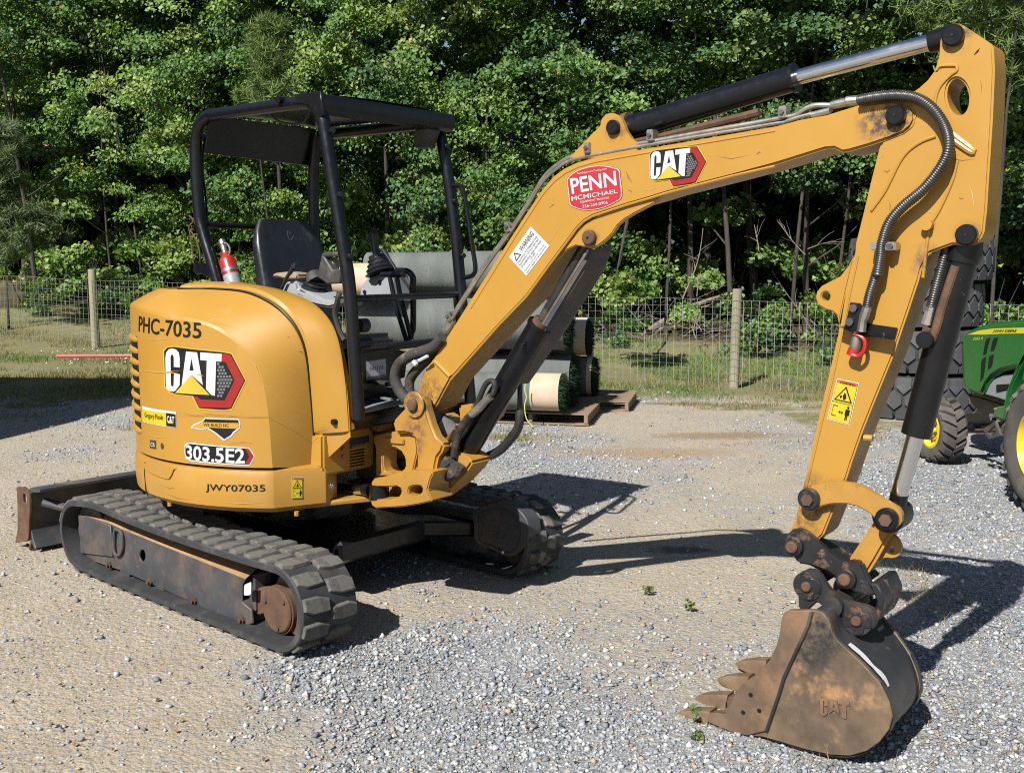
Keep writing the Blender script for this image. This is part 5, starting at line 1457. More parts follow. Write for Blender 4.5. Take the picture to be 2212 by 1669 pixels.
# ================================================================== GROUND
def vnoise(x_, y_, seed=0):
    xi, yi = np.floor(x_).astype(np.int64), np.floor(y_).astype(np.int64)
    fx, fy = x_ - xi, y_ - yi
    fx, fy = fx * fx * (3 - 2 * fx), fy * fy * (3 - 2 * fy)
    def h(a, b):
        n = (a * 374761393 + b * 668265263 + seed * 974711) & 0x7fffffff
        n = ((n ^ (n >> 13)) * 1274126177) & 0x7fffffff
        return ((n ^ (n >> 16)) & 0xffff) / 65535.0
    return (h(xi, yi) * (1 - fx) + h(xi + 1, yi) * fx) * (1 - fy) + (h(xi, yi + 1) * (1 - fx) + h(xi + 1, yi + 1) * fx) * fy
def fbm(x_, y_, seed=0, o=4):
    s, a, t = 0, 0.5, 0
    for k in range(o):
        s = s + a * vnoise(x_ * 2 ** k, y_ * 2 ** k, seed + k)
        t += a
        a *= 0.5
    return s / t
def sstep(a, b, x_):
    t = np.clip((x_ - a) / (b - a), 0, 1)
    return t * t * (3 - 2 * t)
def gz(x_, y_):
    x_, y_ = np.asarray(x_, float), np.asarray(y_, float)
    t = np.maximum(y_ - 12 - 0.4 * x_, 0)
    fd_ = np.maximum(y_ - (13.8 - 0.412 * (x_ - 2.97)) - 0.4, 0)
    rise = 0.085 * fd_ * fd_ / (fd_ + 1.5)                  # the ground climbs gently into the woods
    return rise + 0.025 * (t - (1 - np.exp(-t))) + 0.05 * (fbm(x_ * 0.35, y_ * 0.35, 3, 3) - 0.5) * sstep(7, 11, y_)
def gravel_mask(x_, y_):
    g = 2.1 * (fbm(x_ * 0.5, y_ * 0.5, 11, 5) - 0.5) + 0.40
    g = g + 0.45 * np.exp(-((x_ - 0.1) ** 2 / 1.6 + (y_ - 3.2) ** 2 / 0.7)) + 0.45 * sstep(1.6, 3.0, x_) * sstep(13, 9, y_)
    g = g + 0.55 * np.exp(-((x_ + 0.75) ** 2 / 0.35 + (y_ - 4.25) ** 2 / 0.12)) + 0.3 * np.exp(-((x_ + 5) ** 2 / 3 + (y_ - 10.5) ** 2 / 3))
    g = g - 0.42 * np.exp(-((x_ - 0.7) ** 2 / 1.4 + (y_ - 5.7) ** 2 / 1.6)) - 0.42 * np.exp(-((x_ + 2.6) ** 2 / 1.2 + (y_ - 4.6) ** 2 / 3.5)) - 0.3 * np.exp(-((x_ + 3.6) ** 2 / 1.5 + (y_ - 7.5) ** 2 / 2))
    return np.clip(g, 0, 1)
def grass_mask(x_, y_):
    e = 12.3 + 1.4 * (fbm(x_ * 0.5, y_ * 0.5, 21, 3) - 0.5) - 0.0 * x_
    m_ = sstep(-0.6, 1.2, y_ - e)
    patch = sstep(0.52, 0.75, fbm(x_ * 0.9 + 40, y_ * 1.5, 31, 4)) * sstep(8.5, 10.5, y_) * 0.75
    return np.clip(np.maximum(m_, patch), 0, 1)
def litter_mask(x_, y_):
    fy = 13.8 - 0.412 * (x_ - 2.97)
    return sstep(3.2, 4.8, y_ - fy + 1.6 * (fbm(x_ * 0.6, y_ * 0.6, 41, 3) - 0.5))

xs = np.concatenate([np.linspace(-150, -14, 18)[:-1], np.arange(-14, 14.01, 0.14), np.linspace(14, 150, 18)[1:]])
ys = np.concatenate([np.linspace(-80, 1.5, 12)[:-1], np.arange(1.5, 24, 0.13), np.linspace(24, 260, 24)[1:]])
GX, GY = np.meshgrid(xs, ys)
GZ = gz(GX, GY) + 0.010 * (fbm(GX * 3, GY * 3, 5, 3) - 0.5) * sstep(20, 12, GY)
me = bpy.data.meshes.new('ground')
nx, ny = len(xs), len(ys)
idx = np.arange(nx * ny).reshape(ny, nx)
quads = np.stack([idx[:-1, :-1], idx[:-1, 1:], idx[1:, 1:], idx[1:, :-1]], -1).reshape(-1, 4)
def mesh_np(me, verts, faces, smooth=True):
    k = faces.shape[1]
    me.vertices.add(len(verts))
    me.vertices.foreach_set('co', np.ascontiguousarray(verts, np.float32).ravel())
    me.loops.add(faces.size)
    me.loops.foreach_set('vertex_index', np.ascontiguousarray(faces, np.int32).ravel())
    me.polygons.add(len(faces))
    me.polygons.foreach_set('loop_start', np.arange(0, faces.size, k, dtype=np.int32))
    me.polygons.foreach_set('loop_total', np.full(len(faces), k, np.int32))
    if smooth:
        me.polygons.foreach_set('use_smooth', np.ones(len(faces), bool))
    me.update(calc_edges=True)
mesh_np(me, np.stack([GX, GY, GZ], -1).reshape(-1, 3), quads)
for nm, fn in (('gravel', gravel_mask), ('grass', grass_mask), ('litter', litter_mask)):
    at = me.attributes.new(nm, 'FLOAT', 'POINT')
    at.data.foreach_set('value', fn(GX, GY).astype(np.float32).ravel())

def ground_mat():
    m = bpy.data.materials.new('gravel_yard')
    m.use_nodes = True
    nt = m.node_tree
    b = nt.nodes['Principled BSDF']
    N = nt.nodes.new
    tc = N('ShaderNodeTexCoord')
    def noise(sc, d=6, r=0.6):
        n = N('ShaderNodeTexNoise'); n.inputs['Scale'].default_value = sc; n.inputs['Detail'].default_value = d; n.inputs['Roughness'].default_value = r
        link(nt, tc.outputs['Object'], n.inputs['Vector']); return n.outputs['Fac']
    def mr(s, a, b_, c=0.0, d=1.0):
        r = N('ShaderNodeMapRange'); r.inputs['From Min'].default_value = a; r.inputs['From Max'].default_value = b_
        r.inputs['To Min'].default_value = c; r.inputs['To Max'].default_value = d; link(nt, s, r.inputs['Value']); return r.outputs[0]
    def mix(f, c1, c2, mode='MIX'):
        x = N('ShaderNodeMix'); x.data_type = 'RGBA'; x.blend_type = mode
        if isinstance(f, float): x.inputs[0].default_value = f
        else: link(nt, f, x.inputs[0])
        for s, c in ((6, c1), (7, c2)):
            if hasattr(c, 'node'): link(nt, c, x.inputs[s])
            else: x.inputs[s].default_value = (*c, 1)
        return x.outputs[2]
    def attr(n):
        a = N('ShaderNodeAttribute'); a.attribute_name = n; return a.outputs['Fac']
    def math_(op, a, b_):
        x = N('ShaderNodeMath'); x.operation = op
        for i, c in enumerate((a, b_)):
            if hasattr(c, 'node'): link(nt, c, x.inputs[i])
            else: x.inputs[i].default_value = c
        return x.outputs[0]
    dirt = mix(mr(noise(2.2), 0.3, 0.7), (0.295, 0.245, 0.172), (0.41, 0.35, 0.258))
    dirt = mix(mr(noise(30, 8, 0.7), 0.35, 0.7), dirt, (0.275, 0.24, 0.19))
    # chips of stone pressed into the dirt
    def chips(scale, cols):
        v = N('ShaderNodeTexVoronoi'); v.inputs['Scale'].default_value = scale; v.inputs['Randomness'].default_value = 1.0
        link(nt, tc.outputs['Object'], v.inputs['Vector'])
        cr = N('ShaderNodeValToRGB'); cr.color_ramp.interpolation = 'CONSTANT'
        el = cr.color_ramp.elements
        el[0].position = 0; el[0].color = (*cols[0], 1); el[1].position = 1.0 / len(cols); el[1].color = (*cols[1], 1)
        for i, c in enumerate(cols[2:]):
            e = el.new((i + 2) / len(cols)); e.color = (*c, 1)
        sp_ = N('ShaderNodeSeparateColor'); link(nt, v.outputs['Color'], sp_.inputs[0])
        link(nt, sp_.outputs[0], cr.inputs[0])
        return cr.outputs[0], v.outputs['Distance'], sp_.outputs[1]
    GC = [(0.19, 0.205, 0.225), (0.26, 0.275, 0.295), (0.33, 0.33, 0.325), (0.15, 0.162, 0.18), (0.35, 0.32, 0.265), (0.29, 0.305, 0.32), (0.22, 0.235, 0.255), (0.48, 0.47, 0.455)]
    c1, d1, s1 = chips(85.0, GC)
    c2, d2, s2 = chips(38.0, GC)
    edge1 = mr(d1, 0.003, 0.010, 1.0, 0.6)
    grav = mix(0.5, c1, c2)
    grav = mix(mr(d2, 0.15, 0.55, 0.0, 0.45), grav, (0.16, 0.157, 0.152))
    gm = math_('ADD', attr('gravel'), mr(noise(9, 8, 0.75), 0.2, 0.8, -0.45, 0.45))
    gm = mr(gm, 0.25, 0.75)
    chipm = math_('MULTIPLY', mr(s2, 0.74, 0.78), mr(d2, 0.42, 0.34))
    base = mix(chipm, dirt, c2)
    base = mix(math_('MULTIPLY', mr(s1, 0.72, 0.74), mr(d1, 0.5, 0.4)), base, c1)
    base = mix(gm, base, grav)
    gr = mix(mr(noise(4, 8, 0.7), 0.35, 0.65), (0.085, 0.125, 0.038), (0.20, 0.175, 0.095))
    gr = mix(mr(noise(40, 6, 0.7), 0.4, 0.65), gr, (0.19, 0.15, 0.085))
    grm = mr(math_('ADD', attr('grass'), mr(noise(7, 8, 0.75), 0.2, 0.8, -0.4, 0.4)), 0.35, 0.7)
    base = mix(grm, base, gr)
    lit = mix(mr(noise(26, 8, 0.7), 0.35, 0.65), (0.030, 0.026, 0.014), (0.075, 0.055, 0.032))
    base = mix(mr(attr('litter'), 0.3, 0.7), base, lit)
    # oily patch on the gravel and damp brown stains
    for cx, cy, rx, ry, col in ((1.0, 6.05, 0.22, 0.10, (0.055, 0.05, 0.045)), (-2.95, 4.75, 0.5, 0.25, (0.30, 0.19, 0.10)), (2.1, 10.1, 0.8, 0.25, (0.20, 0.13, 0.07)), (1.2, 9.2, 1.0, 0.3, (0.28, 0.19, 0.11))):
        mp = N('ShaderNodeMapping'); mp.inputs['Location'].default_value = (-cx / rx, -cy / ry, 0); mp.inputs['Scale'].default_value = (1 / rx, 1 / ry, 0)
        link(nt, tc.outputs['Object'], mp.inputs[0])
        ln = N('ShaderNodeVectorMath'); ln.operation = 'LENGTH'; link(nt, mp.outputs[0], ln.inputs[0])
        f = mr(math_('ADD', ln.outputs['Value'], mr(noise(11, 6), 0.2, 0.8, -0.6, 0.6)), 1.1, 0.5, 0.0, 0.75)
        base = mix(f, base, col)
    link(nt, base, b.inputs['Base Color'])
    b.inputs['Roughness'].default_value = 0.92
    b.inputs['Specular IOR Level'].default_value = 0.25
    bp1 = N('ShaderNodeBump'); bp1.inputs['Strength'].default_value = 0.75; bp1.inputs['Distance'].default_value = 0.012
    hh = math_('ADD', math_('MULTIPLY', d2, -0.8), math_('MULTIPLY', d1, -0.5))
    hh = math_('ADD', hh, noise(55, 8, 0.75))
    link(nt, hh, bp1.inputs['Height'])
    link(nt, bp1.outputs[0], b.inputs['Normal'])
    return m
me.materials.append(ground_mat())
gobj = bpy.data.objects.new('ground', me)
COL.objects.link(gobj)
tag(gobj, 'gravel and dirt yard running back to grass and forest floor', None, None, 'structure')

def attr_mat(name, attr='col', rough=0.85, trans=0.0, spec=0.3, bump=0.0, back=1.0):
    m = bpy.data.materials.new(name)
    m.use_nodes = True
    nt = m.node_tree
    b = nt.nodes['Principled BSDF']
    a = nt.nodes.new('ShaderNodeAttribute')
    a.attribute_name = attr
    link(nt, a.outputs['Color'], b.inputs['Base Color'])
    b.inputs['Roughness'].default_value = rough
    b.inputs['Specular IOR Level'].default_value = spec
    if trans:
        t = nt.nodes.new('ShaderNodeBsdfTranslucent')
        mx = nt.nodes.new('ShaderNodeMix')
        mx.data_type = 'RGBA'
        mx.blend_type = 'MULTIPLY'
        mx.inputs[0].default_value = 1.0
        link(nt, a.outputs['Color'], mx.inputs[6])
        mx.inputs[7].default_value = (1.25, 1.35, 0.55, 1)
        link(nt, mx.outputs[2], t.inputs['Color'])
        ms_ = nt.nodes.new('ShaderNodeMixShader')
        ms_.inputs[0].default_value = trans
        link(nt, b.outputs[0], ms_.inputs[1])
        link(nt, t.outputs[0], ms_.inputs[2])
        link(nt, ms_.outputs[0], nt.nodes['Material Output'].inputs['Surface'])
    if bump:
        n = nt.nodes.new('ShaderNodeTexNoise'); n.inputs['Scale'].default_value = 120
        bp = nt.nodes.new('ShaderNodeBump'); bp.inputs['Strength'].default_value = bump; bp.inputs['Distance'].default_value = 0.004
        link(nt, n.outputs['Fac'], bp.inputs['Height']); link(nt, bp.outputs[0], b.inputs['Normal'])
    return m
def set_col(me, cols):
    at = me.color_attributes.new('col', 'FLOAT_COLOR', 'POINT')
    at.data.foreach_set('color', np.c_[cols, np.ones(len(cols))].astype(np.float32).ravel())

# loose crushed stone
def rand_rot(n):
    q = rng.normal(size=(n, 4))
    q /= np.linalg.norm(q, axis=1)[:, None]
    w, x_, y_, z_ = q.T
    return np.stack([1 - 2 * (y_ ** 2 + z_ ** 2), 2 * (x_ * y_ - z_ * w), 2 * (x_ * z_ + y_ * w),
                     2 * (x_ * y_ + z_ * w), 1 - 2 * (x_ ** 2 + z_ ** 2), 2 * (y_ * z_ - x_ * w),
                     2 * (x_ * z_ - y_ * w), 2 * (y_ * z_ + x_ * w), 1 - 2 * (x_ ** 2 + y_ ** 2)], -1).reshape(n, 3, 3)
def stones():
    NC = 300000
    y_ = 2.3 * (14.0 / 2.3) ** rng.random(NC)
    x_ = (rng.random(NC) * 2 - 1) * (0.56 * y_ + 0.5)
    g = gravel_mask(x_, y_)
    fine = vnoise(x_ * 5, y_ * 5, 77)
    keep = rng.random(NC) < np.clip((0.045 + 0.955 * sstep(0.25, 0.8, g + 0.35 * (fine - 0.5))), 0, 1) * (1 - 0.85 * grass_mask(x_, y_)) * np.where(y_ > 9, 0.55, 0.8)
    x_, y_ = x_[keep], y_[keep]
    n = len(x_)
    sz = np.clip(rng.lognormal(math.log(0.0074), 0.50, n), 0.0035, 0.026) * np.clip(0.85 + 0.045 * (y_ - 4), 0.85, 1.4)
    oct_ = np.array([[1, 0, 0], [-1, 0, 0], [0, 1, 0], [0, -1, 0], [0, 0, 1], [0, 0, -1]], float)
    fc = np.array([[0, 2, 4], [2, 1, 4], [1, 3, 4], [3, 0, 4], [2, 0, 5], [1, 2, 5], [3, 1, 5], [0, 3, 5]])
    v = oct_[None] * (1 + 0.35 * (rng.random((n, 6, 1)) - 0.5)) + 0.35 * (rng.random((n, 6, 3)) - 0.5)
    v = v * (np.stack([np.ones(n), 0.6 + 0.4 * rng.random(n), 0.45 + 0.4 * rng.random(n)], -1)[:, None, :])
    v = np.einsum('nij,nkj->nki', rand_rot(n), v)
    v[:, :, 2] *= 0.75
    v = v * sz[:, None, None] + np.stack([x_, y_, gz(x_, y_) + sz * 0.28], -1)[:, None, :]
    f = (fc[None] + (np.arange(n) * 6)[:, None, None]).reshape(-1, 3)
    pal = np.array([(0.195, 0.212, 0.236), (0.265, 0.282, 0.306), (0.13, 0.145, 0.163), (0.30, 0.31, 0.32), (0.36, 0.36, 0.35), (0.50, 0.49, 0.475), (0.33, 0.275, 0.205), (0.30, 0.20, 0.145)])
    pr = np.array([.24, .25, .12, .18, .10, .05, .05, .01])
    c = pal[rng.choice(8, n, p=pr / pr.sum())] * (0.8 + 0.4 * rng.random((n, 1)))
    me = bpy.data.meshes.new('gravel')
    mesh_np(me, v.reshape(-1, 3), f, False)
    set_col(me, np.repeat(c, 6, axis=0))
    me.materials.append(attr_mat('crushed_stone', bump=0.2))
    o = bpy.data.objects.new('gravel', me)
    COL.objects.link(o)
    tag(o, 'loose grey and white crushed stone scattered over the yard', 'gravel', None, 'stuff')
stones()

def blades(name, x_, y_, hgt, wid, cols, label, lean=0.5):
    n = len(x_)
    a = rng.random(n) * 2 * math.pi
    z0 = gz(x_, y_)
    dx, dy = np.cos(a), np.sin(a)
    la = rng.random(n) * 2 * math.pi
    ln = lean * rng.random(n) * hgt
    P0 = np.stack([x_ - dx * wid, y_ - dy * wid, z0 - 0.005], -1)
    P1 = np.stack([x_ + dx * wid, y_ + dy * wid, z0 - 0.005], -1)
    P2 = np.stack([x_ + np.cos(la) * ln, y_ + np.sin(la) * ln, z0 + hgt * (1 - 0.25 * lean)], -1)
    me = bpy.data.meshes.new(name)
    mesh_np(me, np.stack([P0, P1, P2], 1).reshape(-1, 3), np.arange(3 * n).reshape(-1, 3), False)
    set_col(me, np.repeat(cols, 3, axis=0))
    me.materials.append(attr_mat(name + '_blade', rough=0.7, trans=0.3, spec=0.2))
    o = bpy.data.objects.new(name, me)
    COL.objects.link(o)
    tag(o, label, 'grass', None, 'stuff')
    return o
def grass():
    n = 260000
    y_ = 9.5 * (26 / 9.5) ** rng.random(n)
    x_ = (rng.random(n) * 2 - 1) * (0.56 * y_ + 0.5)
    gm_ = grass_mask(x_, y_) * (1 - 0.8 * litter_mask(x_, y_))
    cl = fbm(x_ * 1.3, y_ * 1.3, 51, 4)
    k = rng.random(n) < gm_ * sstep(0.30, 0.62, cl + 0.2 * (fbm(x_ * 6, y_ * 6, 61, 2) - 0.5))
    x_, y_, cl = x_[k], y_[k], cl[k]
    n = len(x_)
    green = sstep(0.33, 0.52, fbm(x_ * 0.5 + 9, y_ * 0.5, 71, 3)) * sstep(12.2, 13.4, y_)
    c = np.where((rng.random(n) < 0.22 + 0.76 * green)[:, None], np.array([0.105, 0.175, 0.045]), np.array([0.26, 0.20, 0.11])) * (0.7 + 0.6 * rng.random((n, 1)))
    blades('grass', x_, y_, (0.035 + 0.085 * rng.random(n)) * np.where(y_ < 12.5, 0.6, 1.0), 0.004 + 0.004 * rng.random(n), c, 'patchy green and dry grass along both sides of the wire fence', 0.9)
grass()
# white clover heads in the left grass
def clover():
    pts = []
    n = 260
    x_ = -9 + 5.2 * rng.random(n); y_ = 14.6 + 2.6 * rng.random(n)
    keep = fbm(x_ * 1.2, y_ * 1.2, 81, 3) > 0.5
    x_, y_ = x_[keep], y_[keep]
    n = len(x_)
    oct_ = np.array([[1, 0, 0], [-1, 0, 0], [0, 1, 0], [0, -1, 0], [0, 0, 1], [0, 0, -1]], float) * 0.014
    fc = np.array([[0, 2, 4], [2, 1, 4], [1, 3, 4], [3, 0, 4], [2, 0, 5], [1, 2, 5], [3, 1, 5], [0, 3, 5]])
    v = oct_[None] + np.stack([x_, y_, gz(x_, y_) + 0.06 + 0.04 * rng.random(n)], -1)[:, None]
    me = bpy.data.meshes.new('clover_flowers')
    mesh_np(me, v.reshape(-1, 3), (fc[None] + (np.arange(n) * 6)[:, None, None]).reshape(-1, 3))
    set_col(me, np.tile([0.62, 0.64, 0.58], (n * 6, 1)))
    me.materials.append(attr_mat('clover_white'))
    o = bpy.data.objects.new('clover_flowers', me)
    COL.objects.link(o)
    tag(o, 'white clover flower heads in the grass left of the excavator', 'flowers', None, 'stuff')
clover()

# ================================================================== WIRE FENCE
f0, f1 = np.array([2.97, 13.80]), np.array([-7.24, 18.0])
fdir = (f1 - f0) / np.linalg.norm(f1 - f0)
SPC = np.linalg.norm(f1 - f0) / 3
M_['wire'] = mk('galvanised_wire', (0.48, 0.50, 0.52), 0.4, metal=0.6, var=0.1)
M_['post_wood'] = mk('weathered_post', (0.20, 0.19, 0.125), 0.85, var=0.2, vscale=5, bump=0.3, bscale=40, stretch=(1, 1, 0.15),
                     layers=[((0.28, 0.24, 0.17), 6, 0.45, 0.65, 0.9, 0.7), ((0.07, 0.065, 0.05), 18, 0.62, 0.72, 0.9, 0.7)])
FNC = thing('wire_fence', (f0[0], f0[1], 0), 'galvanised square mesh wire fence on round wooden posts before the woods', 'fence')
for k in (-2, -1, 0, 1, 2, 3, 4, 5):
    p = f0 + fdir * SPC * k
    z0 = float(gz(p[0], p[1]))
    h = 1.36 if k >= 3 else 1.33
    tl = rng.normal(0, 0.012, 2)
    path_ = [(p[0] + tl[0] * t, p[1] + tl[1] * t, z0 - 0.1 + (h + 0.1) * t) for t in (0, 0.3, 0.6, 0.985, 1.0)]
    r0 = 0.066 if k == 0 else 0.072
    MB().tube(path_, [r0 * 1.04, r0, r0 * 0.97, r0 * 0.93, r0 * 0.86], 14).build('post', M_['post_wood'], FNC)
wv, wf = [], []
def wire_seg(a, b, r):
    a, b = np.array(a, float), np.array(b, float)
    d = b - a
    d /= np.linalg.norm(d)
    u_ = np.cross(d, [0, 1, 0]) if abs(d[1]) < 0.9 else np.cross(d, [1, 0, 0])
    u_ /= np.linalg.norm(u_)
    w_ = np.cross(d, u_)
    o = len(wv)
    for e in (a, b):
        for k in range(3):
            an = 2 * math.pi * k / 3
            wv.append(e + r * (math.cos(an) * u_ + math.sin(an) * w_))
    for k in range(3):
        wf.append((o + k, o + (k + 1) % 3, o + 3 + (k + 1) % 3, o + 3 + k))
LEN0, LEN1 = -2 * SPC, 5 * SPC
NH = 13
nor = np.array([fdir[1], -fdir[0]])
if nor[1] > 0:
    nor = -nor
def fpt(s, hgt):
    p = f0 + fdir * s + nor * 0.075
    sag = 0.012 * math.sin(s * 2.1) + 0.008 * math.sin(s * 5.3 + hgt * 3)
    return (p[0], p[1], float(gz(p[0], p[1])) + 0.02 + hgt + sag * (hgt / 1.2))
ss = np.arange(LEN0, LEN1, 0.6)
for i in range(NH):
    h = 1.16 * (i / (NH - 1))
    for a, b in zip(ss[:-1], ss[1:]):
        wire_seg(fpt(a, h), fpt(b, h), 0.0032 if i == NH - 1 else 0.0023)
for s in np.arange(LEN0, LEN1, 0.102):
    j = 0.01 * math.sin(s * 17)
    wire_seg(fpt(s, 0), fpt(s + j, 0.58), 0.0021)
    wire_seg(fpt(s + j, 0.58), fpt(s, 1.16), 0.0021)
mb = MB(); mb.add(wv, wf)
wm = mb.build('wire_mesh', M_['wire'], FNC, smooth=False)
wm['kind'] = 'stuff'

# ================================================================== TREES
def leaf_cloud(centers, radii, per, size, palette, seed, upb=0.55, flatten=0.45, out_from=None):
    """leaf-sized folded faces gathered in sprays; returns verts, faces, colours"""
    r_ = np.random.default_rng(seed)
    nC = len(centers)
    n = nC * per
    ci = np.repeat(np.arange(nC), per)
    g = r_.normal(size=(n, 3))
    g /= np.linalg.norm(g, axis=1)[:, None]
    rad = r_.random(n) ** 0.5
    off = g * rad[:, None] * radii[ci][:, None]
    off[:, 2] *= flatten
    off[:, 2] -= 0.35 * (off[:, 0] ** 2 + off[:, 1] ** 2) / (radii[ci] + 1e-6)      # sprays droop at their rim
    p = centers[ci] + off
    nr = r_.normal(size=(n, 3)) * 0.62
    nr[:, 2] += upb * 1.1
    nr += np.array([-0.25, -0.55, 0.15])             # blades turn to the light
    if out_from is not None:
        o = p - out_from
        o /= (np.linalg.norm(o, axis=1)[:, None] + 1e-6)
        nr += 0.3 * o
    nr /= np.linalg.norm(nr, axis=1)[:, None]
    t = np.cross(nr, r_.normal(size=(n, 3)))
    t /= np.linalg.norm(t, axis=1)[:, None]
    s_ = np.cross(nr, t)
    sz = size * (0.6 + 0.8 * r_.random(n))[:, None]
    fold = nr * sz * 0.16
    v = np.stack([p - t * sz * 0.5, p + s_ * sz * 0.42 + fold, p + t * sz * 0.55 - nr * sz * 0.12, p - s_ * sz * 0.42 + fold], 1)
    f4 = np.arange(4 * n).reshape(-1, 4)
    f = np.concatenate([f4[:, [0, 1, 2]], f4[:, [0, 2, 3]]])
    cc = palette[r_.choice(len(palette), nC)][ci]
    c = cc * (0.80 + 0.66 * r_.random((n, 1)))
    yl = r_.random(n) < 0.012
    c[yl] = np.array([0.33, 0.24, 0.05]) * (0.8 + 0.4 * r_.random((yl.sum(), 1)))
    return v.reshape(-1, 3), f, np.repeat(c, 4, axis=0)
LEAF = attr_mat('broad_leaf', rough=0.5, trans=0.30, spec=0.35)
NEEDLE = attr_mat('pine_needle', rough=0.6, trans=0.15, spec=0.3)
BARK = mk('grey_brown_bark', (0.038, 0.031, 0.026), 0.9, var=0.35, vscale=9, bump=0.6, bscale=30, stretch=(1, 1, 0.25), layers=[((0.095, 0.085, 0.072), 7, 0.54, 0.70, 0.9, 0.7)])
DEAD = mk('bleached_dead_wood', (0.17, 0.14, 0.11), 0.85, var=0.35, vscale=10, bump=0.4, layers=[((0.09, 0.07, 0.05), 9, 0.5, 0.65, 0.9, 0.8)])
PAL = [np.array([(0.100, 0.185, 0.048), (0.078, 0.150, 0.042), (0.130, 0.210, 0.054), (0.062, 0.124, 0.040)]),
       np.array([(0.066, 0.135, 0.047), (0.086, 0.155, 0.047), (0.052, 0.108, 0.042), (0.104, 0.165, 0.048)]),
       np.array([(0.122, 0.205, 0.050), (0.150, 0.235, 0.060), (0.096, 0.172, 0.045), (0.168, 0.228, 0.064)])]
def crown_mesh(name, seed, rx, z0, z1, nC, per, size, pal, rr=(0.30, 0.58), holes=0.0):
    r_ = np.random.default_rng(seed)
    c, k = [], 0
    lump = r_.random((7, 3))
    nb_ = max(6, nC // 8)                                   # boughs: sprays gather on them, gaps stay between
    ba, bt_ = r_.random(nb_) * 2 * math.pi, (np.arange(nb_) + r_.random(nb_)) / nb_
    while len(c) < nC:
        kb = int(r_.integers(nb_))
        a = ba[kb] + r_.normal(0, 0.36)
        t = min(0.999, max(0.0, bt_[kb] + r_.normal(0, 0.036)))
        prof = math.sin(math.pi * (0.12 + 0.80 * t)) ** 0.7                # crown outline by height
        rad = rx * prof * (0.35 + 0.65 * r_.random() ** 0.45)
        rad *= 0.78 + 0.44 * math.sin(a * 3 + 5 * t + seed) * 0.5 + 0.2 * r_.random()
        c.append((rad * math.cos(a), rad * math.sin(a), z0 + (z1 - z0) * t))
    c = np.array(c)
    rad = r_.uniform(rr[0], rr[1], nC)
    v, f, col = leaf_cloud(c, rad, per, size, pal, seed + 5, out_from=np.array([0, 0, (z0 + z1) / 2]))
    me = bpy.data.meshes.new(name)
    mesh_np(me, v, f, False)
    set_col(me, col)
    me.materials.append(LEAF)
    return me
CR_ = [crown_mesh('crown', 101, 2.3, 0.6, 10.5, 230, 165, 0.074, PAL[0]),
       crown_mesh('crown', 102, 2.1, 0.9, 10.5, 230, 165, 0.070, PAL[1]),
       crown_mesh('crown', 103, 2.5, 0.4, 9.8, 230, 175, 0.074, PAL[2]),
       crown_mesh('crown', 104, 2.4, 2.7, 11.0, 230, 165, 0.074, PAL[1]),
       crown_mesh('crown', 105, 2.2, 2.5, 10.0, 230, 165, 0.072, PAL[0])]
def trunk_mb(x_, y_, z0, h, r0, seed, limbs=4, lean=0.03):
    r_ = np.random.default_rng(seed)
    pts = [np.array([x_, y_, z0 - 0.2])]
    d = np.array([r_.normal(0, lean), r_.normal(0, lean), 1.0])
    n = 8
    for i in range(n):
        d[:2] += r_.normal(0, 0.025, 2)
        pts.append(pts[-1] + d * (h / n))
    rad = [r0 * (1.25 if i == 0 else 1.0) * (1 - 0.75 * i / n) for i in range(n + 1)]
    mb = MB().tube(pts, rad, 9)
    for k in range(limbs):
        i = int(r_.integers(2, n - 1))
        a = r_.random() * 2 * math.pi
        L = h * r_.uniform(0.12, 0.22)
        q = pts[i]
        mb.tube([q, q + np.array([math.cos(a) * L * .5, math.sin(a) * L * .5, L * .35]), q + np.array([math.cos(a) * L, math.sin(a) * L, L * .9])], [rad[i] * .45, rad[i] * .3, rad[i] * .1], 6)
    return mb
def tree(x_, y_, h, r0, crown, sc, seed, label, group='trees along the fence', rot=None):
    z0 = float(gz(x_, y_))
    t = thing('broadleaf_tree', (x_, y_, z0), label, 'tree', group)
    trunk_mb(x_, y_, z0, h * 0.5, r0 * 0.75, seed, 3).build('trunk', BARK, t)
    if crown is not None:
        rz = (random.Random(seed).random() - 0.5) * 1.1 if rot is None else rot
        inst('crown', CR_[crown], t, Matrix.Translation((x_, y_, z0)) @ Matrix.Rotation(rz, 4, 'Z') @ Matrix.Diagonal((sc[0], sc[0], sc[1], 1)))
    return t
def fy(x_):
    return 13.8 - 0.412 * (x_ - 2.97)
# front row: (x, metres behind the fence, height, trunk radius, crown kind, scale, what sets it apart)
FRONT = [(-11.8, 4.2, 11, .12, 3, (1.1, 1.0), 'leafy tree with a bare pale trunk at the left edge behind the fence'),
         (-9.6, 5.2, 11, .10, 4, (1.15, 1.05), 'dark leafy tree above the small pine at left'),
         (-7.0, 4.2, 10, .09, 2, (1.0, 1.0), 'bright green maple left of the canopy, behind the left fence post'),
         (-4.9, 3.9, 10, .09, 0, (1.0, 1.05), 'broad light green tree seen through the left half of the canopy'),
         (-2.7, 4.0, 10, .09, 2, (0.95, 1.1), 'yellow-green tree seen through the right half of the canopy'),
         (-0.7, 3.7, 10, .09, 1, (1.05, 1.05), 'vine-covered green tree just right of the canopy'),
         (1.3, 3.9, 10, .09, 0, (1.05, 0.95), 'dense vine-hung tree above the turf rolls and boom elbow'),
         (3.3, 4.6, 11, .09, 3, (1.15, 0.95), 'high-crowned tree above the fence post right of the boom'),
         (5.2, 4.2, 11, .08, 3, (1.05, 1.0), 'high-crowned tree behind the stick cylinder'),
         (7.2, 4.0, 11, .09, 4, (1.05, 1.0), 'leafy tree behind the stick head at right'),
         (9.2, 4.2, 10, .09, 1, (1.0, 1.0), 'green tree at the right edge beyond the tyre stack')]
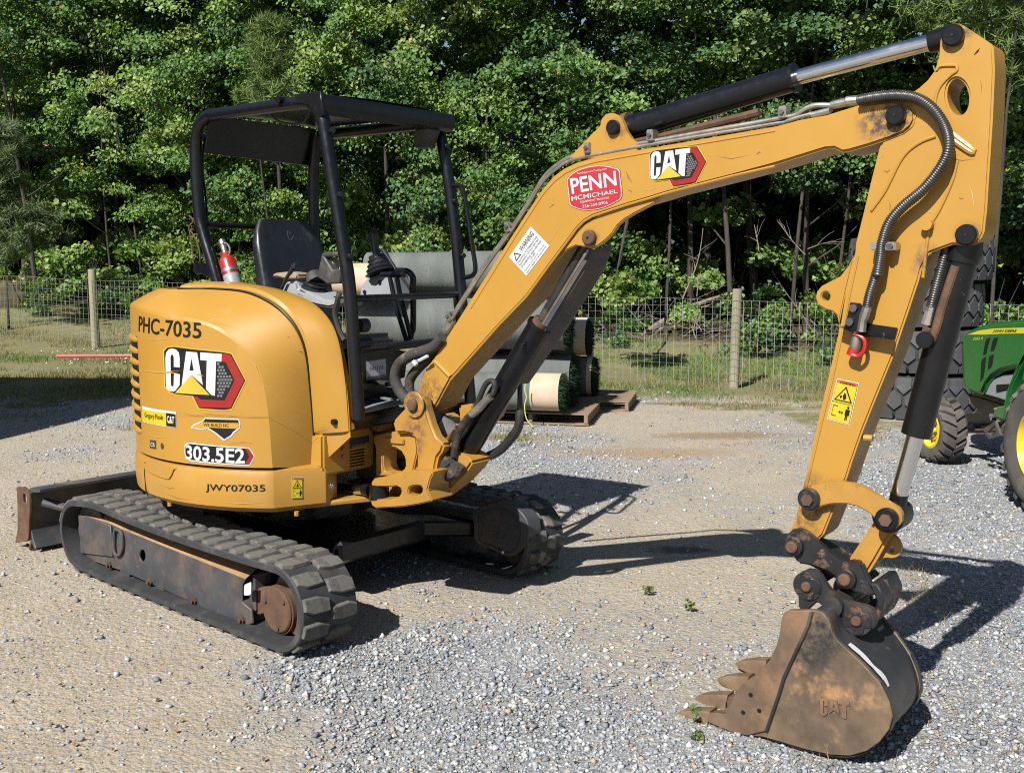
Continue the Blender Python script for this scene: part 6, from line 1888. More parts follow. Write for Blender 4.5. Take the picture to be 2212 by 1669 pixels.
for i, (x_, d_, h, r0, cr, sc, lb_) in enumerate(FRONT):
    tree(x_, fy(x_) + d_ + 1.2, h, r0, cr, sc, 200 + i, lb_)
for i, x_ in enumerate(np.linspace(-17, 13, 13)):
    tree(float(x_ + rng.normal(0, 0.4)), float(fy(x_) + 7.6 + rng.normal(0, 0.5)), 13, 0.13, int(i % 5), (1.25, 1.25), 300 + i, 'tall shaded tree of the inner woods, ' + ('first', 'second', 'third', 'fourth', 'fifth', 'sixth', 'seventh', 'eighth', 'ninth', 'tenth', 'eleventh', 'twelfth', 'thirteenth')[i] + ' from the left', 'trees of the inner woods')
# woods beyond: one mass nobody could count
def woods():
    r_ = np.random.default_rng(9)
    n = 4200
    x_ = r_.uniform(-34, 26, n)
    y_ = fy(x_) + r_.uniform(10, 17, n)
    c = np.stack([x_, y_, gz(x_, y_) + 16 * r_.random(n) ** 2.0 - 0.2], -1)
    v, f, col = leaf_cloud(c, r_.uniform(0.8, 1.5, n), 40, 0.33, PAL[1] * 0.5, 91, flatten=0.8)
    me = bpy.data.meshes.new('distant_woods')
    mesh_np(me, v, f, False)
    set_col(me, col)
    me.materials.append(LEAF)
    o = bpy.data.objects.new('distant_woods', me)
    COL.objects.link(o)
    tag(o, 'dense dark woodland mass behind the trees', 'woods', None, 'stuff')
woods()
# slim trunks one can tell apart in the shade under the crowns
TR = [(-10.9, 3.0, .10, 'pale straight trunk at the far left behind the fence'), (-9.4, 4.2, .05, 'thin dark trunk second from the left edge'), (-8.7, 4.6, .05, 'thin trunk between pine and left fence post'),
      (2.75, 3.3, .05, 'slim bare trunk rising behind the right fence post'), (1.0, 4.4, .05, 'slender trunk in shade left of the fallen log'), (3.9, 3.6, .085, 'thick grey trunk right of the right fence post'),
      (4.75, 3.4, .06, 'second grey trunk right of the fence post'), (5.55, 3.8, .05, 'third grey trunk nearest the stick'), (6.4, 3.2, .13, 'broken brown snag beside the stick head')]
for i, (x_, d_, r0, lb_) in enumerate(TR):
    yy = fy(x_) + d_ + 1.4
    r0 *= 0.62
    z0 = float(gz(x_, yy))
    t = thing('tree_trunk', (x_, yy, z0), lb_, 'tree', 'bare trunks in the shade')
    hh = 7 if 'snag' not in lb_ else 3.3
    mb = trunk_mb(x_, yy, z0, hh, r0, 400 + i, 3, 0.05)
    mb.build('trunk', BARK, t)
# pines: needle tufts
def pine_crown(name, seed, rx, z0, z1, nb, col):
    r_ = np.random.default_rng(seed)
    tips = []
    br = MB()
    for k in range(nb):
        t = r_.random()
        a = r_.random() * 2 * math.pi
        L = rx * (1 - 0.75 * t) * r_.uniform(0.6, 1.0)
        z = z0 + (z1 - z0) * t
        for s in np.linspace(0.08, 1.0, 8):
            tips.append((math.cos(a) * L * s + r_.normal(0, .08), math.sin(a) * L * s + r_.normal(0, .08), z + 0.25 * L * s * s + r_.normal(0, .05)))
    tips = np.array(tips)
    per = 38
    n = len(tips) * per
    p = np.repeat(tips, per, axis=0) + r_.normal(0, 0.03, (n, 3))
    d = r_.normal(size=(n, 3))
    d[:, 2] += 0.5
    d /= np.linalg.norm(d, axis=1)[:, None]
    s_ = np.cross(d, r_.normal(size=(n, 3)))
    s_ /= np.linalg.norm(s_, axis=1)[:, None]
    L = (0.13 + 0.09 * r_.random(n))[:, None]
    v = np.stack([p - s_ * 0.009, p + s_ * 0.009, p + d * L], 1)
    me = bpy.data.meshes.new(name)
    mesh_np(me, v.reshape(-1, 3), np.arange(3 * n).reshape(-1, 3), False)
    c = np.array(col) * (0.7 + 0.6 * r_.random((n, 1)))
    set_col(me, np.repeat(c, 3, axis=0))
    me.materials.append(NEEDLE)
    return me
for i, (x_, yy, zz0, zz1, rx, nb, lb_) in enumerate(((-10.0, 20.6, 1.3, 3.9, 1.35, 70, 'small grey-green pine at left above the wire fence'), (6.75, 14.6, 3.9, 8.5, 1.7, 80, 'long-needled pine hanging into the top right corner'),
                                                  (-4.3, 19.0, 3.9, 5.6, 0.75, 46, 'tuft-topped young pine above the canopy roof'))):
    z0 = float(gz(x_, yy))
    t = thing('pine_tree', (x_, yy, z0), lb_, 'tree', None)
    trunk_mb(x_, yy, z0, zz1 * 0.9, 0.03, 500 + i, 0, 0.002).build('trunk', BARK, t)
    pm = pine_crown('crown', 510 + i, rx, zz0, zz1, nb, (0.105, 0.150, 0.065) if i == 0 else (0.115, 0.170, 0.05))
    inst('crown', pm, t, Matrix.Translation((x_, yy, z0)))
# leafy saplings and shrubs at the foot of the woods
SHR = crown_mesh('foliage', 120, 0.75, 0.1, 1.5, 26, 85, 0.075, PAL[2], (0.2, 0.36))
SHR2 = crown_mesh('foliage', 121, 0.6, 0.05, 0.9, 18, 75, 0.065, PAL[0], (0.15, 0.3))
SH = [(-6.3, 1.8, 0, 1.0, 'pale green maple sapling right of the left fence post'), (-8.6, 2.2, 1, 1.0, 'small shrub behind the fence left of the left post'), (-10.3, 1.9, 1, .8, 'low leafy shrub at the left edge'),
      (-7.6, 1.7, 1, .7, 'small sprout at the foot of the left fence post'), (-3.9, 2.6, 0, 1.3, 'leafy shrub behind the seat'), (-2.0, 2.6, 0, 1.4, 'shrub behind the joystick console'), (0.0, 2.4, 0, 1.5, 'shrub behind the turf rolls'),
      (1.35, 3.0, 0, 1.1, 'maple branch thicket under the boom'), (3.9, 1.7, 1, .9, 'low green shrub right of the right fence post'), (4.9, 1.5, 1, 1.0, 'weedy shrub left of the stick'), (5.9, 1.6, 0, .8, 'weedy sapling behind the lifting lug'),
      (8.3, 1.4, 0, 1.3, 'bright green sapling behind the tractor bonnet'), (9.6, 1.0, 0, 1.3, 'bright shrub above the tractor at the right edge'), (1.7, 1.9, 1, .7, 'low shrub at the butt of the fallen log'),
      (-11.2, 2.8, 0, 1.0, 'shaded shrub under the pine at the far left'), (-9.5, 3.2, 0, 1.0, 'shaded shrub between pine and left post'), (-7.9, 3.4, 0, 1.1, 'leafy shrub left of the left fence post'), (-5.2, 3.0, 0, 1.4, 'leafy shrub behind the extinguisher'),
      (2.3, 3.4, 1, 1.1, 'shaded shrub behind the fallen log'), (3.4, 3.3, 0, .8, 'shaded sapling behind the right fence post'), (5.4, 3.2, 0, .9, 'shaded sapling between the bare trunks and the stick'), (7.3, 2.6, 0, 1.2, 'leafy shrub behind the tyre stack'), (4.4, 2.9, 1, 1.1, 'shaded shrub among the bare trunks'),
      (-10.4, 4.6, 0, 1.7, 'tall shaded thicket at the far left under the pine'), (-8.4, 4.8, 0, 1.8, 'tall shaded thicket behind the left fence post'), (-6.4, 4.3, 0, 1.7, 'tall leafy thicket above the excavator tail'), (-3.2, 4.2, 0, 1.8, 'tall leafy thicket behind the seat back'),
      (-1.1, 4.0, 0, 1.8, 'tall leafy thicket behind the left canopy post'), (0.8, 4.4, 0, 1.7, 'tall thicket above the turf rolls'), (2.6, 5.2, 0, 1.6, 'tall dark thicket behind the fallen log'), (4.2, 5.4, 0, 1.6, 'tall dark thicket behind the bare trunks'), (5.9, 5.2, 0, 1.7, 'tall dark thicket left of the tyre stack')]
for i, (x_, d_, kd, sc, lb_) in enumerate(SH):
    yy = fy(x_) + d_ + 1.4
    z0 = float(gz(x_, yy))
    t = thing('shrub', (x_, yy, z0), lb_, 'shrub', 'undergrowth along the fence')
    mb = MB()
    r_ = np.random.default_rng(600 + i)
    for k in range(5):
        a = r_.random() * 6.28
        mb.tube([(x_, yy, z0 - .05), (x_ + .2 * math.cos(a) * sc, yy + .2 * math.sin(a) * sc, z0 + .5 * sc), (x_ + .4 * math.cos(a) * sc, yy + .4 * math.sin(a) * sc, z0 + 1.0 * sc * (1 if kd == 0 else .6))], [.012, .008, .003], 5)
    mb.build('stem', BARK, t)
    inst('foliage', SHR if kd == 0 else SHR2, t, Matrix.Translation((x_, yy, z0)) @ Matrix.Rotation(i * 1.7, 4, 'Z') @ Matrix.Scale(sc, 4))
# maple boughs hanging into view under the boom
BGH = crown_mesh('foliage', 130, 0.8, -0.35, 0.35, 22, 85, 0.085, PAL[2], (0.2, 0.34))
for i, (px_, dep, sc, lb_) in enumerate((((1545, 345), 15.6, 0.75, 'sunlit maple bough hanging below the boom'), ((1330, 600), 15.2, 0.85, 'sunlit maple bough beside the boom cylinder'))):
    d = ray(px_)
    p = CAMO + d * dep / d[1]
    t = thing('maple_bough', (p[0], p[1], p[2]), lb_, 'branch', 'maple boughs')
    b0_ = p + np.array([0.4, 2.2, 0.9])
    MB().tube([b0_, p + np.array([.2, 1.0, .5]), p], [.03, .02, .008], 6).build('branch', BARK, t)
    inst('foliage', BGH, t, Matrix.Translation(p) @ Matrix.Rotation(i * 2.1, 4, 'Z') @ Matrix.Scale(sc, 4))

# fallen log with splintered bark
def at_depth(px_, y_):
    d = ray(px_)
    return CAMO + d * y_ / d[1]
dl = 14.5
while dl < 22 and at_depth(X1('t4', 215, 1320), dl)[2] > float(gz(*at_depth(X1('t4', 215, 1320), dl)[:2])) + 0.03:
    dl += 0.05
l0, l1 = at_depth(X1('t4', 215, 1320), dl), at_depth(X1('t4', 1010, 960), dl + 0.5)
LG = thing('fallen_log', (l0[0], l0[1], float(gz(l0[0], l0[1]))), 'broken pale log leaning behind the fence left of the right post', 'log')
mid = l0 + (l1 - l0) * 0.45 + Z3 * 0.10
MB().tube(crom([l0 - (l1 - l0) * 0.03 - Z3 * 0.12, l0, mid, l1, l1 + (l1 - l0) * 0.12], 4), 0.045, 10).build('trunk', DEAD, LG)
r_ = np.random.default_rng(44)
for k in range(14):
    t = r_.random() * 0.8
    p = l0 + (l1 - l0) * t + np.array([0, -0.07, 0.05 * r_.normal()])
    MB().tube([p, p + (l1 - l0) / np.linalg.norm(l1 - l0) * r_.uniform(.2, .5) + r_.normal(0, .05, 3)], [0.016, 0.003], 5).build('bark_strip', DEAD, LG)
# dead branches
def stick_path(p0, d0, L, seed, n=6, wig=0.18):
    r_ = np.random.default_rng(seed)
    p, d = np.array(p0, float), np.array(d0, float)
    d /= np.linalg.norm(d)
    out = [p.copy()]
    for k in range(n):
        d += r_.normal(0, wig, 3)
        d /= np.linalg.norm(d)
        p = p + d * L / n
        out.append(p.copy())
    return out
DB_ = [((560, 1040), (740, 360), 15.9, .022, 'tall leaning dead stem behind the fallen log'), ((1230, 590), (1215, 350), 16.6, .018, 'hooked dead stem hanging behind the right post'),
       ((1150, 1360), (1090, 1110), 15.2, .014, 'short bare stick right of the fence post'), ((1660, 600), (1420, 330), 15.8, .016, 'arched bleached branch left of the stick'),
       ((1700, 555), (2000, 500), 15.5, .018, 'horizontal dead branch left of the lifting lug'), ((690, 1370), (620, 1240), 15.4, .018, 'peeled stick leaning under the log'),
       ((735, 1310), (640, 1180), 15.5, .016, 'peeled stick crossing under the log'), ((1690, 1300), (1380, 760), 15.8, .015, 'long slanting dead stem left of the stick'), ((675, 990), (715, 790), 15.8, .014, 'upright broken stick above the log')]
for i, (pa, pb, dep, r0, lb_) in enumerate(DB_):
    r0 *= 0.62
    dep += 1.4
    a, b = at_depth(X1('t4', *pa), dep), at_depth(X1('t4', *pb), dep + 0.3)
    pts = [a + (b - a) * s + np.array([0.05 * math.sin(3 * s + i), 0, 0.04 * math.cos(4 * s + i)]) * np.linalg.norm(b - a) for s in np.linspace(0, 1, 8)]
    o = thing('dead_branch', tuple(a), lb_, 'branch', 'dead branches in the brush')
    mb = MB().tube(pts, [r0 * (1 - .6 * k / 7) for k in range(8)], 6)
    for k in range(4):
        q = pts[2 + k]
        mb.tube(stick_path(q, (b - a) / np.linalg.norm(b - a) + rng.normal(0, .5, 3), 0.35, 700 + i * 5 + k, 4), [.007, .005, .004, .003, .002], 4)
    mb.build('branch', DEAD, o)
bp_ = MB()
for k in range(110):
    x_ = float(rng.uniform(0.9, 6.2))
    yy = fy(x_) + float(rng.uniform(3.2, 5.0))
    zz = float(gz(x_, yy)) + abs(float(rng.normal(0, .22)))
    bp_.tube(stick_path((x_, yy, zz), rng.normal(0, 1, 3) * np.array([1, .6, .45]) + np.array([0, 0, .15]), float(rng.uniform(.5, 1.6)), 800 + k, 5, .22), [.007, .006, .005, .004, .003, .0015], 4)
bo = bp_.build('brush_pile', DEAD, None)
tag(bo, 'tangle of thin dead sticks on the ground behind the fence', 'brush', None, 'stuff')

# ================================================================== TURF ROLLS ON PALLETS
M_['backing'] = mk('grey_turf_backing', (0.095, 0.105, 0.100), 0.95, var=0.25, vscale=4, bump=0.8, bscale=90, stretch=(1, 0.25, 0.25),
                   layers=[((0.04, 0.045, 0.04), 60, 0.60, 0.68, 0.9, 0.8), ((0.20, 0.19, 0.165), 5, 0.56, 0.75, 0.9, 0.5)])
M_['cream'] = mk('cream_roll_wrap', (0.42, 0.33, 0.24), 0.85, var=0.12, vscale=4, bump=0.15, bscale=30, layers=[((0.42, 0.20, 0.07), 3, 0.52, 0.66, 0.9, 0.7)])
M_['pallet'] = mk('pallet_wood', (0.20, 0.145, 0.095), 0.9, var=0.25, vscale=6, bump=0.3, stretch=(0.2, 1, 1), layers=[((0.10, 0.075, 0.055), 8, 0.5, 0.66, 0.9, 0.7)])
TURF = attr_mat('turf_pile', rough=0.8, trans=0.2, spec=0.2)
YR = R(-12)
RX, RY = axes(YR)
def roll(end_xyz, rad, length, label, mat='backing', seed=0, squash=0.93, band=None):
    e = np.array(end_xyz, float)
    r_ = np.random.default_rng(seed)
    root_ = thing('turf_roll', (e[0], e[1], e[2] - rad), label, 'turf roll', 'turf rolls stacked on pallets')
    n, m = 40, 10
    def ring(s, rr):
        out = []
        for k in range(n + 1):
            a = 2 * math.pi * k / n
            lump = 1 + 0.04 * math.sin(2 * a + seed) + 0.02 * math.sin(5 * a + 2 * s + seed) + 0.012 * math.sin(3 * s + seed * 2 + a) - 0.03 * (1 if k == 9 else 0)
            out.append(e - RX * s + RY * rr * math.cos(a) * lump + Z3 * rr * math.sin(a) * lump * squash)
        return out
    mb = MB()
    mb.grid([ring(s, rad * (1 + 0.01 * math.sin(4 * s + seed))) for s in np.linspace(0, length, m)])
    mb.add(ring(0.012, rad)[:-1], [tuple(range(n))])
    mb.add(ring(length - 0.012, rad)[:-1], [tuple(range(n))])
    mb.build('backing', M_[mat], root_, angle=50)
    if band:
        for s0, s1, mt in band:
            b_ = MB()
            b_.grid([ring(s, rad + 0.004) for s in np.linspace(s0, s1, 4)])
            b_.build('wrap_band', M_[mt], root_, angle=50)
    # turf pile spilling from the spiral at the near end
    q = 2600
    aa = r_.random(q) * 2 * math.pi
    lay = (np.floor(r_.random(q) * 6) + 0.35 + 0.5 * r_.random(q)) / 6.0
    rr = rad * np.sqrt(np.clip(lay, 0, 1)) * 0.99
    p = e + RY * (rr * np.cos(aa))[:, None] + Z3 * (rr * np.sin(aa) * squash)[:, None]
    d = RX * (0.6 + 0.6 * r_.random((q, 1))) + r_.normal(0, 0.45, (q, 3)) - Z3 * 0.25
    L = 0.025 + 0.035 * r_.random((q, 1))
    s_ = r_.normal(0, 1, (q, 3))
    s_ /= np.linalg.norm(s_, axis=1)[:, None]
    v = np.stack([p - s_ * 0.007, p + s_ * 0.007, p + d * L], 1) - e + np.array([0, 0, rad])
    me = bpy.data.meshes.new('turf_pile')
    mesh_np(me, v.reshape(-1, 3), np.arange(3 * q).reshape(-1, 3), False)
    set_col(me, np.repeat(np.array([0.022, 0.045, 0.022]) * (0.5 + 0.9 * r_.random((q, 1))), 3, axis=0))
    me.materials.append(TURF)
    o = bpy.data.objects.new('turf_pile', me)
    COL.objects.link(o)
    o.parent = root_
    o['kind'] = 'stuff'
    return root_
def end_at(px_x, y_, z):
    return ((px_x - IW / 2) / F_PX * (y_ * math.cos(PITCH) - (z - CAM_H) * math.sin(PITCH)), y_, z)
roll(end_at(1213, 10.75, 0.345), 0.215, 2.3, 'lowest front turf roll with a cream band at its right end', seed=1, band=((0.002, 0.30, 'cream'),))
roll(end_at(1238, 11.22, 0.43), 0.30, 2.4, 'bottom turf roll lying behind the cream banded one', seed=2)
roll(end_at(1224, 11.02, 1.02), 0.275, 2.3, 'thick middle turf roll of the stack behind the boom', seed=3)
roll(end_at(1206, 11.5, 1.16), 0.27, 2.4, 'middle turf roll at the back of the stack', seed=4)
roll(end_at(1214, 11.30, 1.58), 0.235, 2.2, 'topmost grey turf roll of the stack', seed=5)
roll(end_at(1282, 12.15, 0.36), 0.24, 2.0, 'bottom turf roll on the rear pallet with pale edge', seed=6, band=((0.002, 0.06, 'cream'),))
roll(end_at(1270, 12.2, 0.82), 0.24, 2.0, 'upper turf roll on the rear pallet with pale edge', seed=7, band=((0.002, 0.14, 'cream'),))
ce = np.array(end_at(1214, 11.30, 1.58)) - RX * 2.2
roll(tuple(np.array(end_at(838, 11.05, 1.50))), 0.21, 0.55, 'short cream wrapped roll beside the left console', 'cream', seed=8)
# strap hanging on the front roll
M_['cord'] = mk('pale_green_cord', (0.42, 0.46, 0.16), 0.7)
sx_ = on_plane((1084, 860), (0, 10.5, 0), np.array([0, 1.0, 0]))
cpts = [on_plane(p, (0, 10.48, 0), np.array([0, 1.0, 0])) for p in X('t1', [(1462, 1120), (1458, 1180), (1470, 1230), (1455, 1300), (1470, 1400), (1520, 1465)])]
o = MB().tube(crom(cpts, 4), 0.006, 6).build('tie_cord', M_['cord'], None, origin=tuple(cpts[-1]))
tag(o, 'pale green cord hanging down the front turf roll', 'cord')
# pallets
PLK = MB().box((0, 0, 0), (0.62, 0, 0), (0, 0.045, 0), (0, 0, 0.009)).mesh('plank', M_['pallet'], bevel=0.002)
STR = MB().box((0, 0, 0), (0.02, 0, 0), (0, 0.50, 0), (0, 0, 0.045)).mesh('stringer', M_['pallet'], bevel=0.003)
def pallet(c, label):
    c = np.array(c, float)
    t = thing('pallet', tuple(c), label, 'pallet', 'wooden pallets')
    rotm = Matrix.Rotation(YR, 4, 'Z')
    for k in range(7):
        inst('deck_board', PLK, t, Matrix.Translation(c + RY * (-0.45 + 0.15 * k) + Z3 * 0.119) @ rotm)
    for k in range(3):
        inst('bottom_board', PLK, t, Matrix.Translation(c + RY * (-0.45 + 0.45 * k) + Z3 * 0.010) @ rotm)
    for k in (-0.59, 0, 0.59):
        inst('stringer', STR, t, Matrix.Translation(c + RX * k + Z3 * 0.065) @ rotm)
pe = np.array([0.82, 10.78, 0])
pallet(pe - RX * 0.62 + RY * 0.40, 'weathered wooden pallet under the turf rolls, front right')
pallet(pe - RX * 1.95 + RY * 0.40, 'weathered wooden pallet under the turf rolls, hidden left half')
pallet(pe + RX * 0.05 + RY * 1.45 - RX * 0.35, 'wooden pallet under the rear turf rolls')

# ================================================================== TYRE STACK
M_['tyre'] = mk('worn_tyre_rubber', (0.024, 0.025, 0.028), 0.75, var=0.2, vscale=6, bump=0.15, layers=[((0.10, 0.098, 0.092), 4, 0.5, 0.75, 0.9, 0.5)])
M_['tyre_block'] = mk('worn_tread_rubber', (0.042, 0.044, 0.049), 0.7, var=0.15, vscale=5, bump=0.1, layers=[((0.12, 0.115, 0.105), 4, 0.52, 0.75, 0.9, 0.5)])
TR_, TW = 0.735, 0.49
def tread_block(pts, name):
    """block outline in (angle*R, height) bent onto the tread cylinder centred at angle 0"""
    mb = MB()
    n = len(pts)
    def P3(p, r):
        a = p[0] / TR_
        return (r * math.cos(a), r * math.sin(a), p[1])
    lo = [P3(p, TR_ - 0.008 - 0.05 * max(0, abs(p[1]) / (TW / 2) - .75)) for p in pts]
    hi = [P3((p[0] * 0.93, p[1] * 0.985), TR_ + 0.024 - 0.10 * max(0, abs(p[1]) / (TW / 2) - .75)) for p in pts]
    mb.add(lo + hi, [(i, (i + 1) % n, n + (i + 1) % n, n + i) for i in range(n)] + [tuple(n + i for i in range(n))])
    return mb.mesh(name, M_['tyre_block'], angle=30)
NB_ = 26
pw = 2 * math.pi * TR_ / NB_
g_ = 0.011
B_MID = tread_block([(-pw / 2 + g_, 0.02), (-pw / 2 + g_, -0.06), (0, -0.135 + g_), (pw / 2 - g_, -0.06), (pw / 2 - g_, 0.02), (0, 0.105 - g_)], 'tread_block')
B_TOP = tread_block([(-pw / 2 + g_, TW / 2 - 0.02), (-pw / 2 + g_, 0.12), (0, 0.035 + g_), (pw / 2 - g_, 0.12), (pw / 2 - g_, TW / 2 - 0.02)], 'tread_block')
B_BOT = tread_block([(-pw / 2 + g_, -TW / 2 + 0.02), (-pw / 2 + g_, -0.155), (0, -0.075 - g_), (pw / 2 - g_, -0.155), (pw / 2 - g_, -TW / 2 + 0.02)], 'tread_block')
B_MID2 = tread_block([(-pw / 2 + g_, 0.0), (-pw / 2 + g_, -0.07), (-0.01, -0.145 + g_), (pw / 2 - g_, -0.07), (pw / 2 - g_, 0.0), (0.0, 0.10 - g_)], 'tread_block')
prof = [(0.36, -TW / 2 + 0.05), (0.40, -TW / 2 + 0.02), (0.55, -TW / 2), (0.67, -TW / 2 + 0.015), (0.715, -TW / 2 + 0.055), (TR_ - 0.006, -TW / 2 + 0.10), (TR_, 0), (TR_ - 0.006, TW / 2 - 0.10), (0.715, TW / 2 - 0.055), (0.67, TW / 2 - 0.015), (0.55, TW / 2), (0.40, TW / 2 - 0.02), (0.36, TW / 2 - 0.05), (0.40, 0)]
mb = MB()
mb.grid([[(r * math.cos(a), r * math.sin(a), z) for r, z in prof + prof[:1]] for a in np.linspace(0, 2 * math.pi, 73)])
CARC = mb.mesh('carcass', M_['tyre'], angle=40)
for i, (dx, dy, lb_) in enumerate(((0, 0, 'lowest big loader tyre of the stack, on the gravel'), (0.03, 0.02, 'second big tyre from the bottom of the stack'), (-0.05, 0.03, 'third big tyre of the stack, below the top one'), (0.02, 0.0, 'topmost big loader tyre of the stack'))):
    c = np.array([4.52 + dx, 11.62 + dy, 0.005 + TW * (i + 0.5) + 0.004 * i])
    t = thing('loader_tyre', (c[0], c[1], c[2] - TW / 2), lb_, 'tyre', 'stacked loader tyres')
    base = Matrix.Translation(c) @ Matrix.Rotation(i * 0.37, 4, 'Z')
    inst('carcass', CARC, t, base)
    for k in range(NB_):
        a = 2 * math.pi * k / NB_
        inst('tread_block', B_MID, t, base @ Matrix.Rotation(a, 4, 'Z'))
        inst('tread_block', B_TOP, t, base @ Matrix.Rotation(a + math.pi / NB_, 4, 'Z'))
        inst('tread_block', B_BOT, t, base @ Matrix.Rotation(a + math.pi / NB_, 4, 'Z'))

# ================================================================== TRACTOR (faces away, seen from its left)
M_['jd_green'] = mk('green_paint', (0.014, 0.120, 0.024), 0.3, var=0.06, vscale=3, coat=0.4, layers=[((0.06, 0.14, 0.05), 3, 0.55, 0.8, 0.6, 0.4)])
M_['jd_yellow'] = mk('yellow_rim_paint', (0.55, 0.40, 0.02), 0.4, var=0.06, vscale=5, layers=[((0.35, 0.28, 0.14), 5, 0.55, 0.75, 0.8, 0.5)])
M_['jd_stripe'] = mk('yellow_stripe', (0.55, 0.50, 0.03), 0.35, var=0.03)
M_['ag_rubber'] = mk('dusty_tractor_tyre', (0.060, 0.055, 0.050), 0.85, var=0.2, vscale=6, bump=0.2, layers=[((0.17, 0.14, 0.105), 5, 0.5, 0.74, 0.95, 0.6)])
TRC = thing('tractor', (4.3, 7.9, 0), 'green compact tractor with yellow wheels cut off by the right edge', 'tractor')
XN = np.array([1.0, 0, 0])
def TX(k_, pts, x0):
    return [on_plane(p, (x0, 0, 0), XN) for p in X(k_, pts)]
def tprism(k_, loops, x0, thick, bevel=0.01, seg=2):
    return MB().prism([TX(k_, L, x0) for L in loops], XN * thick, bevel, seg)
hood = [(733, 388), (745, 366), (790, 338), (870, 308), (1000, 284), (1154, 272), (1330, 262), (1330, 620), (1154, 588), (1080, 600), (990, 622), (930, 660), (895, 705), (868, 770), (840, 782), (765, 752), (745, 715), (740, 560)]
HD = tprism('t2', [hood], 4.02, 0.58, 0.03, 3).build('hood', M_['jd_green'], TRC)
HS_ = SurfPlane((4.02, 0, 0), XN, np.array([0, 1.0, 0]))
def tflat(name, mat, polys, h, parent):
    m_ = MB()
    for g in polys:
        flat(m_, HS_, X('t2', g), h)
    return m_.build(name, M_[mat], parent, smooth=False)
tflat('stripe', 'jd_stripe', [[(772, 374), (850, 347), (950, 332), (1200, 325), (1200, 366), (1000, 368), (900, 374)]], 0.003, HD)
m = MB(); letter(m, HS_, 'JOHN DEERE', X('t2', [(945, 362), (1106, 362), (1110, 340), (952, 340)]), 0.005, 0.02, 0.15); m.build('lettering', M_['charcoal'], HD, smooth=False)
m = MB(); letter(m, HS_, '2032 R', X('t2', [(812, 412), (878, 408), (882, 390), (815, 392)]), 0.004, 0.01, 0.2); m.build('lettering', M_['jd_stripe'], HD, smooth=False)
for vs_ in ([(880, 512), (893, 430), (905, 402), (930, 392), (915, 440), (902, 502)], [(930, 486), (943, 420), (955, 396), (982, 392), (970, 430), (955, 478)], [(862, 690), (868, 560), (878, 535), (900, 520), (893, 590), (882, 660)], [(912, 610), (918, 540), (926, 515), (952, 505), (945, 560), (935, 592)]):
    tflat('hood_vent', 'ink', [vs_], 0.003, HD)
tprism('t2', [[(745, 392), (800, 385), (785, 500), (775, 740), (750, 720), (735, 600), (730, 480)]], 4.03, 0.56, 0.01).build('grille', M_['dark_plastic'], TRC)
tprism('t2', [[(895, 745), (910, 705), (950, 670), (1010, 645), (1090, 638), (1085, 700), (1060, 830), (970, 800), (880, 775)]], 4.06, 0.3, 0.01).build('engine_cover', M_['grey_plastic'], TRC)
tprism('t2', [[(965, 710), (1050, 705), (1048, 740), (965, 760)]], 4.05, 0.02, 0.004).build('engine_label', M_['ink'], TRC)
tprism('t2', [[(760, 765), (850, 785), (1000, 830), (1330, 860), (1330, 980), (1000, 960), (880, 930), (800, 850)]], 4.12, 0.38, 0.02).build('chassis', M_['black'], TRC)
tprism('t2', [[(760, 905), (920, 905), (930, 955), (760, 965)]], 4.10, 0.06, 0.006).build('drag_link', M_['black'], TRC)
MB().tube([TX('t2', [(815, 975)], 3.95)[0], TX('t2', [(1100, 975)], 3.95)[0]], 0.022, 12).build('linkage_tube', M_['black_gloss'], TRC)
MB().tube([TX('t2', [(780, 1018)], 3.95)[0], TX('t2', [(1100, 1012)], 3.95)[0]], 0.015, 10).build('linkage_tube', M_['rust'], TRC)
tprism('t2', [[(885, 1000), (960, 955), (975, 1000), (1000, 1055), (920, 1080), (880, 1040)], [(905, 1030), (955, 990), (965, 1030), (930, 1055)]], 3.85, 0.02, 0.004).build('foot_step', M_['frame'], TRC)
tprism('t2', [[(1154, 520), (1105, 640), (1060, 730), (1035, 850), (1015, 950), (940, 922), (955, 868), (1015, 856), (1030, 760), (1075, 640), (1110, 560), (1200, 440), (1200, 505)]], 3.60, 0.38, 0.012).build('fender', M_['jd_green'], TRC)
tprism('t2', [[(945, 866), (1020, 852), (1024, 872), (950, 885)]], 3.62, 0.34, 0.006).build('step_plate', M_['tan_plastic'], TRC)
# parts beyond the frame edge
MB().prism([[(3.62, 6.4, 0.85), (3.62, 7.35, 0.85), (3.62, 7.3, 1.02), (3.62, 6.95, 1.10), (3.62, 6.5, 1.06)]], XN * 0.36, 0.03, 2).build('fender', M_['jd_green'], TRC)
MB().prism([[(4.65, 6.4, 0.85), (4.65, 7.35, 0.85), (4.65, 7.3, 1.02), (4.65, 6.95, 1.10), (4.65, 6.5, 1.06)]], XN * 0.36, 0.03, 2).build('fender', M_['jd_green'], TRC)
MB().prism([[(4.1, 6.5, 0.9), (4.1, 7.0, 0.9), (4.1, 7.0, 1.0), (4.1, 6.62, 1.02), (4.1, 6.52, 1.45), (4.1, 6.42, 1.45)]], XN * 0.42, 0.03, 2).build('operator_seat', M_['seat'], TRC)
MB().tube([(3.85, 6.35, 0.7), (3.85, 6.30, 1.9), (3.95, 6.30, 2.1), (4.65, 6.30, 2.1), (4.75, 6.30, 1.9), (4.75, 6.35, 0.7)], 0.03, 10).build('roll_bar', M_['black'], TRC)
ring = [(4.3 + 0.19 * math.cos(a), 7.35 + 0.10 * math.sin(a), 1.25 + 0.15 * math.sin(a)) for a in np.linspace(0, 2 * math.pi, 25)]
MB().tube(ring, 0.014, 8, False).tube([(4.3, 7.35, 1.25), (4.3, 7.6, 0.95)], 0.02, 8).build('steering_wheel', M_['black'], TRC)
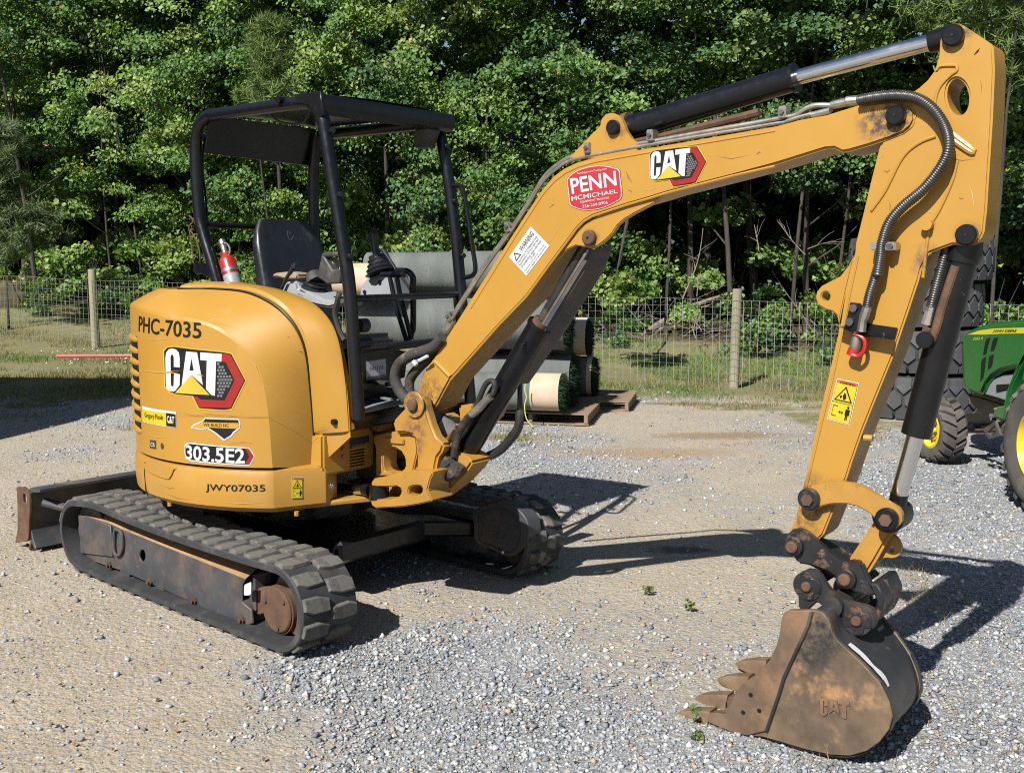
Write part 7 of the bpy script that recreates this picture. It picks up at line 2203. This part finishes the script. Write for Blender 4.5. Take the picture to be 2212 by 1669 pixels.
def ag_wheel(c, r, w, rim_r, nl, lug_h, name, yaw=0.0):
    """c: centre of the wheel; axis x; outer face on -x"""
    c = np.array(c, float)
    ax = np.array([math.cos(yaw), math.sin(yaw), 0])
    fw = np.array([-math.sin(yaw), math.cos(yaw), 0])
    def W(s, rr, a):
        return c + ax * s + (fw * math.cos(a) + Z3 * math.sin(a)) * rr
    n = 48
    pr = [(-w * .40, rim_r), (-w * .5, rim_r + (r - rim_r) * .35), (-w * .5, rim_r + (r - rim_r) * .62), (-w * .40, r - lug_h * 1.4), (0, r - lug_h), (w * .40, r - lug_h * 1.4), (w * .5, rim_r + (r - rim_r) * .6), (w * .40, rim_r)]
    mb = MB()
    mb.grid([[W(s, rr, a) for s, rr in pr] for a in np.linspace(0, 2 * math.pi, n + 1)])
    wh = mb.build(name, M_['ag_rubber'], TRC, angle=50)
    rb = MB()
    pr2 = [(-w * .42, rim_r), (-w * .44, rim_r - 0.02), (-w * .30, rim_r - 0.035), (-w * .22, rim_r * .62), (-w * .30, rim_r * .55), (-w * .30, rim_r * .3), (-w * .36, rim_r * .26), (-w * .36, 0.0001)]
    rb.grid([[W(s, rr, a) for s, rr in pr2] for a in np.linspace(0, 2 * math.pi, n + 1)])
    rim = rb.build('rim', M_['jd_yellow'], wh, angle=35)
    for k in range(6):
        a = 2 * math.pi * k / 6 + .3
        MB().disc(W(-w * .30, rim_r * .43, a), -ax, 0.014, 0.02, 6).build('wheel_bolt', M_['rust'], rim)
    MB().disc(W(-w * .35, 0, 0), -ax, rim_r * .2, 0.035, 16, c2=0.008).build('hub', M_['dark_plastic'], rim)
    for side in (-1, 1):
        for k in range(nl):
            a0 = 2 * math.pi * (k + (0.5 if side > 0 else 0)) / nl
            rows = []
            for j in range(5):
                t = j / 4
                s = side * w * (0.02 + 0.47 * t)
                a = a0 - 0.2 * t * (20 / nl)
                rt = r - (0.35 * lug_h * t if t < .8 else lug_h * 1.0)
                rbse = r - lug_h * 1.45 - (0.02 if t > .9 else 0)
                da = 0.0265 / r
                rows.append([W(s, rbse, a - da * 1.4), W(s, rt, a - da), W(s, rt, a + da), W(s, rbse, a + da * 1.4)])
            lb2 = MB().grid(rows)
            lb2.add(rows[0], [(0, 1, 2, 3)])
            lb2.add(rows[-1], [(0, 1, 2, 3)])
            lb2.build('tread_bar', M_['ag_rubber'], wh, angle=30)
    return wh
ag_wheel((3.66, 8.76, 0.285), 0.285, 0.22, 0.165, 18, 0.026, 'front_wheel', R(6))
ag_wheel((4.94, 8.76, 0.285), 0.285, 0.22, 0.165, 18, 0.026, 'front_wheel')
ag_wheel((3.66, 6.90, 0.47), 0.47, 0.32, 0.25, 20, 0.034, 'rear_wheel')
ag_wheel((4.94, 6.90, 0.47), 0.47, 0.32, 0.25, 20, 0.034, 'rear_wheel')
MB().tube([(3.7, 8.76, 0.3), (4.9, 8.76, 0.3)], 0.05, 10).build('front_axle', M_['black'], TRC)
MB().tube([(3.7, 6.90, 0.47), (4.9, 6.90, 0.47)], 0.08, 10).build('rear_axle', M_['black'], TRC)

# ================================================================== SMALL THINGS
# red pole held level by a block stand hidden behind the excavator
M_['pole_red'] = mk('faded_red_pole', (0.36, 0.075, 0.07), 0.5, var=0.15, vscale=6)
pa, pb = at_depth((124, 769), 10.2), at_depth((420, 767), 10.0)
PO = thing('red_pole', (pb[0], pb[1], 0), 'thin red pole sticking out level behind the excavator tail', 'pole')
MB().tube([pa, pb], 0.0165, 12).build('rod', M_['pole_red'], PO)
MB().prism([[(pb[0] - .15, pb[1] - .1, 0), (pb[0] + .15, pb[1] - .1, 0), (pb[0] + .15, pb[1] + .1, 0), (pb[0] - .15, pb[1] + .1, 0)]], Z3 * (pb[2] - 0.016), 0.01).build('stand', M_['pallet'], PO)
# weeds
WL = PAL[2]
def weed(px_, h, seed, label, nst=4):
    p = on_z(px_, 0.0)
    p[2] = float(gz(p[0], p[1]))
    t = thing('weed', tuple(p), label, 'weed', 'small weeds on the gravel')
    r_ = np.random.default_rng(seed)
    ms_ = MB()
    cs = []
    for k in range(nst):
        a = r_.random() * 6.28
        q = p + np.array([math.cos(a) * h * .5, math.sin(a) * h * .5, h * r_.uniform(.6, 1.0)])
        ms_.tube([p, p + (q - p) * .5 + Z3 * h * .12, q], [.0025, .002, .001], 5)
        cs += [q, p + (q - p) * .6 + Z3 * h * .1]
    ms_.build('stem', LEAF_STEM, t)
    v, f, c = leaf_cloud(np.array(cs), np.full(len(cs), h * .28), 4, 0.018, WL * 0.55, seed + 3, flatten=.5)
    me = bpy.data.meshes.new('leaves')
    mesh_np(me, v - p, f, False)
    set_col(me, c)
    me.materials.append(LEAF)
    o = bpy.data.objects.new('leaves', me)
    COL.objects.link(o)
    o.parent = t
LEAF_STEM = mk('green_stem', (0.10, 0.13, 0.04), 0.6)
for i, (px_, h, lb_) in enumerate((((1392, 1285), .07, 'small green weed in the open gravel left of the bucket'), ((1493, 1318), .055, 'small sprout on the gravel beside the coupler'), ((1498, 1560), .055, 'leafy weed growing through the nearest bucket tooth'),
                                  ((1503, 1600), .035, 'tiny sprout below the nearest bucket tooth'), ((88, 918), .16, 'green weed in the shade at the left'), ((1125, 965), .14, 'wispy weed behind the boom cylinder foot'), ((1180, 1235), .05, 'tiny sprout right of the far track'))):
    weed(px_, h, 900 + i, lb_)
# dry tufts beside the bucket
def tufts():
    xs_, ys_ = [], []
    for px_, n, s in (((1985, 1285), 260, .13), ((1960, 1240), 120, .10), ((2000, 1330), 160, .15), ((1160, 960), 120, .15), ((1780, 1640), 90, .12), ((2050, 1590), 60, .2), ((2150, 1560), 60, .2), ((1620, 905), 180, .4)):
        p = on_z(px_)
        xs_.append(rng.normal(p[0], s, n)); ys_.append(rng.normal(p[1], s * 1.2, n))
    x_, y_ = np.concatenate(xs_), np.concatenate(ys_)
    n = len(x_)
    c = np.where((rng.random(n) < .25)[:, None], np.array([0.14, 0.16, 0.05]), np.array([0.38, 0.27, 0.15])) * (0.7 + .6 * rng.random((n, 1)))
    blades('dry_grass_tufts', x_, y_, 0.04 + 0.09 * rng.random(n), np.full(n, 0.0016), c, 'straw-coloured dry grass tufts scattered round the bucket', 1.6)
tufts()
# fallen leaves and straw bits
def leaf_bits():
    n = 300
    y_ = 2.6 * (13 / 2.6) ** rng.random(n)
    x_ = (rng.random(n) * 2 - 1) * (0.53 * y_)
    c = np.stack([x_, y_, gz(x_, y_) + 0.012], -1)
    v, f, col = leaf_cloud(c, np.full(n, 0.004), 1, 0.017, np.array([(0.16, 0.07, 0.035), (0.22, 0.11, 0.05), (0.10, 0.05, 0.03), (0.30, 0.20, 0.10)]), 77, upb=2.0)
    me = bpy.data.meshes.new('fallen_leaves')
    mesh_np(me, v, f, False)
    set_col(me, col)
    me.materials.append(LEAF)
    o = bpy.data.objects.new('fallen_leaves', me)
    COL.objects.link(o)
    tag(o, 'brown fallen leaf scraps scattered on the gravel', 'leaves', None, 'stuff')
leaf_bits()
# unseen building added beyond the left edge to cast shade across the gravel
M_['shade_caster'] = mk('grey_caster_boards', (0.22, 0.19, 0.16), 0.85, var=0.2, vscale=4, stretch=(4, 4, 0.3), bump=0.3)
M_['shade_caster_roof'] = mk('metal_roof', (0.30, 0.30, 0.31), 0.5, metal=0.5)
bc = np.array([-6.25, 10.45])
bd = np.array([0.222, 0.975])
cn = [bc, bc - bd * 7.0, bc - bd * 7.0 - np.array([7.0, 0]), bc - np.array([7.0, 0])]
CASTER = thing('shade_caster', (bc[0] - 3.5, bc[1] - 3.5, 0), 'plain grey building added unseen past the left edge to shade the gravel', 'shade_caster')
MB().prism([[(p[0], p[1], -0.1) for p in cn]], Z3 * 4.1, 0).build('wall', M_['shade_caster'], CASTER)
MB().prism([[(p[0], p[1], 4.0) for p in (cn[0] + np.array([.0, .0]), cn[1], cn[2], cn[3])]], Z3 * 0.2, 0).build('roof', M_['shade_caster_roof'], CASTER)
